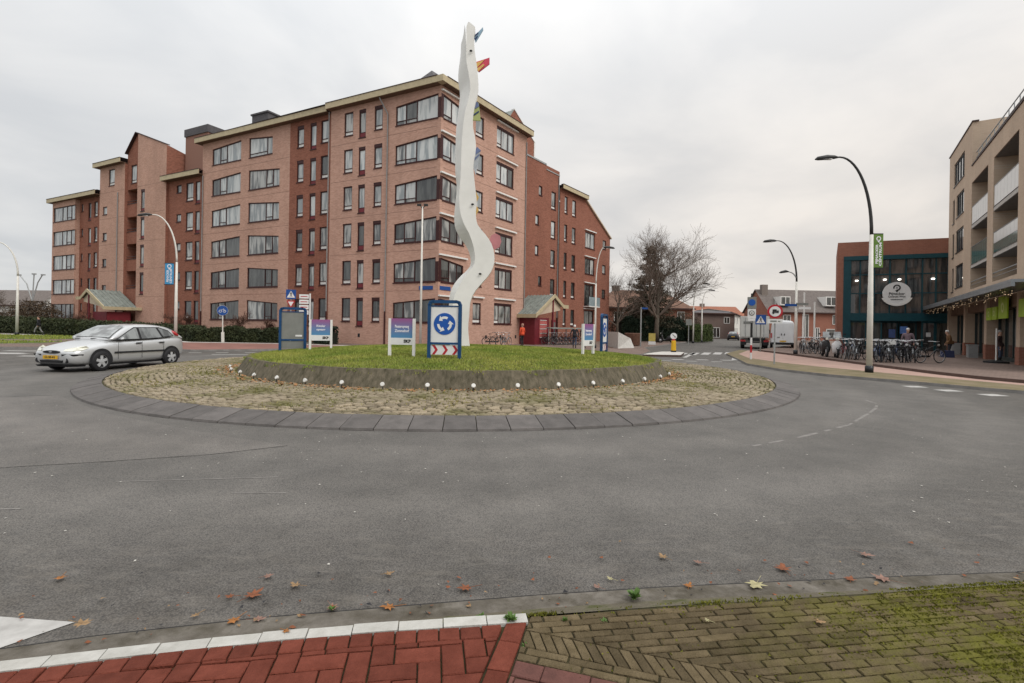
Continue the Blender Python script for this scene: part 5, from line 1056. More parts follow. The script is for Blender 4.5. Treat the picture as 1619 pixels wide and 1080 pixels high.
# concrete ramp wall and corten planter right of the apartment block
t=MB(); t.hexa([(8.1,38.6,.1),(9.75,40.2,.1),(9.75,43.5,.1),(8.1,43.5,.1),(8.2,39.0,1.35),(9.5,40.5,.85),(9.5,43.4,.85),(8.2,43.4,1.35)]); tag(obj('sloping_wall',t,m_conc,loc=(8.1,40,.1)),'light grey sloping concrete wall right of the right-hand arrow sign','wall')
t=MB(); t.lathe([(.48,0),(.62,.05),(.78,1.1),(.72,1.14),(.7,1.0)],c=(10.9,45.5,.1),n=14); tag(obj('planter',t,mat('rusty_planter',(.12,.06,.04),.8,.25,4),loc=(10.9,45.5,.1)),'rust brown planter between the sloping wall and the hedge','planter')
# ---------------------------------------------------------------- shopping building on the right
random.seed(5)
rbd=thing('shopping_apartments','sand coloured brick building with white balconies over shops at the right edge','building',(24.3,24.3,.19))
dR=(.545,.838); nR=(-.838,.545); FR=frame((24.3,24.3),dR,nR)
bays=[(.35,5.2),(6.55,11.0)]; ops=[]; RW=[]
for r in range(4):
    z=4.95+2.62*r; 
    o=(13.5,16.3 if r<3 else 17.6,z+.1,z+1.75); ops.append(o); RW.append((o,dict(splits=(.3,.55,.8) if r==3 else (.45,.72))))
    if r<3: o=(17.0,17.75,z-.1,z+1.7); ops.append(o); RW.append((o,{}))
for (a,b) in bays+[(-5.8,-.95)]:
    for r,(za,zb) in enumerate(((4.6,6.2),(6.2,8.85),(8.85,11.65))): ops.append((a,b,za,zb,0,0,1.7))
ops=[o for o in ops if o[3]<12.7]; RW=[x for x in RW if x[0][3]<12.7]
wall(rbd,'facade_wall',FR,-6,19.4,3.7,12.75,ops,m_tbrick)
o=(13.5,17.4,12.85,14.6); wall(rbd,'facade_wall',FR,11.0,19.4,12.75,15.7,[o],m_tbrick); RW.append((o,dict(splits=(.25,.5,.75))))
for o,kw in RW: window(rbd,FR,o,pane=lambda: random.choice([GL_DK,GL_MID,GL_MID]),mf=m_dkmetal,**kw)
mb=MB(); mb.poly([FR(11.0,12.75),FR(11.0,15.7),FR(11.0,15.7,-5),FR(11.0,12.75,-5)],0,[(0,0),(0,3),(5,3),(5,0)]); mb.poly([FR(19.4,.1),FR(19.4,15.7),FR(19.4,15.7,-8),FR(19.4,.1,-8)],0,[(0,0),(0,15),(8,15),(8,0)]); mb.poly([FR(19.4,15.7),FR(11,15.7),FR(11,15.7,-8),FR(19.4,15.7,-8)],1); mb.poly([FR(11,12.7),FR(-6,12.7),FR(-6,12.7,-8),FR(11,12.7,-8)],1); obj('side_wall',mb,[m_tbrick,m_slate],rbd)
mb=MB(); fbox(mb,FR,9.0,11.0,12.75,14.6,-6,-1.4); fbox(mb,FR,5.0,9.0,12.75,14.3,-6,-1.6); obj('penthouse',mb,mat('penthouse_cladding',(.33,.31,.28),.7,.1,3),rbd)
mb=MB(); fbox(mb,FR,10.9,19.5,15.7,15.78,-.3,.05); fbox(mb,FR,-6,10.98,12.76,12.84,-.3,.05); obj('coping',mb,m_sill,rbd)
mb=MB(); 
for i in range(17): t_=-6+i; mb.tube([FR(t_,12.84,-.15),FR(t_,13.55,-.15)],.025,6)
for z_ in (13.2,13.55): mb.tube([FR(-6,z_,-.15),FR(10.6,z_,-.15)],.03,6)
obj('roof_railing',mb,m_grey,rbd)
m_bp=mat('balcony_panel_white',(.66,.66,.64),.35,.05,3); m_bg=mat('balcony_glass_green',(.10,.17,.155),.12,.1,3); m_in=mat('balcony_inner_wall',(.24,.20,.17),.8,.1,3); m_cl=mat('balcony_ceiling',(.20,.19,.18),.8); m_wood=mat('brown_door',(.17,.085,.04),.6,.15,5)
for bi,(a,b) in enumerate(bays+[(-5.8,-.95)]):
    mb=MB()
    for za,zb in ((4.6,6.0),(6.2,8.6),(8.85,11.65)):
        mb.poly([FR(a,za,-1.65),FR(b,za,-1.65),FR(b,zb,-1.65),FR(a,zb,-1.65)]); mb.poly([FR(a,za+.01,-.05),FR(b,za+.01,-.05),FR(b,za+.01,-1.65),FR(a,za+.01,-1.65)],1)
        mb.poly([FR(a,zb-.01,-.05),FR(b,zb-.01,-.05),FR(b,zb-.01,-1.65),FR(a,zb-.01,-1.65)],1)
    obj('loggia_wall',mb,[m_in,m_cl],rbd)
    mb=MB(); 
    for z_ in (6.0,8.62): fbox(mb,FR,a+.004,b-.004,z_,z_+.22,-1.6,-.02)
    obj('floor_slab',mb,m_conc,rbd)
    for r,za in enumerate((4.65,6.25,8.9)):
        L_=b-a; top_=(5.95,8.5,11.3)[r]
        for p0,p1,mm in ((.12,.34,m_wood),(.36,.62,GL_DK),(.66,.80,m_wood),(.82,.97,GL_MID)):
            mb=MB(); fbox(mb,FR,a+L_*p0,a+L_*p1,za+.05,za+min(2.2,top_-za-.1),-1.64,-1.58); obj('balcony_door',mb,mm,rbd)
        if r:
            n=7
            for i in range(n):
                mb=MB(); fbox(mb,FR,a+.05+(L_-.1)*i/n+.012,a+.05+(L_-.1)*(i+1)/n-.012,za+.0+(.52 if (bi==0 and r==1) else 0),za+1.1,-.06,-.03); obj('balustrade_panel',mb,m_bg if (bi==1 and r==1) else m_bp,rbd)
            if bi==0 and r==1: mb=MB(); fbox(mb,FR,a+.05,b-.05,za,za+.5,-.06,-.03); obj('balustrade_panel',mb,m_bg,rbd)
        mb=MB(); z_=za+(1.14 if r else .45); mb.tube([FR(a,z_,-.045),FR(b,z_,-.045)],.03,6)
        if not r: mb.tube([FR(a,z_-.22,-.045),FR(b,z_-.22,-.045)],.015,6)
        obj('handrail',mb,m_grey,rbd)
# shopfront: pillars, dark glazing, fascia lights, canopy
for t_ in (-6,0.0,6.6,12.7,18.9):
    mb=MB(); mb.uv; 
    def ubox(ta,tb,za,zb,o0,o1,mi):
        for p in (((ta,o1),(tb,o1)),((tb,o1),(tb,o0)),((tb,o0),(ta,o0)),((ta,o0),(ta,o1))):
            (a1,q1),(a2,q2)=p; mb.poly([FR(a1,za,q1),FR(a2,za,q2),FR(a2,zb,q2),FR(a1,zb,q1)],mi,[(a1+q1,za),(a2+q2+.001,za),(a2+q2+.001,zb),(a1+q1,zb)])
    ubox(t_-.3,t_+.3,1.05,3.72,-.55,.0,0); ubox(t_-.33,t_+.33,.15,1.05,-.58,.03,1); obj('pillar',mb,[m_tbrick,m_rbrick],rbd)
m_shopf=mat('shop_frame',(.03,.045,.045),.4,.1,4)
for a,b in ((-5.7,-.3),(.3,6.3),(6.9,12.4),(13.0,18.6)):
    w_=None; mb=MB(); 
    for i in range(5): t_=a+(b-a)*i/4; fbox(mb,FR,t_-.04,t_+.04,.15,3.1,-.62,-.5)
    fbox(mb,FR,a,b,3.05,3.2,-.62,-.5); fbox(mb,FR,a,b,.15,.4,-.62,-.5); w_=obj('shop_window',mb,m_shopf,rbd)
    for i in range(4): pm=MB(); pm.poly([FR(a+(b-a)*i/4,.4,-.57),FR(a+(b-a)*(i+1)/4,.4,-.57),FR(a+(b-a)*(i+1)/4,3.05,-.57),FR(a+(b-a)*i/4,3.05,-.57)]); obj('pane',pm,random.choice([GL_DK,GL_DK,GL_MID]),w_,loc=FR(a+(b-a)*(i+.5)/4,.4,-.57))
mb=MB(); fbox(mb,FR,-6,19.4,3.05,3.72,-.5,-.12,0); obj('shop_fascia',mb,mat('brown_fascia',(.20,.13,.09),.7,.2,4),rbd)
m_zc=mat('canopy_metal',(.20,.215,.23),.35,.12,2,metal=.5)
mb=MB(); 
for t_a in range(-6,22,4): fbox(mb,FR,t_a+.01,t_a+3.99,3.72,3.84,.0,1.5); 
obj('canopy',mb,m_zc,rbd)
for v in range(1): pass
mb=MB(); fbox(mb,FR,-6,22,3.56,3.715,1.38,1.5); obj('canopy_edge',mb,m_zc,rbd)
m_fl=emit('fairy_light',(1,.72,.45),.5); mb=MB()
for i in range(130):
    t_=random.uniform(-5,21.5); mb.box(FR(t_,3.42+.16*math.sin(t_*3.1)+random.uniform(-.14,.1),1.3+random.uniform(-.08,.05)),(.02,.02,.02))
tag(obj('fairy_lights',mb,m_fl,rbd),kind='stuff')
mb=MB(); 
for i in range(1200):
    t_=random.uniform(-5,21.5); c=FR(t_,3.42+.16*math.sin(t_*3.1)+random.uniform(-.16,.13),1.3+random.uniform(-.09,.05)); d=Vector((random.uniform(-1,1),random.uniform(-1,1),random.uniform(-1,1)))*.09; mb.poly([c,(c[0]+d.x,c[1]+d.y,c[2]+d.z),(c[0]+d.y*.4,c[1]+.02,c[2]+d.x*.4)])
tag(obj('garland',mb,mat('garland_twig',(.11,.075,.045),.8,.3,8),rbd),kind='stuff')
m_lime=mat('lime_sign',(.42,.62,.04),.5,.08,3); m_limed=mat('lime_symbol',(.68,.80,.28),.5,.05)
sg=thing('shop_sign','lime green shop sign of square plates above the right shop windows','shop sign',FR(2,3,0))
for t_,wd,z_,h in ((5.45,1.05,2.8,.7),(4.2,1.05,2.8,.7),(2.45,1.7,3.05,1.15),(-1.6,2.4,2.9,.85)):
    mb=MB(); fbox(mb,FR,t_-wd/2,t_+wd/2,z_-h/2,z_+h/2,.02,.08); p=obj('plate',mb,m_lime,sg); mb=MB()
    for j in range(12):
        a,b=j*math.pi/6,(j+1)*math.pi/6; f=lambda r_,q_: FR(t_+r_*math.cos(q_)*h,z_+r_*math.sin(q_)*h,.084); mb.poly([f(.24,a),f(.24,b),f(.13,b),f(.13,a)])
    mb.poly([FR(t_+.2*h,z_,.085),FR(t_+.26*h,z_,.085),FR(t_+.26*h,z_+.42*h,.085),FR(t_+.2*h,z_+.42*h,.085)]); obj('ring_symbol',mb,m_limed,p)
for i,(t_,lab) in enumerate(((8.0,'grey shop planter box nearest the middle pillar'),(13.5,'grey shop planter box by the pillar next to the brown coated person'))):
    mb=MB(); fbox(mb,FR,t_,t_+.7,.19,1.0,.05,.5); fbox(mb,FR,t_-.03,t_+.73,.92,1.0,.02,.53); tag(obj('planter_box',mb,m_grey,loc=FR(t_,.19,.2)),lab,'planter box','grey boxes along the shopfronts')
t=thing('flag_base','upright beach flag pole on a round black foot outside the lime sign shop','flag stand'); mb=MB(); mb.lathe([(.5,0),(.5,.08),(.12,.14)],n=14); obj('foot',mb,m_black,t); mb=MB(); mb.tube([(0,0,.1),(0,0,1.75)],.035,8); obj('pole',mb,m_white,t); t.location=FR(1.35,.19,.5)
# ---------------------------------------------------------------- glass entrance of the mall
mdir=Vector((35.1-28.4,41-44.1,0)); mL=mdir.length; mdir/=mL; FM=frame((28.4,44.1),(mdir.x,mdir.y),(mdir.y,-mdir.x))
mall=thing('mall_entrance','dark glass mall entrance hall with teal frame and brick top','shopping mall',(28.4,44.1,.19))
m_teal=mat('teal_frame',(.010,.055,.07),.4,.12,3); GL_M=glass('mall_pane',(.022,.026,.028),(.085,.07,.064))
mb=MB(); 
def uq(mb,F,a,b,c,d,o=0,m=0): mb.poly([F(a,c,o),F(b,c,o),F(b,d,o),F(a,d,o)],m,[(a,c),(b,c),(b,d),(a,d)])
uq(mb,FM,-.1,9,8.2,9.42); uq(mb,FM,-.1,.35,.1,8.2); bk=lambda z: (lambda p: (p[0]+5.1,p[1]+8.2,z))(FM(-.1,z,0)); mb.poly([FM(-.1,.1,0),FM(-.1,9.42,0),bk(9.42),bk(.1)],0,[(0,0),(0,9),(9,9),(9,0)]); mb.poly([FM(-.1,9.42,0),FM(9,9.42,0),FM(9,9.42,-9),bk(9.42)],1); obj('brick_band',mb,[m_rbrick,m_slate],mall)
mb=MB(); fbox(mb,FM,.35,9,7.85,8.2,-.3,.06); fbox(mb,FM,.35,.9,.1,7.85,-.4,.03); obj('frame_beam',mb,m_teal,mall)
xs=[.9,1.6,2.6,3.7,4.8,5.9,6.8,7.6,8.8]; zs_=[.15,2.65,3.3,5.0,6.6,7.85]
mb=MB()
for x in xs: fbox(mb,FM,x-.05,x+.05,3.0,7.85,-.35,-.2)
for z in (5.0,6.6): fbox(mb,FM,.9,8.8,z-.04,z+.04,-.36,-.22)
obj('mullion',mb,m_teal,mall)
for a,b in zip(xs[:-1],xs[1:]):
    for c,d in zip(zs_[2:-1],zs_[3:]): pm=MB(); e=random.uniform(-.012,.012); pm.poly([FM(a,c,-.28+e),FM(b,c,-.28-e),FM(b,d,-.28-e),FM(a,d,-.28+e)]); obj('pane',pm,GL_M,mall,loc=FM((a+b)/2,c,-.28))
mb=MB(); fbox(mb,FM,.9,8.8,2.65,3.3,-.3,.0); obj('entrance_beam',mb,m_teal,mall)
for i,(a,b) in enumerate(((.9,2.1),(2.1,3.2),(3.3,4.5),(4.6,5.8),(5.9,6.8),(6.8,8.8))):
    mb=MB(); o_=-1.2 if 1<i<4 else -.25
    for t_ in (a+.04,b-.04): fbox(mb,FM,t_-.05,t_+.05,.15,2.65,o_-.05,o_+.04)
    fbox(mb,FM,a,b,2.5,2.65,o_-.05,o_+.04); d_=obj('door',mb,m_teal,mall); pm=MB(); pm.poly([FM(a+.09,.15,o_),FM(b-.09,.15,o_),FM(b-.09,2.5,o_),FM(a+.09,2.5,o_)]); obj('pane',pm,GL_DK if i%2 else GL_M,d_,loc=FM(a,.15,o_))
for t_,z_,wd,h,c,lab in ((4.7,1.9,.5,.6,(.08,.16,.40),'bright blue poster at door'),(3.9,1.6,.45,.7,(.05,.08,.2),'dark blue poster at door'),(6.35,1.55,.3,.35,(.6,.6,.6),'small white notice at door')):
    mb=MB(); fbox(mb,FM,t_-wd/2,t_+wd/2,z_-h/2,z_+h/2,-.22,-.19); o=obj('poster',mb,mat(lab.rsplit(' ',2)[0].replace(' ','_'),c,.5),mall); o['label']=lab
mb=MB(); fbox(mb,FM,.75,9,.1,8.1,-3,-2.2); obj('inner_wall',mb,mat('mall_interior',(.05,.04,.036),.8),mall)
m_sp=emit('mall_spot',(1,.95,.85),6)
for x,z in ((1.35,6.05),(3.35,6.1),(4.35,6.1),(6.6,6.1)): 
    mb=MB(); c=FM(x,z,-.2); mb.lathe([(.08,0),(.11,.05),(.11,.09)],c,n=8); obj('lamp',mb,m_sp,mall)
os_=thing('oval_sign','white oval sign with black P pin emblem hung on the dark glass mall front','shop sign',FM(4.1,4.85,.2))
def ell(rx,rz,z0,o,n=40,a0=0,a1=2*math.pi): return [FM(4.1+rx*math.cos(a0+(a1-a0)*j/n),z0+rz*math.sin(a0+(a1-a0)*j/n),o) for j in range(n)]
ov=Vector((FM(0,0,.1)[0]-FM(0,0,0)[0],FM(0,0,.1)[1]-FM(0,0,0)[1],0))
mb=MB(); mb.prism(ell(.98,.97,4.93,.1),ov); obj('oval_panel',mb,m_signw,os_)
pts=[FM(4.1+1.12*math.cos(R(a)),4.92+1.02*math.sin(R(a)),.21) for a in range(200,341,7)]+[FM(4.1+.93*math.cos(R(a)),5.0+.93*math.sin(R(a)),.21) for a in range(335,204,-7)]
mb=MB(); mb.prism(pts,ov*.3); obj('lower_scroll',mb,m_white,os_)
rzM=math.atan2(mdir.y,mdir.x); bz=wloc(os_)
def T(s,z,size,sx=1): text(s,size,m_txk,os_,Vector(FM(4.1,z,.222))-bz,rot=(R(90),0,rzM),sx=sx,bold=.004)
T('Pijnacker',4.92,.30,1.0); T('Centrum West',4.68,.20,.95); T('winkelcentrum',4.44,.14,1)
mb=MB(); 
for j in range(22):
    a,b=R(-100+j*13.6),R(-100+(j+1)*13.6); f=lambda r_,q_: FM(4.1+r_*math.cos(q_),5.42+r_*math.sin(q_),.225); mb.poly([f(.26,a),f(.26,b),f(.16,b),f(.16,a)])
mb.poly([FM(4.1-.12,5.2,.226),FM(4.1+.12,5.2,.226),FM(4.1,5.03,.226)]); mb.poly([FM(4.03,5.36,.226),FM(4.17,5.36,.226),FM(4.1,5.5,.226)]); obj('pin_emblem',mb,m_txk,os_)
# ---------------------------------------------------------------- houses down the street
def house(name,label,F,L_,D_,ze,zrg,mw,mr,wins_=(),dorm=(),chim=(),hip=0,cat='house'):
    h=thing(name,label,cat,F(0,.05,0)); mb=MB()
    uq(mb,F,0,L_,0,ze); uq(mb,F,0,L_,0,ze,-D_)
    for t_ in (0,L_): mb.poly([F(t_,0,0),F(t_,ze,0),F(t_,zrg if not hip else ze,-D_/2),F(t_,ze,-D_),F(t_,0,-D_)],0,[(0,0),(0,ze),(D_/2,zrg),(D_,ze),(D_,0)])
    obj('wall',mb,mw,h); mb=MB(); e=.35
    a,b=(hip,L_-hip); 
    mb.poly([F(-e,ze-.15,e),F(L_+e,ze-.15,e),F(b+(e if not hip else 0),zrg,-D_/2),F(a-(e if not hip else 0),zrg,-D_/2)]); mb.poly([F(-e,ze-.15,-D_-e),F(L_+e,ze-.15,-D_-e),F(b+(e if not hip else 0),zrg,-D_/2),F(a-(e if not hip else 0),zrg,-D_/2)])
    if hip: mb.poly([F(-e,ze-.15,e),F(-e,ze-.15,-D_-e),F(a,zrg,-D_/2)]); mb.poly([F(L_+e,ze-.15,e),F(L_+e,ze-.15,-D_-e),F(b,zrg,-D_/2)])
    rf=obj('roof',mb,mr,h); mb=MB(); fbox(mb,F,-e,L_+e,ze-.3,ze-.1,e-.04,e+.12); obj('gutter',mb,m_sill,h)
    for (a,b,c,d) in wins_:
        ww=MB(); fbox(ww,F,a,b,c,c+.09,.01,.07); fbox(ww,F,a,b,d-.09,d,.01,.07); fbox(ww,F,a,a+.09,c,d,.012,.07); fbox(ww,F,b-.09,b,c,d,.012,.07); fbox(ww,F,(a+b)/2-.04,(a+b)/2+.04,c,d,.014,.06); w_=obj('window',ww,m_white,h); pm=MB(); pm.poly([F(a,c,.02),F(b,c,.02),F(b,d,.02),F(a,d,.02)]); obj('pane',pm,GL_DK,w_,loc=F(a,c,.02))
    for (a,b,c,d,o_) in dorm:
        mb=MB(); fbox(mb,F,a,b,c,d,-D_/2,o_); dd=obj('dormer',mb,m_white,h); pm=MB(); pm.poly([F(a+.15,c+.2,o_+.01),F(b-.15,c+.2,o_+.01),F(b-.15,d-.15,o_+.01),F(a+.15,d-.15,o_+.01)]); obj('pane',pm,GL_DK,dd,loc=F(a,c,o_)); mb=MB(); fbox(mb,F,(a+b)/2-.06,(a+b)/2+.06,c+.2,d-.15,o_+.012,o_+.04); obj('mullion',mb,m_white,dd)
    for (t_,o_,z_) in chim: mb=MB(); fbox(mb,F,t_-.55,t_+.55,zrg-1.2,z_,o_-.4,o_+.4); obj('chimney',mb,m_dark,h)
    return h
m_tile=mat('brown_roof_tile',(.13,.11,.10),.85,.2,2.5,bump=.5,bscale=6); m_rtile=mat('red_roof_tile',(.26,.105,.065),.85,.22,2.5,bump=.5,bscale=6); m_pwall=mat('white_render',(.66,.65,.61),.85,.08,1.5)
m_otile=mat('old_roof_tile',(.15,.085,.06),.9,.25,2)
hd=lambda a: ((math.cos(a),math.sin(a)),(math.sin(a),-math.cos(a)))
F1_=frame((45.7,90),*hd(R(2)))
h=house('row_house','red brick row house with brown tiled roof and two white dormers behind the vans',F1_,17,9,5.2,9.4,m_rbrick,m_tile,[(3.3,5.0,1.0,2.4),(2.5,3.9,3.0,4.6),(6.0,7.2,.6,4.8),(11.5,12.9,3.0,4.7),(10.4,13.6,.4,2.2),(8.4,9.2,.2,2.4),(14.4,15.5,.6,2.2)],[(2.2,4.0,6.3,7.9,-.3),(10.5,12.4,6.3,8.0,-.3)],[(.9,-3.6,10.2)])
mb=MB(); fbox(mb,F1_,13.0,14.7,4.4,9.6,.3,.45); o=obj('sheet',mb,mat('blue_sheet',(.10,.28,.50),.5,.15,1),h); mb=MB(); fbox(mb,F1_,13.2,13.9,7.2,9.2,.46,.48); obj('white_patch',mb,m_signw,o); mb=MB()
for x in (12.9,14.8): mb.tube([F1_(x,0,.5),F1_(x,9.8,.5)],.06,6)
obj('scaffold_pole',mb,m_grey,h)
F2_=frame((13.5,77),*hd(R(3))); house('brown_roof_house','old brick house with wide brown hipped roof behind the bare street tree',F2_,14.2,10,5.0,7.9,m_rbrick,m_otile,[(2,3.4,2.6,4.2),(6,7.4,2.6,4.2),(11.8,13,3.0,4.4)],[],[(3.5,-5,8.6)],hip=3.2)
F3_=frame((36.6,100),*hd(R(4))); house('dark_brick_house','dark brick house with garage doors at the bend of the street',F3_,7.6,8,5.1,5.6,m_dark,m_slate,[(1.2,2.6,.2,2.2),(3.2,4.6,.2,2.2),(5.4,6.6,3,4.3)])
F4_=frame((44.6,104),*hd(R(62))); house('white_house','white rendered house front along the far end of the street',F4_,30,8,5.6,6.1,m_pwall,m_slate,[(2,3.6,3.2,5.0),(5.5,7,3.2,5.0),(9,10.5,3.2,5.0),(13,14.6,3.2,5),(2.5,4.5,.4,2.3),(8,10,.4,2.3),(14,16,.4,2.3),(20,22,.4,2.3),(20,22,3.2,5)])
F5_=frame((47,132),*hd(R(2))); house('red_roof_house','long red tiled roof rising above the white and dark houses',F5_,13.5,10,5.6,8.1,m_pwall,m_rtile,[(2,4,3.4,5),(8,10,3.4,5)],[],[(4.6,-5,8.8)])
F6_=frame((64,140),*hd(R(2))); house('red_roof_house','small red roofed house seen past the truck roof',F6_,7,9,5.4,7.0,m_rbrick,m_rtile,[(2,4,3.4,5)])
F7_=frame((-100,94),*hd(R(-6))); house('low_house','low grey roofed house far off at the left edge behind the hedge',F7_,13,9,4.2,7.1,m_pwall,m_tile,[(3,5,1.6,3.2),(8,10,1.6,3.2)])
F8_=frame((-85,97),*hd(R(-4))); house('gabled_house','small distant house between the far left lamp post and apartment block',F8_,8,9,3.6,6.0,m_rbrick,m_tile,[(2,3.4,1.4,2.8)])
F9_=frame((-86,112),*hd(R(4))); house('distant_roof','reddish roof row far behind the bare bushes on the left',F9_,18,9,3.6,6.2,m_pwall,m_rtile,[(3,5,1.5,3)])
t=thing('white_fence','long white rail fence behind the left hedge','fence',(-75,66,.1))
mb=MB(); mb.box((-72,66,1.95),(42,.08,.22)); obj('rail',mb,m_white,t); mb=MB(); mb.box((-72,66,1.3),(42,.08,.12)); obj('rail',mb,m_white,t)
for i in range(9): mb=MB(); mb.box((-92+i*5,66.1,1.05),(.14,.12,2.0)); obj('post',mb,m_white,t)
t=thing('tall_lamp_cluster','far three armed lamp mast on the left horizon','street lamp',(-74,78,.1)); mb=MB(); mb.tube([(-74,78,.1),(-74,78,4.5)],.1,6); mb.tube([(-74,78,4.2),(-74.9,78,7),(-76,78,8.3)],.08,6); mb.tube([(-74,78,4.2),(-73.8,78,8.4)],.08,6); mb.tube([(-74,78,4.2),(-73.2,78,7.2),(-72.5,78,8.4)],.08,6); obj('mast',mb,m_grey,t)
for x,z in ((-76.1,8.3),(-73.8,8.5),(-72.4,8.4)): mb=MB(); mb.box((x,78,z),(.5,.3,.2)); obj('lamp_head',mb,m_grey,t)
# ---------------------------------------------------------------- vehicles
random.seed(9)
def lin(tab,x,k):
    tab=sorted(tab)
    if x<=tab[0][0]: return tab[0][k]
    for a,b in zip(tab[:-1],tab[1:]):
        if a[0]<=x<=b[0]: t=(x-a[0])/(b[0]-a[0]); return a[k]+(b[k]-a[k])*t
    return tab[-1][k]
def loft(mb,secs,m=0):
    """secs: list of half sections [(x,y,z)...] from bottom centre to top centre; mirrored"""
    k0=len(mb.v); rings=[]
    for s_ in secs: rings.append(s_+[(x,-y,z) for x,y,z in reversed(s_[1:-1])])
    k=len(rings[0]); vs=[p for r_ in rings for p in r_]; fs=[tuple(range(k)),tuple(reversed(range(len(vs)-k,len(vs))))]
    for i in range(len(rings)-1):
        for j in range(k): fs.append((i*k+j,(i+1)*k+j,(i+1)*k+(j+1)%k,i*k+(j+1)%k))
    mb.faces(vs,fs,m)
def subs(o,l=2): md=o.modifiers.new('s','SUBSURF'); md.levels=l; md.render_levels=l; return o
m_silver=mat('car_silver',(.50,.51,.515),.32,.03,2,metal=.45,coat=.6); m_cglass=glass('car_glass',(.05,.055,.055),(.20,.215,.215)); m_lampg=mat('headlamp_clear',(.72,.72,.62),.12,.05,8,coat=1); m_tail=mat('tail_lamp_red',(.36,.015,.02),.25,.1,8,coat=.6); m_nply=mat('plate_yellow',(.62,.36,.02),.45,.05); m_hub=mat('wheel_trim',(.50,.51,.52),.4,.08,8,metal=.3)
def wheel(parent,x,y,r,wd,side):
    mb=MB(); prof=[(r*.62,-wd/2),(r*.93,-wd/2),(r,-wd*.36),(r,wd*.36),(r*.93,wd/2),(r*.62,wd/2)]
    n=28; vs=[];fs=[]
    for q_,yy in prof:
        for j in range(n): a=2*math.pi*j/n; vs.append((x+q_*math.cos(a),y+yy,r+q_*math.sin(a)))
    for i in range(len(prof)-1):
        for j in range(n): fs.append((i*n+j,i*n+(j+1)%n,(i+1)*n+(j+1)%n,(i+1)*n+j))
    mb.faces(vs,fs); t=obj('wheel',mb,m_black,parent,smooth=True)
    mb=MB(); yo=y+side*wd*.40; mb.tube([(x,y-side*wd*.3,r),(x,y+side*wd*.25,r)],r*.64,20,1)
    for j in range(5):
        a=2*math.pi*j/5+.3; c,s2=math.cos(a),math.sin(a); w2=r*.13
        p=lambda q_,o_,yy: (x+q_*c-o_*s2,yy,r+q_*s2+o_*c)
        mb.hexa([p(r*.1,-w2,yo-side*.03),p(r*.64,-w2*1.15,yo-side*.03),p(r*.64,w2*1.15,yo-side*.03),p(r*.1,w2,yo-side*.03),p(r*.1,-w2,yo+side*.012),p(r*.64,-w2*1.15,yo),p(r*.64,w2*1.15,yo),p(r*.1,w2,yo+side*.012)],0)
    mb.tube([(x,yo-side*.02,r),(x,yo+side*.02,r)],r*.17,12,0)
    for j in range(20):
        a,b=2*math.pi*j/20,2*math.pi*(j+1)/20; f=lambda q_,q2,yy: (x+q_*math.cos(q2),yy,r+q_*math.sin(q2)); mb.poly([f(r*.6,a,yo-side*.004),f(r*.6,b,yo-side*.004),f(r*.69,b,yo),f(r*.69,a,yo)],0)
    obj('rim',mb,[m_hub,m_black],t)
LOW=[(2.10,.34,.50,.58,.60),(2.06,.25,.66,.62,.64),(1.93,.20,.78,.69,.73),(1.7,.19,.83,.76,.83),(1.4,.19,.848,.81,.90),(1.1,.19,.85,.86,.955),(.85,.19,.85,.90,.99),(0,.19,.852,.93,.99),(-.8,.19,.85,.96,.99),(-1.4,.21,.845,1.0,1.02),(-1.8,.25,.81,1.02,1.04),(-1.98,.30,.74,.98,1.0),(-2.05,.40,.62,.82,.84)]
GT=[(1.02,.985),(.60,1.23),(.26,1.405),(-.15,1.46),(-.7,1.47),(-1.25,1.435),(-1.58,1.335),(-1.86,1.10),(-1.96,1.03)]
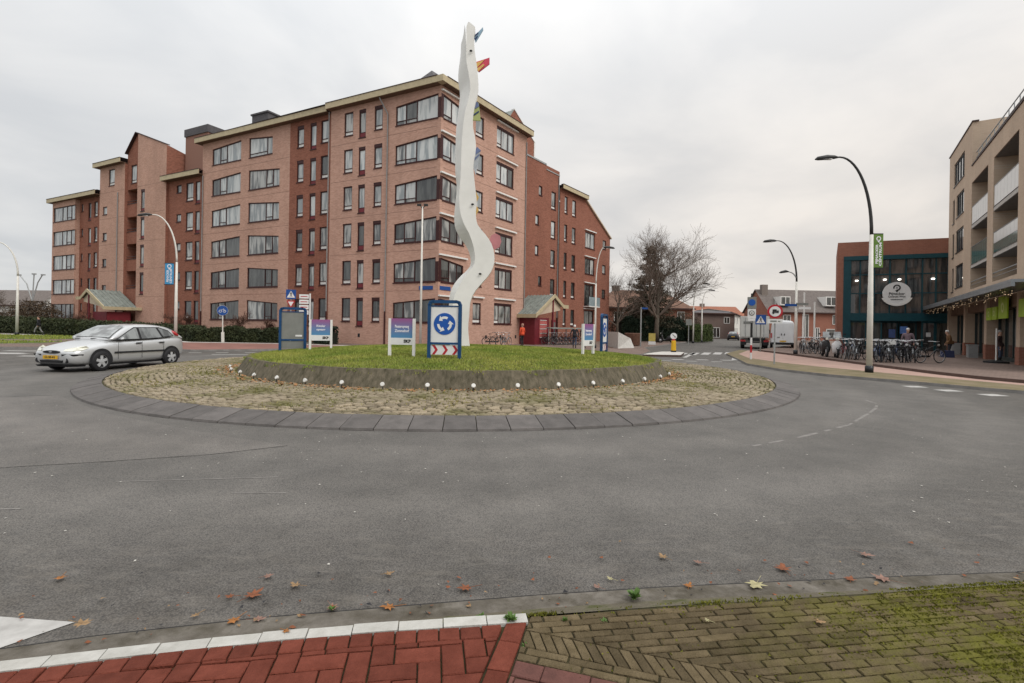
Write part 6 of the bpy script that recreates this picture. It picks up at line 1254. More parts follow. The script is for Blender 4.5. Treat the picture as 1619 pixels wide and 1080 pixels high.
def hatch(label,mbody,glassm,loc,rz,plate=None):
    t=thing('hatchback_car',label,'car'); mb=MB(); secs=[]
    for x,zb,w_,zs,zt in LOW:
        secs.append([(x,0,zb),(x,w_*.85,zb),(x,w_*.985,zb+.10),(x,w_*1.005,(zb+zs)*.5),(x,w_*.985,zs-.10),(x,w_*.92,zs),(x,w_*.55,zt-.012),(x,0,zt)])
    loft(mb,secs); body=subs(obj('body',mb,mbody,t,smooth=True))
    yt=lambda z: .80-(z-.95)*.46
    mb=MB(); secs=[[(x,0,.90),(x,.80,.92),(x,yt(z)+.05,z-.09),(x,yt(z)-.05,z-.012),(x,yt(z)*.5,z+.012),(x,0,z+.018)] for x,z in GT]; loft(mb,secs); subs(obj('roof',mb,mbody,t,smooth=True))
    zt=lambda x: lin(GT,x,1)
    def top(x0,x1,n,sw0,sw1,name):
        mb=MB()
        for i in range(n):
            for j in range(8):
                q_=[]
                for (ii,jj) in ((i,j),(i+1,j),(i+1,j+1),(i,j+1)):
                    x=x0+(x1-x0)*ii/n; s_=(-1+jj/4)*(sw0+(sw1-sw0)*ii/n); z=zt(x); q_.append((x,s_*(yt(z)-.03),z+.018*(1-s_*s_)+.006))
                mb.poly(q_)
        return obj(name,mb,glassm,t,smooth=True)
    top(.93,.24,6,.98,.93,'windscreen'); top(-1.52,-1.84,3,.9,.95,'rear_window')
    def side(pts,name,m,sd,off=.010):
        mb=MB(); q_=[]
        for x,z in pts:
            zz_=zt(x)-.09; y0,y1=.80,yt(zt(x))+.05; y=y0+(y1-y0)*(z-.92)/max(zz_-.92,.02); q_.append((x,sd*(y+off),z))
        mb.poly(q_); return obj(name,mb,m,t)
    for sd in (1,-1):
        side([(.80,.955),(.52,1.10),(.22,1.26),(-.02,1.375),(-1.0,1.375),(-1.36,1.26),(-1.52,1.07),(-1.36,1.03),(-.9,.995),(0,.965)],'window_surround',m_black,sd,.004)
        for pts in ([(.70,.985),(.48,1.10),(.20,1.245),(-.02,1.345),(-.10,1.35),(-.10,.985)],[(-.19,.985),(-.19,1.35),(-.86,1.35),(-.98,1.05),(-1.0,1.02),(-.8,1.01)],[(-1.06,1.04),(-.95,1.335),(-1.02,1.335),(-1.34,1.225),(-1.46,1.075)]): side(pts,'side_window',glassm,sd,.014)
        mb=MB(); mb.hexa([(.62,sd*.84,.95),(.74,sd*.84,.95),(.74,sd*1.02,.96),(.62,sd*1.0,.95),(.60,sd*.84,1.06),(.68,sd*.84,1.05),(.68,sd*1.02,1.05),(.60,sd*1.0,1.06)]); subs(obj('wing_mirror',mb,mbody,t,smooth=True),1)
        mb=MB(); mb.box((-.1,sd*.862,.56),(1.9,.02,.055)); obj('side_moulding',mb,m_black,t)
        for hx in (-.02,-.92): mb=MB(); mb.box((hx,sd*.855,.845),(.19,.03,.04)); obj('door_handle',mb,m_black,t)
        for lx in (.72,-.14,-1.0): mb=MB(); mb.box((lx,sd*.8555,.62),(.008,.006,.55)); obj('door_gap',mb,m_black,t)
        for wx in (1.28,-1.33):
            mb=MB(); n=26; c_=[(wx+.375*math.cos(2*math.pi*j/n),sd*(.858 if abs(wx)<1.4 else .85),.335+.375*math.sin(2*math.pi*j/n)) for j in range(n) if .335+.375*math.sin(2*math.pi*j/n)>.17]; mb.poly(c_); obj('wheel_arch',mb,m_black,t)
            wheel(t,wx,sd*.79,.31,.19,sd)
        mb=MB(); c=[(1.62,.795,.735),(1.72,.79,.80),(1.9,.66,.765),(2.03,.42,.70),(2.075,.40,.645),(2.0,.64,.64),(1.83,.785,.67)]; k_=[(x,sd*(y+.006),z) for x,y,z in c]; mid=(1.9,sd*.70,.735); 
        for a,b in zip(k_,k_[1:]+k_[:1]): mb.poly([mid,a,b])
        obj('headlight',mb,m_lampg,t,smooth=True)
        mb=MB(); mb.hexa([(-1.52,sd*.82,1.02),(-1.90,sd*.82,.97),(-1.96,sd*.6,1.0),(-1.5,sd*.6,1.05),(-1.46,sd*.735,1.31),(-1.68,sd*.715,1.25),(-1.70,sd*.5,1.26),(-1.46,sd*.5,1.32)]); subs(obj('tail_light',mb,m_tail,t,smooth=True),1)
        mb=MB(); mb.tube([(2.02,sd*.52,.36),(2.075,sd*.50,.36)],[.075,.08],10); obj('fog_lamp',mb,m_black,t)
        mb=MB(); mb.hexa([(1.80,sd*.80,.50),(2.02,sd*.72,.50),(2.10,sd*.38,.50),(2.05,sd*.38,.50),(1.80,sd*.82,.55),(2.03,sd*.74,.55),(2.115,sd*.38,.55),(2.05,sd*.38,.55)]); obj('bumper_strip',mb,m_black,t)
    mb=MB(); mb.prism([(2.115,.30*math.cos(a*.5236),.615+.05*math.sin(a*.5236)) for a in range(12)],(-.06,0,0)); g_=obj('grille',mb,m_dkmetal,t); mb=MB(); mb.prism([(2.125,.06*math.cos(a*.5236),.62+.02*math.sin(a*.5236)) for a in range(12)],(-.008,0,0)); obj('badge',mb,m_steel,g_)
    mb=MB(); mb.hexa([(2.06,-.40,.29),(2.11,-.36,.29),(2.11,.36,.29),(2.06,.40,.29),(2.06,-.46,.37),(2.115,-.4,.37),(2.115,.4,.37),(2.06,.46,.37)]); obj('lower_intake',mb,m_black,t)
    mb=MB(); mb.hexa([(1.7,-.75,.17),(2.05,-.55,.17),(2.05,.55,.17),(1.7,.75,.17),(1.7,-.78,.22),(2.09,-.58,.22),(2.09,.58,.22),(1.7,.78,.22)]); obj('chin_spoiler',mb,m_black,t)
    for sx in (1,-1):
        mb=MB(); mb.box((sx*(2.125 if sx>0 else 2.065),0,.46 if sx>0 else .62),(.015,.52,.11)); p=obj('number_plate',mb,m_nply,t)
        if plate and sx>0: text(plate,.085,m_txk,p,(2.135,0,.46),rot=(R(90),0,R(90)),sx=1.05)
    mb=MB(); mb.box((0,0,.22),(2.2,1.45,.1)); obj('underbody',mb,m_black,t)
    mb=MB(); mb.tube([(1.0,-.5,.985),(.88,-.1,1.015)],.012,5); mb.tube([(1.0,.1,1.0),(.9,.45,1.01)],.012,5); obj('wiper',mb,m_black,t)
    t.location=loc; t.rotation_euler=(0,0,rz); return t
car=hatch('silver five door hatchback driving round the left side of the roundabout',m_silver,m_cglass,(-13.45,17.25,0),R(-100),'50-NB-KR')
c2=dup(car,(37.2,85,0),R(65),'dark car driving away far down the street beside the truck')
m_dcar=mat('car_dark',(.03,.032,.038),.3,.1,3,coat=.6)
for ch in c2.children:
    if ch.name.split('.')[0] in ('body','roof','wing_mirror'):
        ch.material_slots[0].link='OBJECT'; ch.material_slots[0].material=m_dcar
# white van from behind
m_vw=mat('van_white',(.66,.67,.68),.38,.05,1.2,coat=.3)
v=thing('white_van','white high roof panel van parked with its back doors facing the roundabout','van'); secs=[]
for x,w_,zt_,zb in ((-2.75,.90,2.30,.42),(-2.70,.97,2.42,.34),(-2.3,1.0,2.50,.32),(1.0,1.0,2.5,.32),(1.5,.97,2.3,.32),(2.2,.93,1.35,.32),(2.8,.86,1.1,.34),(2.95,.7,.9,.45)): secs.append([(x,0,zb),(x,w_*.95,zb),(x,w_,zb+.15),(x,w_*.99,zt_*.5),(x,w_*.90,zt_-.28),(x,w_*.80,zt_-.06),(x,w_*.5,zt_),(x,0,zt_+.02)])
mb=MB(); loft(mb,secs); subs(obj('body',mb,m_vw,v,smooth=True),1)
for sd in (1,-1):
    mb=MB(); mb.hexa([(-2.79,sd*.02,.55),(-2.72,sd*.02,.55),(-2.70,sd*.84,.55),(-2.77,sd*.84,.55),(-2.75,sd*.02,2.2),(-2.7,sd*.02,2.2),(-2.68,sd*.72,2.2),(-2.72,sd*.72,2.2)]); d_=obj('rear_door',mb,m_vw,v); mb=MB(); mb.box((-2.79,sd*.12,1.25),(.03,.06,.16)); obj('door_handle',mb,m_black,d_)
    mb=MB(); mb.box((-2.76,sd*.90,1.15),(.06,.1,.42)); obj('tail_light',mb,m_tail,v); mb=MB(); mb.box((1.7,sd*1.1,1.45),(.12,.2,.35)); obj('wing_mirror',mb,m_black,v)
    for wx in (-1.6,1.75): wheel(v,wx,sd*.88,.35,.22,sd)
mb=MB(); mb.box((-2.80,0,.45),(.14,1.86,.16)); obj('rear_bumper',mb,m_black,v); mb=MB(); mb.box((-2.885,0,.66),(.02,.5,.11)); obj('number_plate',mb,m_nply,v)
mb=MB(); mb.box((-2.79,.35,1.0),(.02,.22,.07)); obj('badge',mb,m_signg,v)
v.location=(24.9,46.6,.1); v.rotation_euler=(0,0,R(63))
# delivery truck from behind
m_tb_=mat('truck_box_white',(.56,.56,.53),.55,.09,1.5)
t=thing('box_truck','grey white box truck standing at the kerb, seen from behind left of the van','truck')
mb=MB(); mb.box((0,0,1.97),(4.6,2.35,1.95)); obj('cargo_box',mb,m_tb_,t)
for sd in (1,-1):
    mb=MB(); mb.box((-2.32,sd*.585,1.98),(.05,1.12,1.8)); d_=obj('rear_door',mb,m_tb_,t); mb=MB(); mb.tube([(-2.36,sd*.15,1.1),(-2.36,sd*.15,2.8)],.025,6); mb.tube([(-2.36,sd*.75,1.1),(-2.36,sd*.75,2.8)],.02,6); obj('lock_bar',mb,m_grey,d_)
    mb=MB(); mb.box((-2.38,sd*.95,.72),(.1,.42,.16)); obj('tail_light',mb,m_tail,t); mb=MB(); mb.box((-2.4,sd*.9,.5),(.04,.5,.3)); obj('mudflap',mb,m_black,t)
    for wx in (-1.4,2.9): wheel(t,wx,sd*.95,.42,.32,sd)
mb=MB(); mb.box((.2,0,.86),(5.6,.9,.22)); mb.box((-2.3,0,.6),(.14,2.2,.12)); obj('chassis',mb,m_black,t); mb=MB(); secs=[[(x,0,.6),(x,1.05,.6),(x,1.1,1.2),(x,1.0,z_-.1),(x,.6,z_),(x,0,z_)] for x,z_ in ((2.35,2.5),(2.6,2.55),(3.4,2.5),(3.9,1.9),(4.1,1.2))]; loft(mb,secs); obj('cab',mb,m_vw,t,smooth=True)
mb=MB(); mb.box((2.3,0,3.0),(.5,2.3,.14)); obj('roof_deflector',mb,m_red,t); mb=MB(); mb.box((-2.4,0,.86),(.03,.55,.13)); obj('number_plate',mb,m_nply,t); mb=MB(); mb.box((-2.352,.62,2.35),(.01,.6,.22)); obj('lettering_patch',mb,m_signg,t)
t.location=(22.75,47.6,.0); t.rotation_euler=(0,0,R(66))
# ---------------------------------------------------------------- bicycles
def ring(mb,c,r,tr,n=20,k=5,m=0,axis_y=True):
    vs=[];fs=[]
    for i in range(n):
        a=2*math.pi*i/n
        for j in range(k): b=2*math.pi*j/k; q_=r+tr*math.cos(b); vs.append((c[0]+q_*math.cos(a),c[1]+tr*math.sin(b),c[2]+q_*math.sin(a)))
    for i in range(n):
        for j in range(k): fs.append((i*k+j,i*k+(j+1)%k,((i+1)%n)*k+(j+1)%k,((i+1)%n)*k+j))
    mb.faces(vs,fs,m)
m_rub=mat('tyre_black',(.022,.022,.024),.75,.2,20); m_spoke=mat('spoke_grey',(.32,.32,.33),.4,.1,20,metal=.6); m_seat=mat('saddle_black',(.025,.022,.02),.6,.2,12)
def bike(label,fm,crate=None,group='bicycles parked before the mall'):
    t=thing('bicycle',label,'bicycle',(0,0,0),0,group); r=.34
    for wx in (-.53,.53):
        mb=MB(); ring(mb,(wx,0,r),r-.02,.02); w_=obj('wheel',mb,m_rub,t,smooth=True); mb=MB(); ring(mb,(wx,0,r),r-.045,.009,20,4)
        for j in range(10): a=math.pi*j/5; mb.tube([(wx,.0,r),(wx+(r-.05)*math.cos(a),0,r+(r-.05)*math.sin(a))],.0035,3)
        mb.tube([(wx,-.05,r),(wx,.05,r)],.025,6); obj('spokes',mb,m_spoke,w_)
        mb=MB(); pts=[(wx+(r+.025)*math.cos(a),0,r+(r+.025)*math.sin(a)) for a in [R(q_) for q_ in range(20 if wx<0 else 35,175 if wx<0 else 165,17)]]
        for p,q_ in zip(pts[:-1],pts[1:]): mb.faces([(p[0],-.028,p[2]),(p[0],.028,p[2]),(q_[0],.028,q_[2]),(q_[0],-.028,q_[2])],[(0,1,2,3)])
        obj('mudguard',mb,fm,t)
    mb=MB(); bb=(-.06,0,.30); st=(-.20,0,.78); hd_=(.36,0,.90); hl=(.39,0,.70)
    for a,b,q_ in ((bb,st,.017),(bb,hl,.019),((-.17,0,.68),hd_,.016),((-.53,.05,r),bb,.011),((-.53,-.05,r),bb,.011),((-.53,.05,r),(-.18,0,.72),.009),((-.53,-.05,r),(-.18,0,.72),.009),(hd_,hl,.021),(hl,(.53,.055,r),.013),(hl,(.53,-.055,r),.013),(st,(-.23,0,.92),.012),(hd_,(.33,0,1.03),.013)): mb.tube([a,b],q_,6)
    obj('frame',mb,fm,t,smooth=True)
    mb=MB(); mb.tube([(.12,-.28,1.03),(.20,-.27,1.06),(.31,-.16,1.06),(.34,0,1.04),(.31,.16,1.06),(.20,.27,1.06),(.12,.28,1.03)],.012,6); obj('handlebar',mb,m_steel,t)
    mb=MB(); mb.tube([(.05,.28,1.02),(.17,.28,1.045)],.019,6); mb.tube([(.05,-.28,1.02),(.17,-.28,1.045)],.019,6); obj('grip',mb,m_black,t)
    mb=MB(); mb.hexa([(-.38,-.11,.91),(-.06,-.025,.91),(-.06,.025,.91),(-.38,.11,.91),(-.38,-.10,.975),(-.05,-.02,.955),(-.05,.02,.955),(-.38,.10,.975)]); subs(obj('saddle',mb,m_seat,t,smooth=True),1)
    mb=MB(); mb.tube([(-.28,.06,.74),(-.85,.06,.72)],.007,5); mb.tube([(-.28,-.06,.74),(-.85,-.06,.72)],.007,5); mb.tube([(-.78,.06,.72),(-.53,.06,r)],.006,5); mb.tube([(-.78,-.06,.72),(-.53,-.06,r)],.006,5); mb.box((-.57,0,.725),(.5,.13,.012)); obj('carrier',mb,m_dkmetal,t)
    mb=MB(); mb.box((-.28,.035,.33),(.62,.025,.10)); mb.tube([bb,(-.06,.09,.30),(.05,.1,.22)],.012,5); mb.tube([bb,(-.06,-.09,.30),(-.17,-.1,.38)],.012,5); obj('chain_guard',mb,fm,t)
    mb=MB(); mb.tube([(.44,0,.88),(.50,0,.88)],[.045,.055],8); obj('lamp',mb,m_steel,t)
    if crate:
        mb=MB()
        for a,b in (((.62,0,.93),(.02,.36,.22)),((.40,0,.93),(.02,.36,.22)),((.51,.17,.93),(.24,.02,.22)),((.51,-.17,.93),(.24,.02,.22)),((.51,0,.82),(.24,.36,.02))): mb.box(a,b)
        obj('front_crate',mb,crate,t)
    return t
fms=[mat('bike_black',(.02,.02,.022),.4,.2,10,coat=.3),mat('bike_silver_grey',(.26,.27,.28),.35,.1,10,metal=.3),mat('bike_dark_blue',(.025,.045,.10),.4,.15,10,coat=.3),mat('bike_dark_red',(.12,.025,.028),.4,.15,10,coat=.3)]
fn=['black','silver grey','dark blue','dark red']
protos=[bike('x',f) for f in fms]; protos.append(bike('x',fms[0],m_white)); fn.append('black')
used=[0]*5
def putb(X,Y,rz,k,label,z=.19,tilt=0):
    if not used[k]: o=protos[k]; used[k]=1; o.location=(X,Y,z); o.rotation_euler=(tilt,0,rz); o['label']=label
    else: o=dup(protos[k],(X,Y,z),rz,label); o.rotation_euler=(tilt,0,rz)
    return o
def px2(px,Y): 
    return (px-809.5)*1.0/800*Y+.0*Y
ordw=['first','second','third','fourth','fifth','sixth','seventh','eighth','ninth','tenth','eleventh']
random.seed(31)
def rowb(pxs,Y,desc,kinds,yj=.35,ang=None):
    for i,px in enumerate(pxs):
        k=kinds[i%len(kinds)]; y=Y+random.uniform(-yj,yj); x=(px-809.5)/800*y
        a=math.atan2(y,x)+random.uniform(-.28,.28)+(math.pi if random.random()<.5 else 0) if ang is None else ang+random.uniform(-.2,.2)
        putb(x,y,a,k,'%s bicycle, %s from the left in the %s'%(fn[k],ordw[i],desc),tilt=random.uniform(-.1,.1))
rowb([1382,1391,1399,1409,1431,1439],25.2,'front row right of the lamp post',[0,2,0,1,0,0])
rowb([1380,1389,1401,1411,1418,1426,1436,1446],27.4,'second row right of the lamp post',[0,1,0,4,2,0,1,0])
rowb([1384,1396,1407,1416,1428,1440,1452],30.2,'third row, close to the mall doors',[2,0,0,1,0,3,0])
rowb([1333,1341,1349,1356,1362],27.0,'row left of the tall lamp post',[3,0,1,0,0])
rowb([1330,1340,1350,1361],31.0,'back row left of the lamp post',[0,1,2,0])
rowb([1268,1277,1286,1293,1303],33.0,'left cluster beside the double armed lamp',[0,1,0,0,2])
rowb([1272,1284,1296,1310],36.0,'rear left cluster before the row house',[0,0,3,1])
putb(20.3,24.55,R(8),0,'black bicycle standing broadside at the right end of the parking area')
putb(19.15,26.0,R(30),1,'silver grey bicycle turned half sideways next to the broadside black one')
# bikes at the apartment entrance
for i,(X,Y,a,k) in enumerate(((-1.05,39.6,40,0),(-.45,39.9,60,1),(-1.5,39.3,20,0))): putb(X,Y,R(a),k,'%s bicycle leaning at the apartment porch, %s from the wall corner'%(fn[k],ordw[2-i]),z=.1)
for i in range(8):
    X=3.2+i*.42; Y=43.6+i*.42; k=[0,1,0,2,0,0,1,0][i]; o=putb(X,Y,R(-35+random.uniform(-12,12)),k,'%s bicycle, %s in the rack right of the maroon porch'%(fn[k],ordw[i]),z=.1); o['group']='bicycles by the apartment porch'
for o in scn.objects:
    if o.name.startswith('bicycle') and 'apartment' in o.get('label',''): o['group']='bicycles by the apartment porch'
mb=MB(); mb.hexa([(2.9,44.2,1.55),(6.3,47.8,1.55),(6.9,47.2,1.5),(3.5,43.6,1.5),(2.9,44.2,1.62),(6.3,47.8,1.62),(6.9,47.2,1.57),(3.5,43.6,1.57)]); 
t=thing('bike_shelter','low pale bicycle shelter roof along the right wing','shelter',(4.5,45.5,.1)); obj('roof',mb,m_zinc,t)
for x,y in ((3.2,43.95),(4.9,45.75),(6.6,47.5)): mb=MB(); mb.tube([(x,y,.1),(x,y,1.55)],.04,6); obj('post',mb,m_grey,t)
for i,(X,Y) in enumerate(((18.05,24.3),(18.75,24.45),(19.4,24.7))):
    mb=MB(); mb.tube([(X-.3,Y,.19),(X-.3,Y,.85),(X-.2,Y,.95),(X+.2,Y,.95),(X+.3,Y,.85),(X+.3,Y,.19)],.03,8); tag(obj('bike_stand',mb,m_dkmetal,loc=(X,Y,.19)),'dark metal hoop bike stand, %s of the front row counted from the lamp post'%ordw[i],'bike stand','hoop stands in the front row')
# ---------------------------------------------------------------- motor scooters
def scooter(label,mb_,loc,rz):
    t=thing('motor_scooter',label,'motor scooter',(0,0,0),0,'motor scooters')
    for wx in (-.62,.68): mb=MB(); ring(mb,(wx,0,.29),.24,.065,22,6); mb.tube([(wx,-.05,.29),(wx,.05,.29)],.16,12,1); obj('wheel',mb,[m_rub,m_hub],t,smooth=True)
    mb=MB(); secs=[]
    for x,w_,z0,z1 in ((-.95,.06,.62,.78),(-.8,.20,.42,.84),(-.4,.24,.32,.84),(-.05,.22,.25,.74),(.1,.2,.22,.34),(.35,.2,.22,.34),(.42,.26,.26,.78),(.5,.25,.34,.95),(.6,.12,.5,1.0)): secs.append([(x,0,z0),(x,w_*.8,z0),(x,w_,(z0+z1)/2),(x,w_*.75,z1),(x,0,z1+.02)])
    loft(mb,secs); subs(obj('body',mb,mb_,t,smooth=True),1)
    mb=MB(); mb.hexa([(-.85,-.14,.85),(-.05,-.13,.77),(-.05,.13,.77),(-.85,.14,.85),(-.82,-.12,.93),(-.08,-.1,.84),(-.08,.1,.84),(-.82,.12,.93)]); subs(obj('seat',mb,m_seat,t,smooth=True),1)
    mb=MB(); mb.hexa([(.48,-.16,.98),(.66,-.13,.98),(.66,.13,.98),(.48,.16,.98),(.46,-.16,1.14),(.6,-.12,1.12),(.6,.12,1.12),(.46,.16,1.14)]); hd_=subs(obj('head_cowl',mb,mb_,t,smooth=True),1); mb=MB(); mb.tube([(.63,0,1.05),(.68,0,1.05)],.07,10); obj('headlight',mb,m_lampg,hd_)
    mb=MB(); mb.tube([(.42,-.34,1.08),(.5,0,1.1),(.42,.34,1.08)],.016,6); mb.tube([(.45,-.25,1.09),(.48,-.33,1.28)],.008,5); mb.tube([(.45,.25,1.09),(.48,.33,1.28)],.008,5); mb.box((.47,-.34,1.32),(.03,.12,.08)); mb.box((.47,.34,1.32),(.03,.12,.08)); obj('handlebar',mb,m_black,t)
    mb=MB(); mb.hexa([(.5,-.09,.36),(.98,-.07,.42),(.98,.07,.42),(.5,.09,.36),(.5,-.09,.58),(.88,-.06,.6),(.88,.06,.6),(.5,.09,.58)]); subs(obj('front_mudguard',mb,mb_,t,smooth=True),1)
    mb=MB(); mb.hexa([(.55,-.2,1.12),(.6,-.2,1.12),(.6,.2,1.12),(.55,.2,1.12),(.36,-.16,1.45),(.38,-.16,1.45),(.38,.16,1.45),(.36,.16,1.45)]); obj('windscreen',mb,m_cglass,t)
    t.location=loc; t.rotation_euler=(0,0,rz); return t
scooter('black motor scooter parked left of the white scooter before the mall',fms[0],(18.3,29.6,.19),R(-112)); scooter('white motor scooter with windscreen parked before the mall, facing the road',m_vw,(18.35,28.6,.19),R(-118))
scooter('dark scooter parked beside the bare street tree trunk',fms[0],(17.6,57.5,.1),R(160))
# ---------------------------------------------------------------- people
m_skin=mat('skin',(.42,.25,.18),.6,.08,6)
def person(label,loc,rz,h,jacket,trousers,hair,hat=None,walk=0,bend=0,shoe=(.02,.02,.02),arms=.12,bulk=1.0):
    t=thing('person',label,'person'); k=h/1.75
    V=[];E=[];Rr=[];reg=[]
    def v(p,r,g): V.append(Vector(p)*k); Rr.append(r*k); reg.append(g); return len(V)-1
    def e(a,b): E.append((a,b))
    fb=bend
    pel=v((0,0,.95),.135*bulk,1); wa=v((fb*.05,0,1.10),.125*bulk,2); ch=v((fb*.16,0,1.30),.145*bulk,2); nk=v((fb*.25,0,1.47),.055,0); hb=v((fb*.30+.01,0,1.56),.082,0); ht=v((fb*.33+.01,0,1.66),.085,0); cr=v((fb*.33,0,1.72),.055,0)
    nose=v((fb*.33+.10,0,1.60),.018,0)
    for a,b in ((pel,wa),(wa,ch),(ch,nk),(nk,hb),(hb,ht),(ht,cr),(hb,nose)): e(a,b)
    for s_ in (1,-1):
        w_=walk*s_
        hp=v((0,s_*.09,.88),.095*bulk,1); kn=v((.06+w_*.18,s_*.10,.49),.062,1); an=v((w_*.33-.02-(.08 if w_<0 else 0),s_*.10,.10),.043,3); to=v((w_*.33+.14-(.06 if w_<0 else 0),s_*.11,.045),.036,3)
        for a,b in ((pel,hp),(hp,kn),(kn,an),(an,to)): e(a,b)
        sh=v((fb*.18,s_*.19*bulk,1.40),.068*bulk,2); el=v((fb*.15-w_*.12-.02,s_*(.25+arms*.3),1.13),.05,2); wr=v((fb*.2-w_*.2+.08,s_*(.24+arms*.2),.90),.032,2); pm=v((fb*.2-w_*.22+.10,s_*(.24+arms*.2),.84),.030,0)
        for a,b in ((ch,sh),(sh,el),(el,wr),(wr,pm)): e(a,b)
        px,py,pz=V[pm]/k
        for q_,(dx,l) in enumerate(((.025,.075),(.008,.085),(-.01,.08),(-.026,.065))): f1=v((px+dx+.005,py,pz-l*.55),.0095,0); f2=v((px+dx+.02,py-s_*.012,pz-l),.008,0); e(pm,f1); e(f1,f2)
        th_=v((px+.045,py-s_*.015,pz-.03),.010,0); e(pm,th_)
    me=bpy.data.meshes.new('body'); me.from_pydata([tuple(q_) for q_ in V],E,[]); o=bpy.data.objects.new('body',me); COL.objects.link(o)
    sk=o.modifiers.new('k','SKIN'); me.skin_vertices[0].data[0].use_root=True
    for i,r_ in enumerate(Rr): me.skin_vertices[0].data[i].radius=(r_,r_)
    sk.use_smooth_shade=True; sb=o.modifiers.new('s','SUBSURF'); sb.levels=1
    dg=bpy.context.evaluated_depsgraph_get(); dg.update(); nm=bpy.data.meshes.new_from_object(o.evaluated_get(dg)); bpy.data.objects.remove(o)
    nm.name='body'; nm.materials.clear()
    for m_ in (m_skin,trousers,jacket,mat('shoe_%02d%02d'%(int(shoe[0]*99),int(shoe[2]*99)),shoe,.6)): nm.materials.append(m_)
    co=[q_.co for q_ in nm.vertices]
    for p in nm.polygons:
        c=p.center; bi=min(range(len(V)),key=lambda i:(V[i]-c).length-Rr[i]*.6); g=reg[bi]
        if g==0 and c.z>1.40*k and c.z<1.45*k: g=2
        if g==1 and c.z>.90*k: g=2
        p.material_index=g
    b=bpy.data.objects.new('body',nm); COL.objects.link(b); b.parent=t
    hm=MB(); c=Vector((fb*.33-.005,0,1.675))*k
    for i in range(5):
        for j in range(12):
            f=lambda i_,j_: (c.x+.108*k*math.cos(i_*.36)*math.cos(j_*.5236)-.012*k,c.y+.096*k*math.cos(i_*.36)*math.sin(j_*.5236),c.z+.105*k*math.sin(i_*.36)-(.07*k*max(0,-math.cos(j_*.5236)) if i_==0 else 0))
            hm.poly([f(i,j),f(i,j+1),f(i+1,j+1),f(i+1,j)])
    obj('hat' if hat else 'hair',hm,hat or hair,t,smooth=True)
    cm=MB()   # jacket hem and collar ring
    cm.lathe([(.165*k*bulk,.86*k),(.17*k*bulk,.98*k),(.15*k*bulk,1.08*k)],c=(0,0,0),n=14); obj('jacket_hem',cm,jacket,t,smooth=True)
    for s_ in (.032,-.032): em=MB(); em.box((c.x+.088*k,s_*k,1.635*k),(.012,.016,.01)); obj('eye',em,m_black,t)
    t.location=loc; t.rotation_euler=(0,0,rz); return t
J=lambda n_,c: mat('cloth_'+n_,c,.9,.15,14)
hw=mat('hair_white',(.55,.54,.52),.8); hbr=mat('hair_brown',(.06,.04,.03),.8); cw=mat('cap_white',(.62,.6,.57),.8)
person('person in orange red jacket and dark trousers standing by the apartment porch',(.80,39.2,.1),R(140),1.76,J('orange_red',(.58,.075,.03)),J('charcoal',(.03,.03,.035)),mat('hair_pink',(.40,.22,.17),.8),bulk=1.1)
person('person in black jacket and blue jeans with white hat, walking beside the bike rack',(4.6,37.1,.1),R(80),1.72,J('black',(.022,.022,.026)),J('jeans',(.055,.07,.11)),hw,cw,walk=.5)
person('dark clothed person half hidden behind the sideways notice board',(5.35,37.6,.1),R(70),1.74,J('black',(.022,.022,.026)),J('charcoal',(.03,.03,.035)),hbr)
person('person in dark jacket and pale trousers walking along the left hedge',(-43.6,46.6,.1),R(195),1.74,J('black',(.022,.022,.026)),J('grey',(.22,.22,.22)),hbr,walk=.9,arms=.25)
person('person in brown coat and white hat bending over bags at the shop pillars',(27.2,31.4,.19),R(150),1.66,J('brown',(.14,.075,.035)),J('charcoal',(.03,.03,.035)),hw,cw,bend=.5,bulk=1.25)
person('grey haired person in mauve coat among the bicycles before the mall doors',(22.7,29.0,.19),R(-120),1.72,J('mauve',(.17,.12,.14)),J('navy',(.03,.035,.06)),hw,bulk=1.1)
person('person in dark coat and blue jeans outside the lime sign shop window',(24.6+.55*2.2-.3,24.6+.84*2.2,.19),R(-60),1.66,J('plum',(.06,.035,.035)),J('jeans',(.055,.07,.11)),hbr,mat('scarf_grey',(.4,.38,.36),.8))
mb=MB(); mb.hexa([(26.35,30.9,.19),(26.9,30.7,.19),(27.0,31.0,.19),(26.45,31.2,.19),(26.3,30.9,.62),(26.85,30.7,.62),(26.95,31.0,.62),(26.4,31.2,.62)]); tag(obj('shopping_bag',mb,J('bag_blue',(.04,.05,.11)),loc=(26.6,31,.19)),'dark blue shopping bag on the ground by the brown coated person','bag')
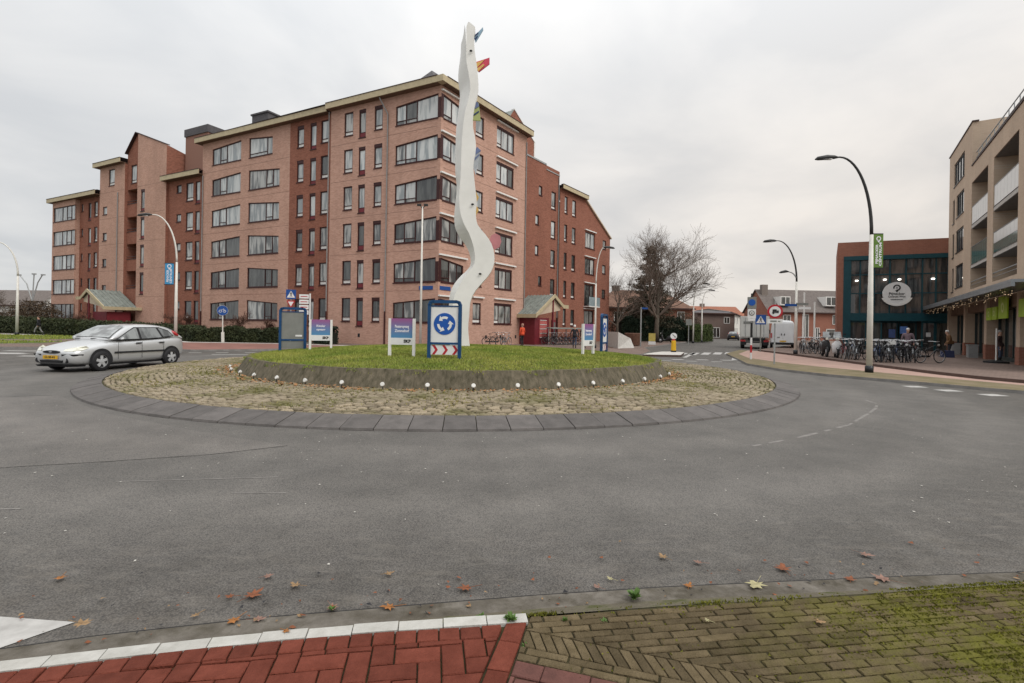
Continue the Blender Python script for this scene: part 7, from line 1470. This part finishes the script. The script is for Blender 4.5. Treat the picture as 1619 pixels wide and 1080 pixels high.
# ---------------------------------------------------------------- vegetation
random.seed(17); np.random.seed(17)
m_bark=mat('grey_bark',(.11,.09,.07),.9,.25,6,bump=.5,bscale=20); m_twig=mat('winter_twig',(.165,.13,.105),.9,.25,3); m_twig2=mat('brown_twig',(.085,.06,.042),.9,.25,3)
def tree(name,label,loc,h,trunk_h,spread,depth,mt,mc,lean=0,seed=1,r0=None,first=6,group=None,upb=.25,twl=1.0):
    rnd_=random.Random(seed); t=thing(name,label,'tree' if 'shrub' not in name else 'shrub',loc,0,group); base=Vector(loc); tm=MB(); cm=MB(); r0=r0 or h*.018
    def grow(mb,p,d,l,r,lev):
        n=3; pts=[p]; rs=[r]; q=p.copy(); dd=d.copy()
        for i in range(n):
            dd=(dd+Vector((rnd_.gauss(0,.14),rnd_.gauss(0,.14),rnd_.gauss(0,.1)+upb*.18))).normalized(); q=q+dd*l/n; pts.append(q.copy()); rs.append(max(r*(1-.5*(i+1)/n),.009))
        mb.tube(pts,rs,5 if lev<2 else 3,cap=False)
        if lev>=depth: return
        nb=(first if lev==0 else rnd_.choice((3,4,4,5)))
        for k in range(nb):
            f=.35+.65*(k+rnd_.random()*.6)/nb if lev else .5+.5*(k+rnd_.random())/nb
            f=min(f,1); i=min(int(f*n),n-1); pp=pts[i].lerp(pts[i+1],f*n-i); ax=dd.orthogonal().normalized(); a=rnd_.uniform(0,6.283)+k*2.4; side=(Matrix.Rotation(a,3,dd)@ax)
            sp=rnd_.uniform(.55,1.05)*spread; nd=(dd*math.cos(sp)+side*math.sin(sp)+Vector((0,0,upb*.35))).normalized()
            grow(cm,pp,nd,l*rnd_.uniform(.55,.82)*(1 if lev else .95),rs[i]*rnd_.uniform(.5,.68),lev+1)
    tp=[base,base+Vector((lean*.3,0,trunk_h*.5)),base+Vector((lean,0,trunk_h))]; tm.tube(tp,[r0*1.25,r0,r0*.85],9)
    grow(tm,tp[-1],Vector((lean*.2,0,1)).normalized(),h*.36,r0*.82,0)
    for k in range(first-2):
        a=k*2.4+rnd_.random(); grow(cm,tp[1].lerp(tp[2],.6+.4*rnd_.random()),Vector((math.cos(a)*spread,math.sin(a)*spread,.7)).normalized(),h*.30,r0*.5,1)
    obj('trunk',tm,mt,t,smooth=True); obj('crown',cm,mc,t); return t
tree('street_tree','large bare spreading street tree at the corner of the far hedge',(16.7,58.5,.1),13.2,3.2,.80,5,m_bark,m_twig,lean=.1,seed=4,r0=.26,first=9)
tree('bare_tree','slender bare tree left of the evergreen beside the apartment wing',(12.6,60.5,.1),8.8,2.2,.75,4,m_bark,m_twig,seed=8,r0=.15)
tree('bare_tree','low twiggy tree behind the hedge, nearest the apartment wing',(11.0,66,.1),6.0,1.2,.8,4,m_bark,m_twig2,seed=12,r0=.12)
for i,(x,y,h,s_,lab) in enumerate(((14.3,66,4.8,3,'bare brown shrub over the right hedge, left end'),(16.6,67,5.2,5,'bare brown shrub over the right hedge, under the street tree'),(20.0,68,4.6,7,'bare brown shrub over the right hedge, towards the garden gate'),(23.2,69,4.2,9,'bare brown shrub at the right end of the hedge'))): tree('bare_shrub',lab,(x,y,.1),h,.3,.9,4,m_twig2,m_twig2,seed=s_,r0=.06,first=10,group='bare shrubs above the right hedge')
for i,(x,y,h,s_,lab) in enumerate(((-26.5,41.5,2.6,21,'bare red brown shrub by the dark wall link, left of the round cycle sign'),(-22.3,40.9,2.7,22,'bare brown shrub behind the cycle path sign'),(-19.5,40.2,2.3,23,'small bare shrub between cycle sign and blue framed sign'),(-29.0,43,2.6,24,'bare red brown shrub behind the car roof near the lamp post'),(-39.5,47.0,3.0,27,'bare shrub under the left porch canopy'))): tree('bare_shrub',lab,(x,y,.1),h,.2,.85,4,m_twig2,mat('red_twig',(.10,.05,.035),.9,.3,3),seed=s_,r0=.035,group='bare shrubs in the front garden')
for i,(x,y,h,s_,lab) in enumerate(((-55.5,58,4.6,31,'dense brown shrub against the left end of the apartment block'),(-52.5,56,4.0,32,'dense brown shrub in front of the bay window wall'),(-66,66,6.0,33,'bare tree between far lamp mast and hedge'),(-72,68,5.5,34,'bare tree at the far left above the white fence'),(-79,70,6.6,35,'bare tree at the left picture edge'))): tree('bare_tree' if h>5 else 'bare_shrub',lab,(x,y,.1),h,.5,.8,4,m_twig2,m_twig2,seed=s_,r0=.07,group='bare bushes at the left')
def leafcloud(pts,s_,m,name,parent=None,flat=0):
    n=len(pts); a=np.random.normal(0,1,(n,3)); a/=np.linalg.norm(a,axis=1)[:,None]; b=np.cross(a,np.random.normal(0,1,(n,3))); b/=np.linalg.norm(b,axis=1)[:,None]; c=np.cross(a,b); sz=np.random.uniform(.6,1.2,n)[:,None]*s_
    v=np.stack([pts-b*sz,pts+c*sz*.45,pts+b*sz,pts-c*sz*.45],1).reshape(-1,3)
    off=np.array(wloc(parent)); v=v-off
    me=bpy.data.meshes.new(name); me.vertices.add(4*n); me.vertices.foreach_set('co',v.ravel()); me.loops.add(4*n); me.loops.foreach_set('vertex_index',np.arange(4*n,dtype=np.int32)); me.polygons.add(n); me.polygons.foreach_set('loop_start',np.arange(0,4*n,4,dtype=np.int32)); me.polygons.foreach_set('loop_total',np.full(n,4,dtype=np.int32)); me.materials.append(m); me.update(calc_edges=True); me.validate(); o=bpy.data.objects.new(name,me); COL.objects.link(o); o.parent=parent; return o
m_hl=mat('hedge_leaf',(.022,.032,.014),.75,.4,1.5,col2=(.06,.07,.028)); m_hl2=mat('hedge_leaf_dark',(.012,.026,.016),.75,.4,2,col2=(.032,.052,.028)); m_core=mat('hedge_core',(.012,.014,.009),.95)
def hedge(name,label,A,B,wd,h0,h1,n,m,s_=.09):
    t=thing(name,label,'hedge',(A[0],A[1],.1)); a,b=np.array(A),np.array(B); d=b-a; L_=np.linalg.norm(d); d/=L_; q=np.array([-d[1],d[0]])
    u=np.random.uniform(0,1,n); wv=np.random.uniform(-1,1,n); hh=(h0+(h1-h0)*u)*(1+.10*np.sin(u*L_*1.7)+.07*np.sin(u*L_*4.3+1)+.05*np.sin(u*L_*11)); zz_=np.random.uniform(0,1,n)
    f=np.random.uniform(0,1,n); shell=f<.78; wv=np.where(shell&(f<.5),np.sign(wv)*(.85+.15*np.random.uniform(0,1.4,n)),wv); zz_=np.where(shell&(f>=.5),.88+.16*np.random.uniform(0,1,n),zz_)
    pts=np.stack([a[0]+d[0]*u*L_+q[0]*wv*wd/2,a[1]+d[1]*u*L_+q[1]*wv*wd/2,.1+zz_*hh],1); leafcloud(pts,s_,m,'foliage',t)
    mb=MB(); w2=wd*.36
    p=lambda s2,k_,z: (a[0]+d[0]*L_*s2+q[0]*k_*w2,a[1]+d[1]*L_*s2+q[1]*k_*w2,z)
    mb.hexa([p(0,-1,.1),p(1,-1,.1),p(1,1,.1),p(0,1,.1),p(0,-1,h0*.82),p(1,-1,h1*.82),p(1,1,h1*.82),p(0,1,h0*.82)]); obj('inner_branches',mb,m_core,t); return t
hedge('clipped_hedge','low green hedge along the cycle path before the apartment front',(-16.6,38.7),(-24.2,38.3),1.5,.98,1.02,16000,m_hl); hedge('clipped_hedge','long low green hedge behind the silver car and the left walker',(-24.6,39.3),(-52,52.5),1.7,1.05,1.5,26000,m_hl,.11); hedge('clipped_hedge','low dark hedge at the far left picture edge',(-52.4,52.8),(-76,58),1.8,1.5,1.7,14000,m_hl,.13)
hedge('tall_hedge','tall dark green hedge behind the street tree and yellow bollard',(13.2,62.5),(22.6,66.2),1.4,2.75,2.55,26000,m_hl2,.11); hedge('garden_hedge','lighter green hedge strip right of the tall dark hedge',(22.8,64.5),(26.6,68),1.0,2.0,1.9,7000,mat('hedge_leaf_light',(.05,.075,.02),.75,.4,2,col2=(.10,.13,.04)),.10); hedge('small_hedge','small dark shrub clump behind the white direction sign',(-13.2,37.3),(-14.6,38.2),1.0,1.15,1.0,4500,m_hl2,.08)
# dark evergreen behind the bare tree
t=thing('evergreen_tree','dark ragged evergreen conifer behind the bare street tree','tree',(17.9,66,.1)); mb=MB(); mb.tube([(17.9,66,.1),(17.9,66,6),(17.9,66,12.4)],[.28,.2,.03],8); obj('trunk',mb,m_bark,t); P_=[]
for i in range(300):
    z=2.2+10.2*random.random()**1.15; rmax=4.2*(1-(z-1.2)/11.8)**.8+.25; a=random.uniform(0,6.283); L_=rmax*random.uniform(.6,1.08); n=int(46*L_/2.5)+18
    u=np.random.uniform(.12,1,n)**.8; dr=random.uniform(-.30,.12); x=u*L_; zz_=z+x*dr+.10*x*x/max(rmax,.6)
    P_.append(np.stack([17.9+np.cos(a)*x+np.random.normal(0,.13,n),66+np.sin(a)*x+np.random.normal(0,.13,n),zz_+np.random.normal(0,.11,n)],1))
leafcloud(np.concatenate(P_),.14,mat('needle_clump',(.035,.034,.02),.85,.4,1.2,col2=(.095,.08,.05)),'crown',t)

# brown winter foliage of the two dense shrubs at the left end, and dead leaves in the thicket behind the right hedge
def blob(name,label,c,rx,ry,rz,n,m,s_):
    t=thing(name,label,'shrub',(c[0],c[1],.1)); u=np.random.normal(0,1,(n,3)); u/=np.linalg.norm(u,axis=1)[:,None]; u*=np.random.uniform(.35,1,n)[:,None]**.6; lump=1+.28*np.sin(u[:,0]*5+c[0])*np.sin(u[:,2]*6+1); u*=lump[:,None]
    p=np.stack([c[0]+u[:,0]*rx,c[1]+u[:,1]*ry,c[2]+u[:,2]*rz],1); p=p[p[:,2]>.1]; leafcloud(p,s_,m,'foliage',t); mb=MB()
    for i in range(14): a=i*2.4; mb.tube([(c[0],c[1],.1),(c[0]+.5*rx*math.cos(a),c[1]+.5*ry*math.sin(a),c[2]*.8),(c[0]+.95*rx*math.cos(a),c[1]+.9*ry*math.sin(a),c[2]+rz*.55*math.sin(i*1.7))],[.05,.035,.012],4)
    obj('stem',mb,m_twig2,t)
m_bl=mat('winter_leaf',(.045,.032,.02),.85,.4,2,col2=(.10,.068,.04))
blob('winter_shrub','rounded brown winter shrub at the bay window end of the apartment block',(-51.2,54.5,1.7),2.6,2.2,2.0,5200,m_bl,.10)
blob('winter_shrub','smaller brown winter shrub left of the bay window shrub',(-56.5,58,1.4),2.4,2,1.7,3200,m_bl,.10)
for i,(x,y,z,rx,rz) in enumerate(((12.6,64.5,2.9,2.4,1.7),(15.8,66.5,3.2,2.6,2.1),(20.2,68.5,3.1,2.6,1.8),(24.0,70,2.6,2.0,1.5))): blob('winter_shrub','brown leafy thicket above the right hedge, %s from the apartment wing'%ordw[i],(x,y,z),rx,1.6,rz,2300,m_bl,.09)
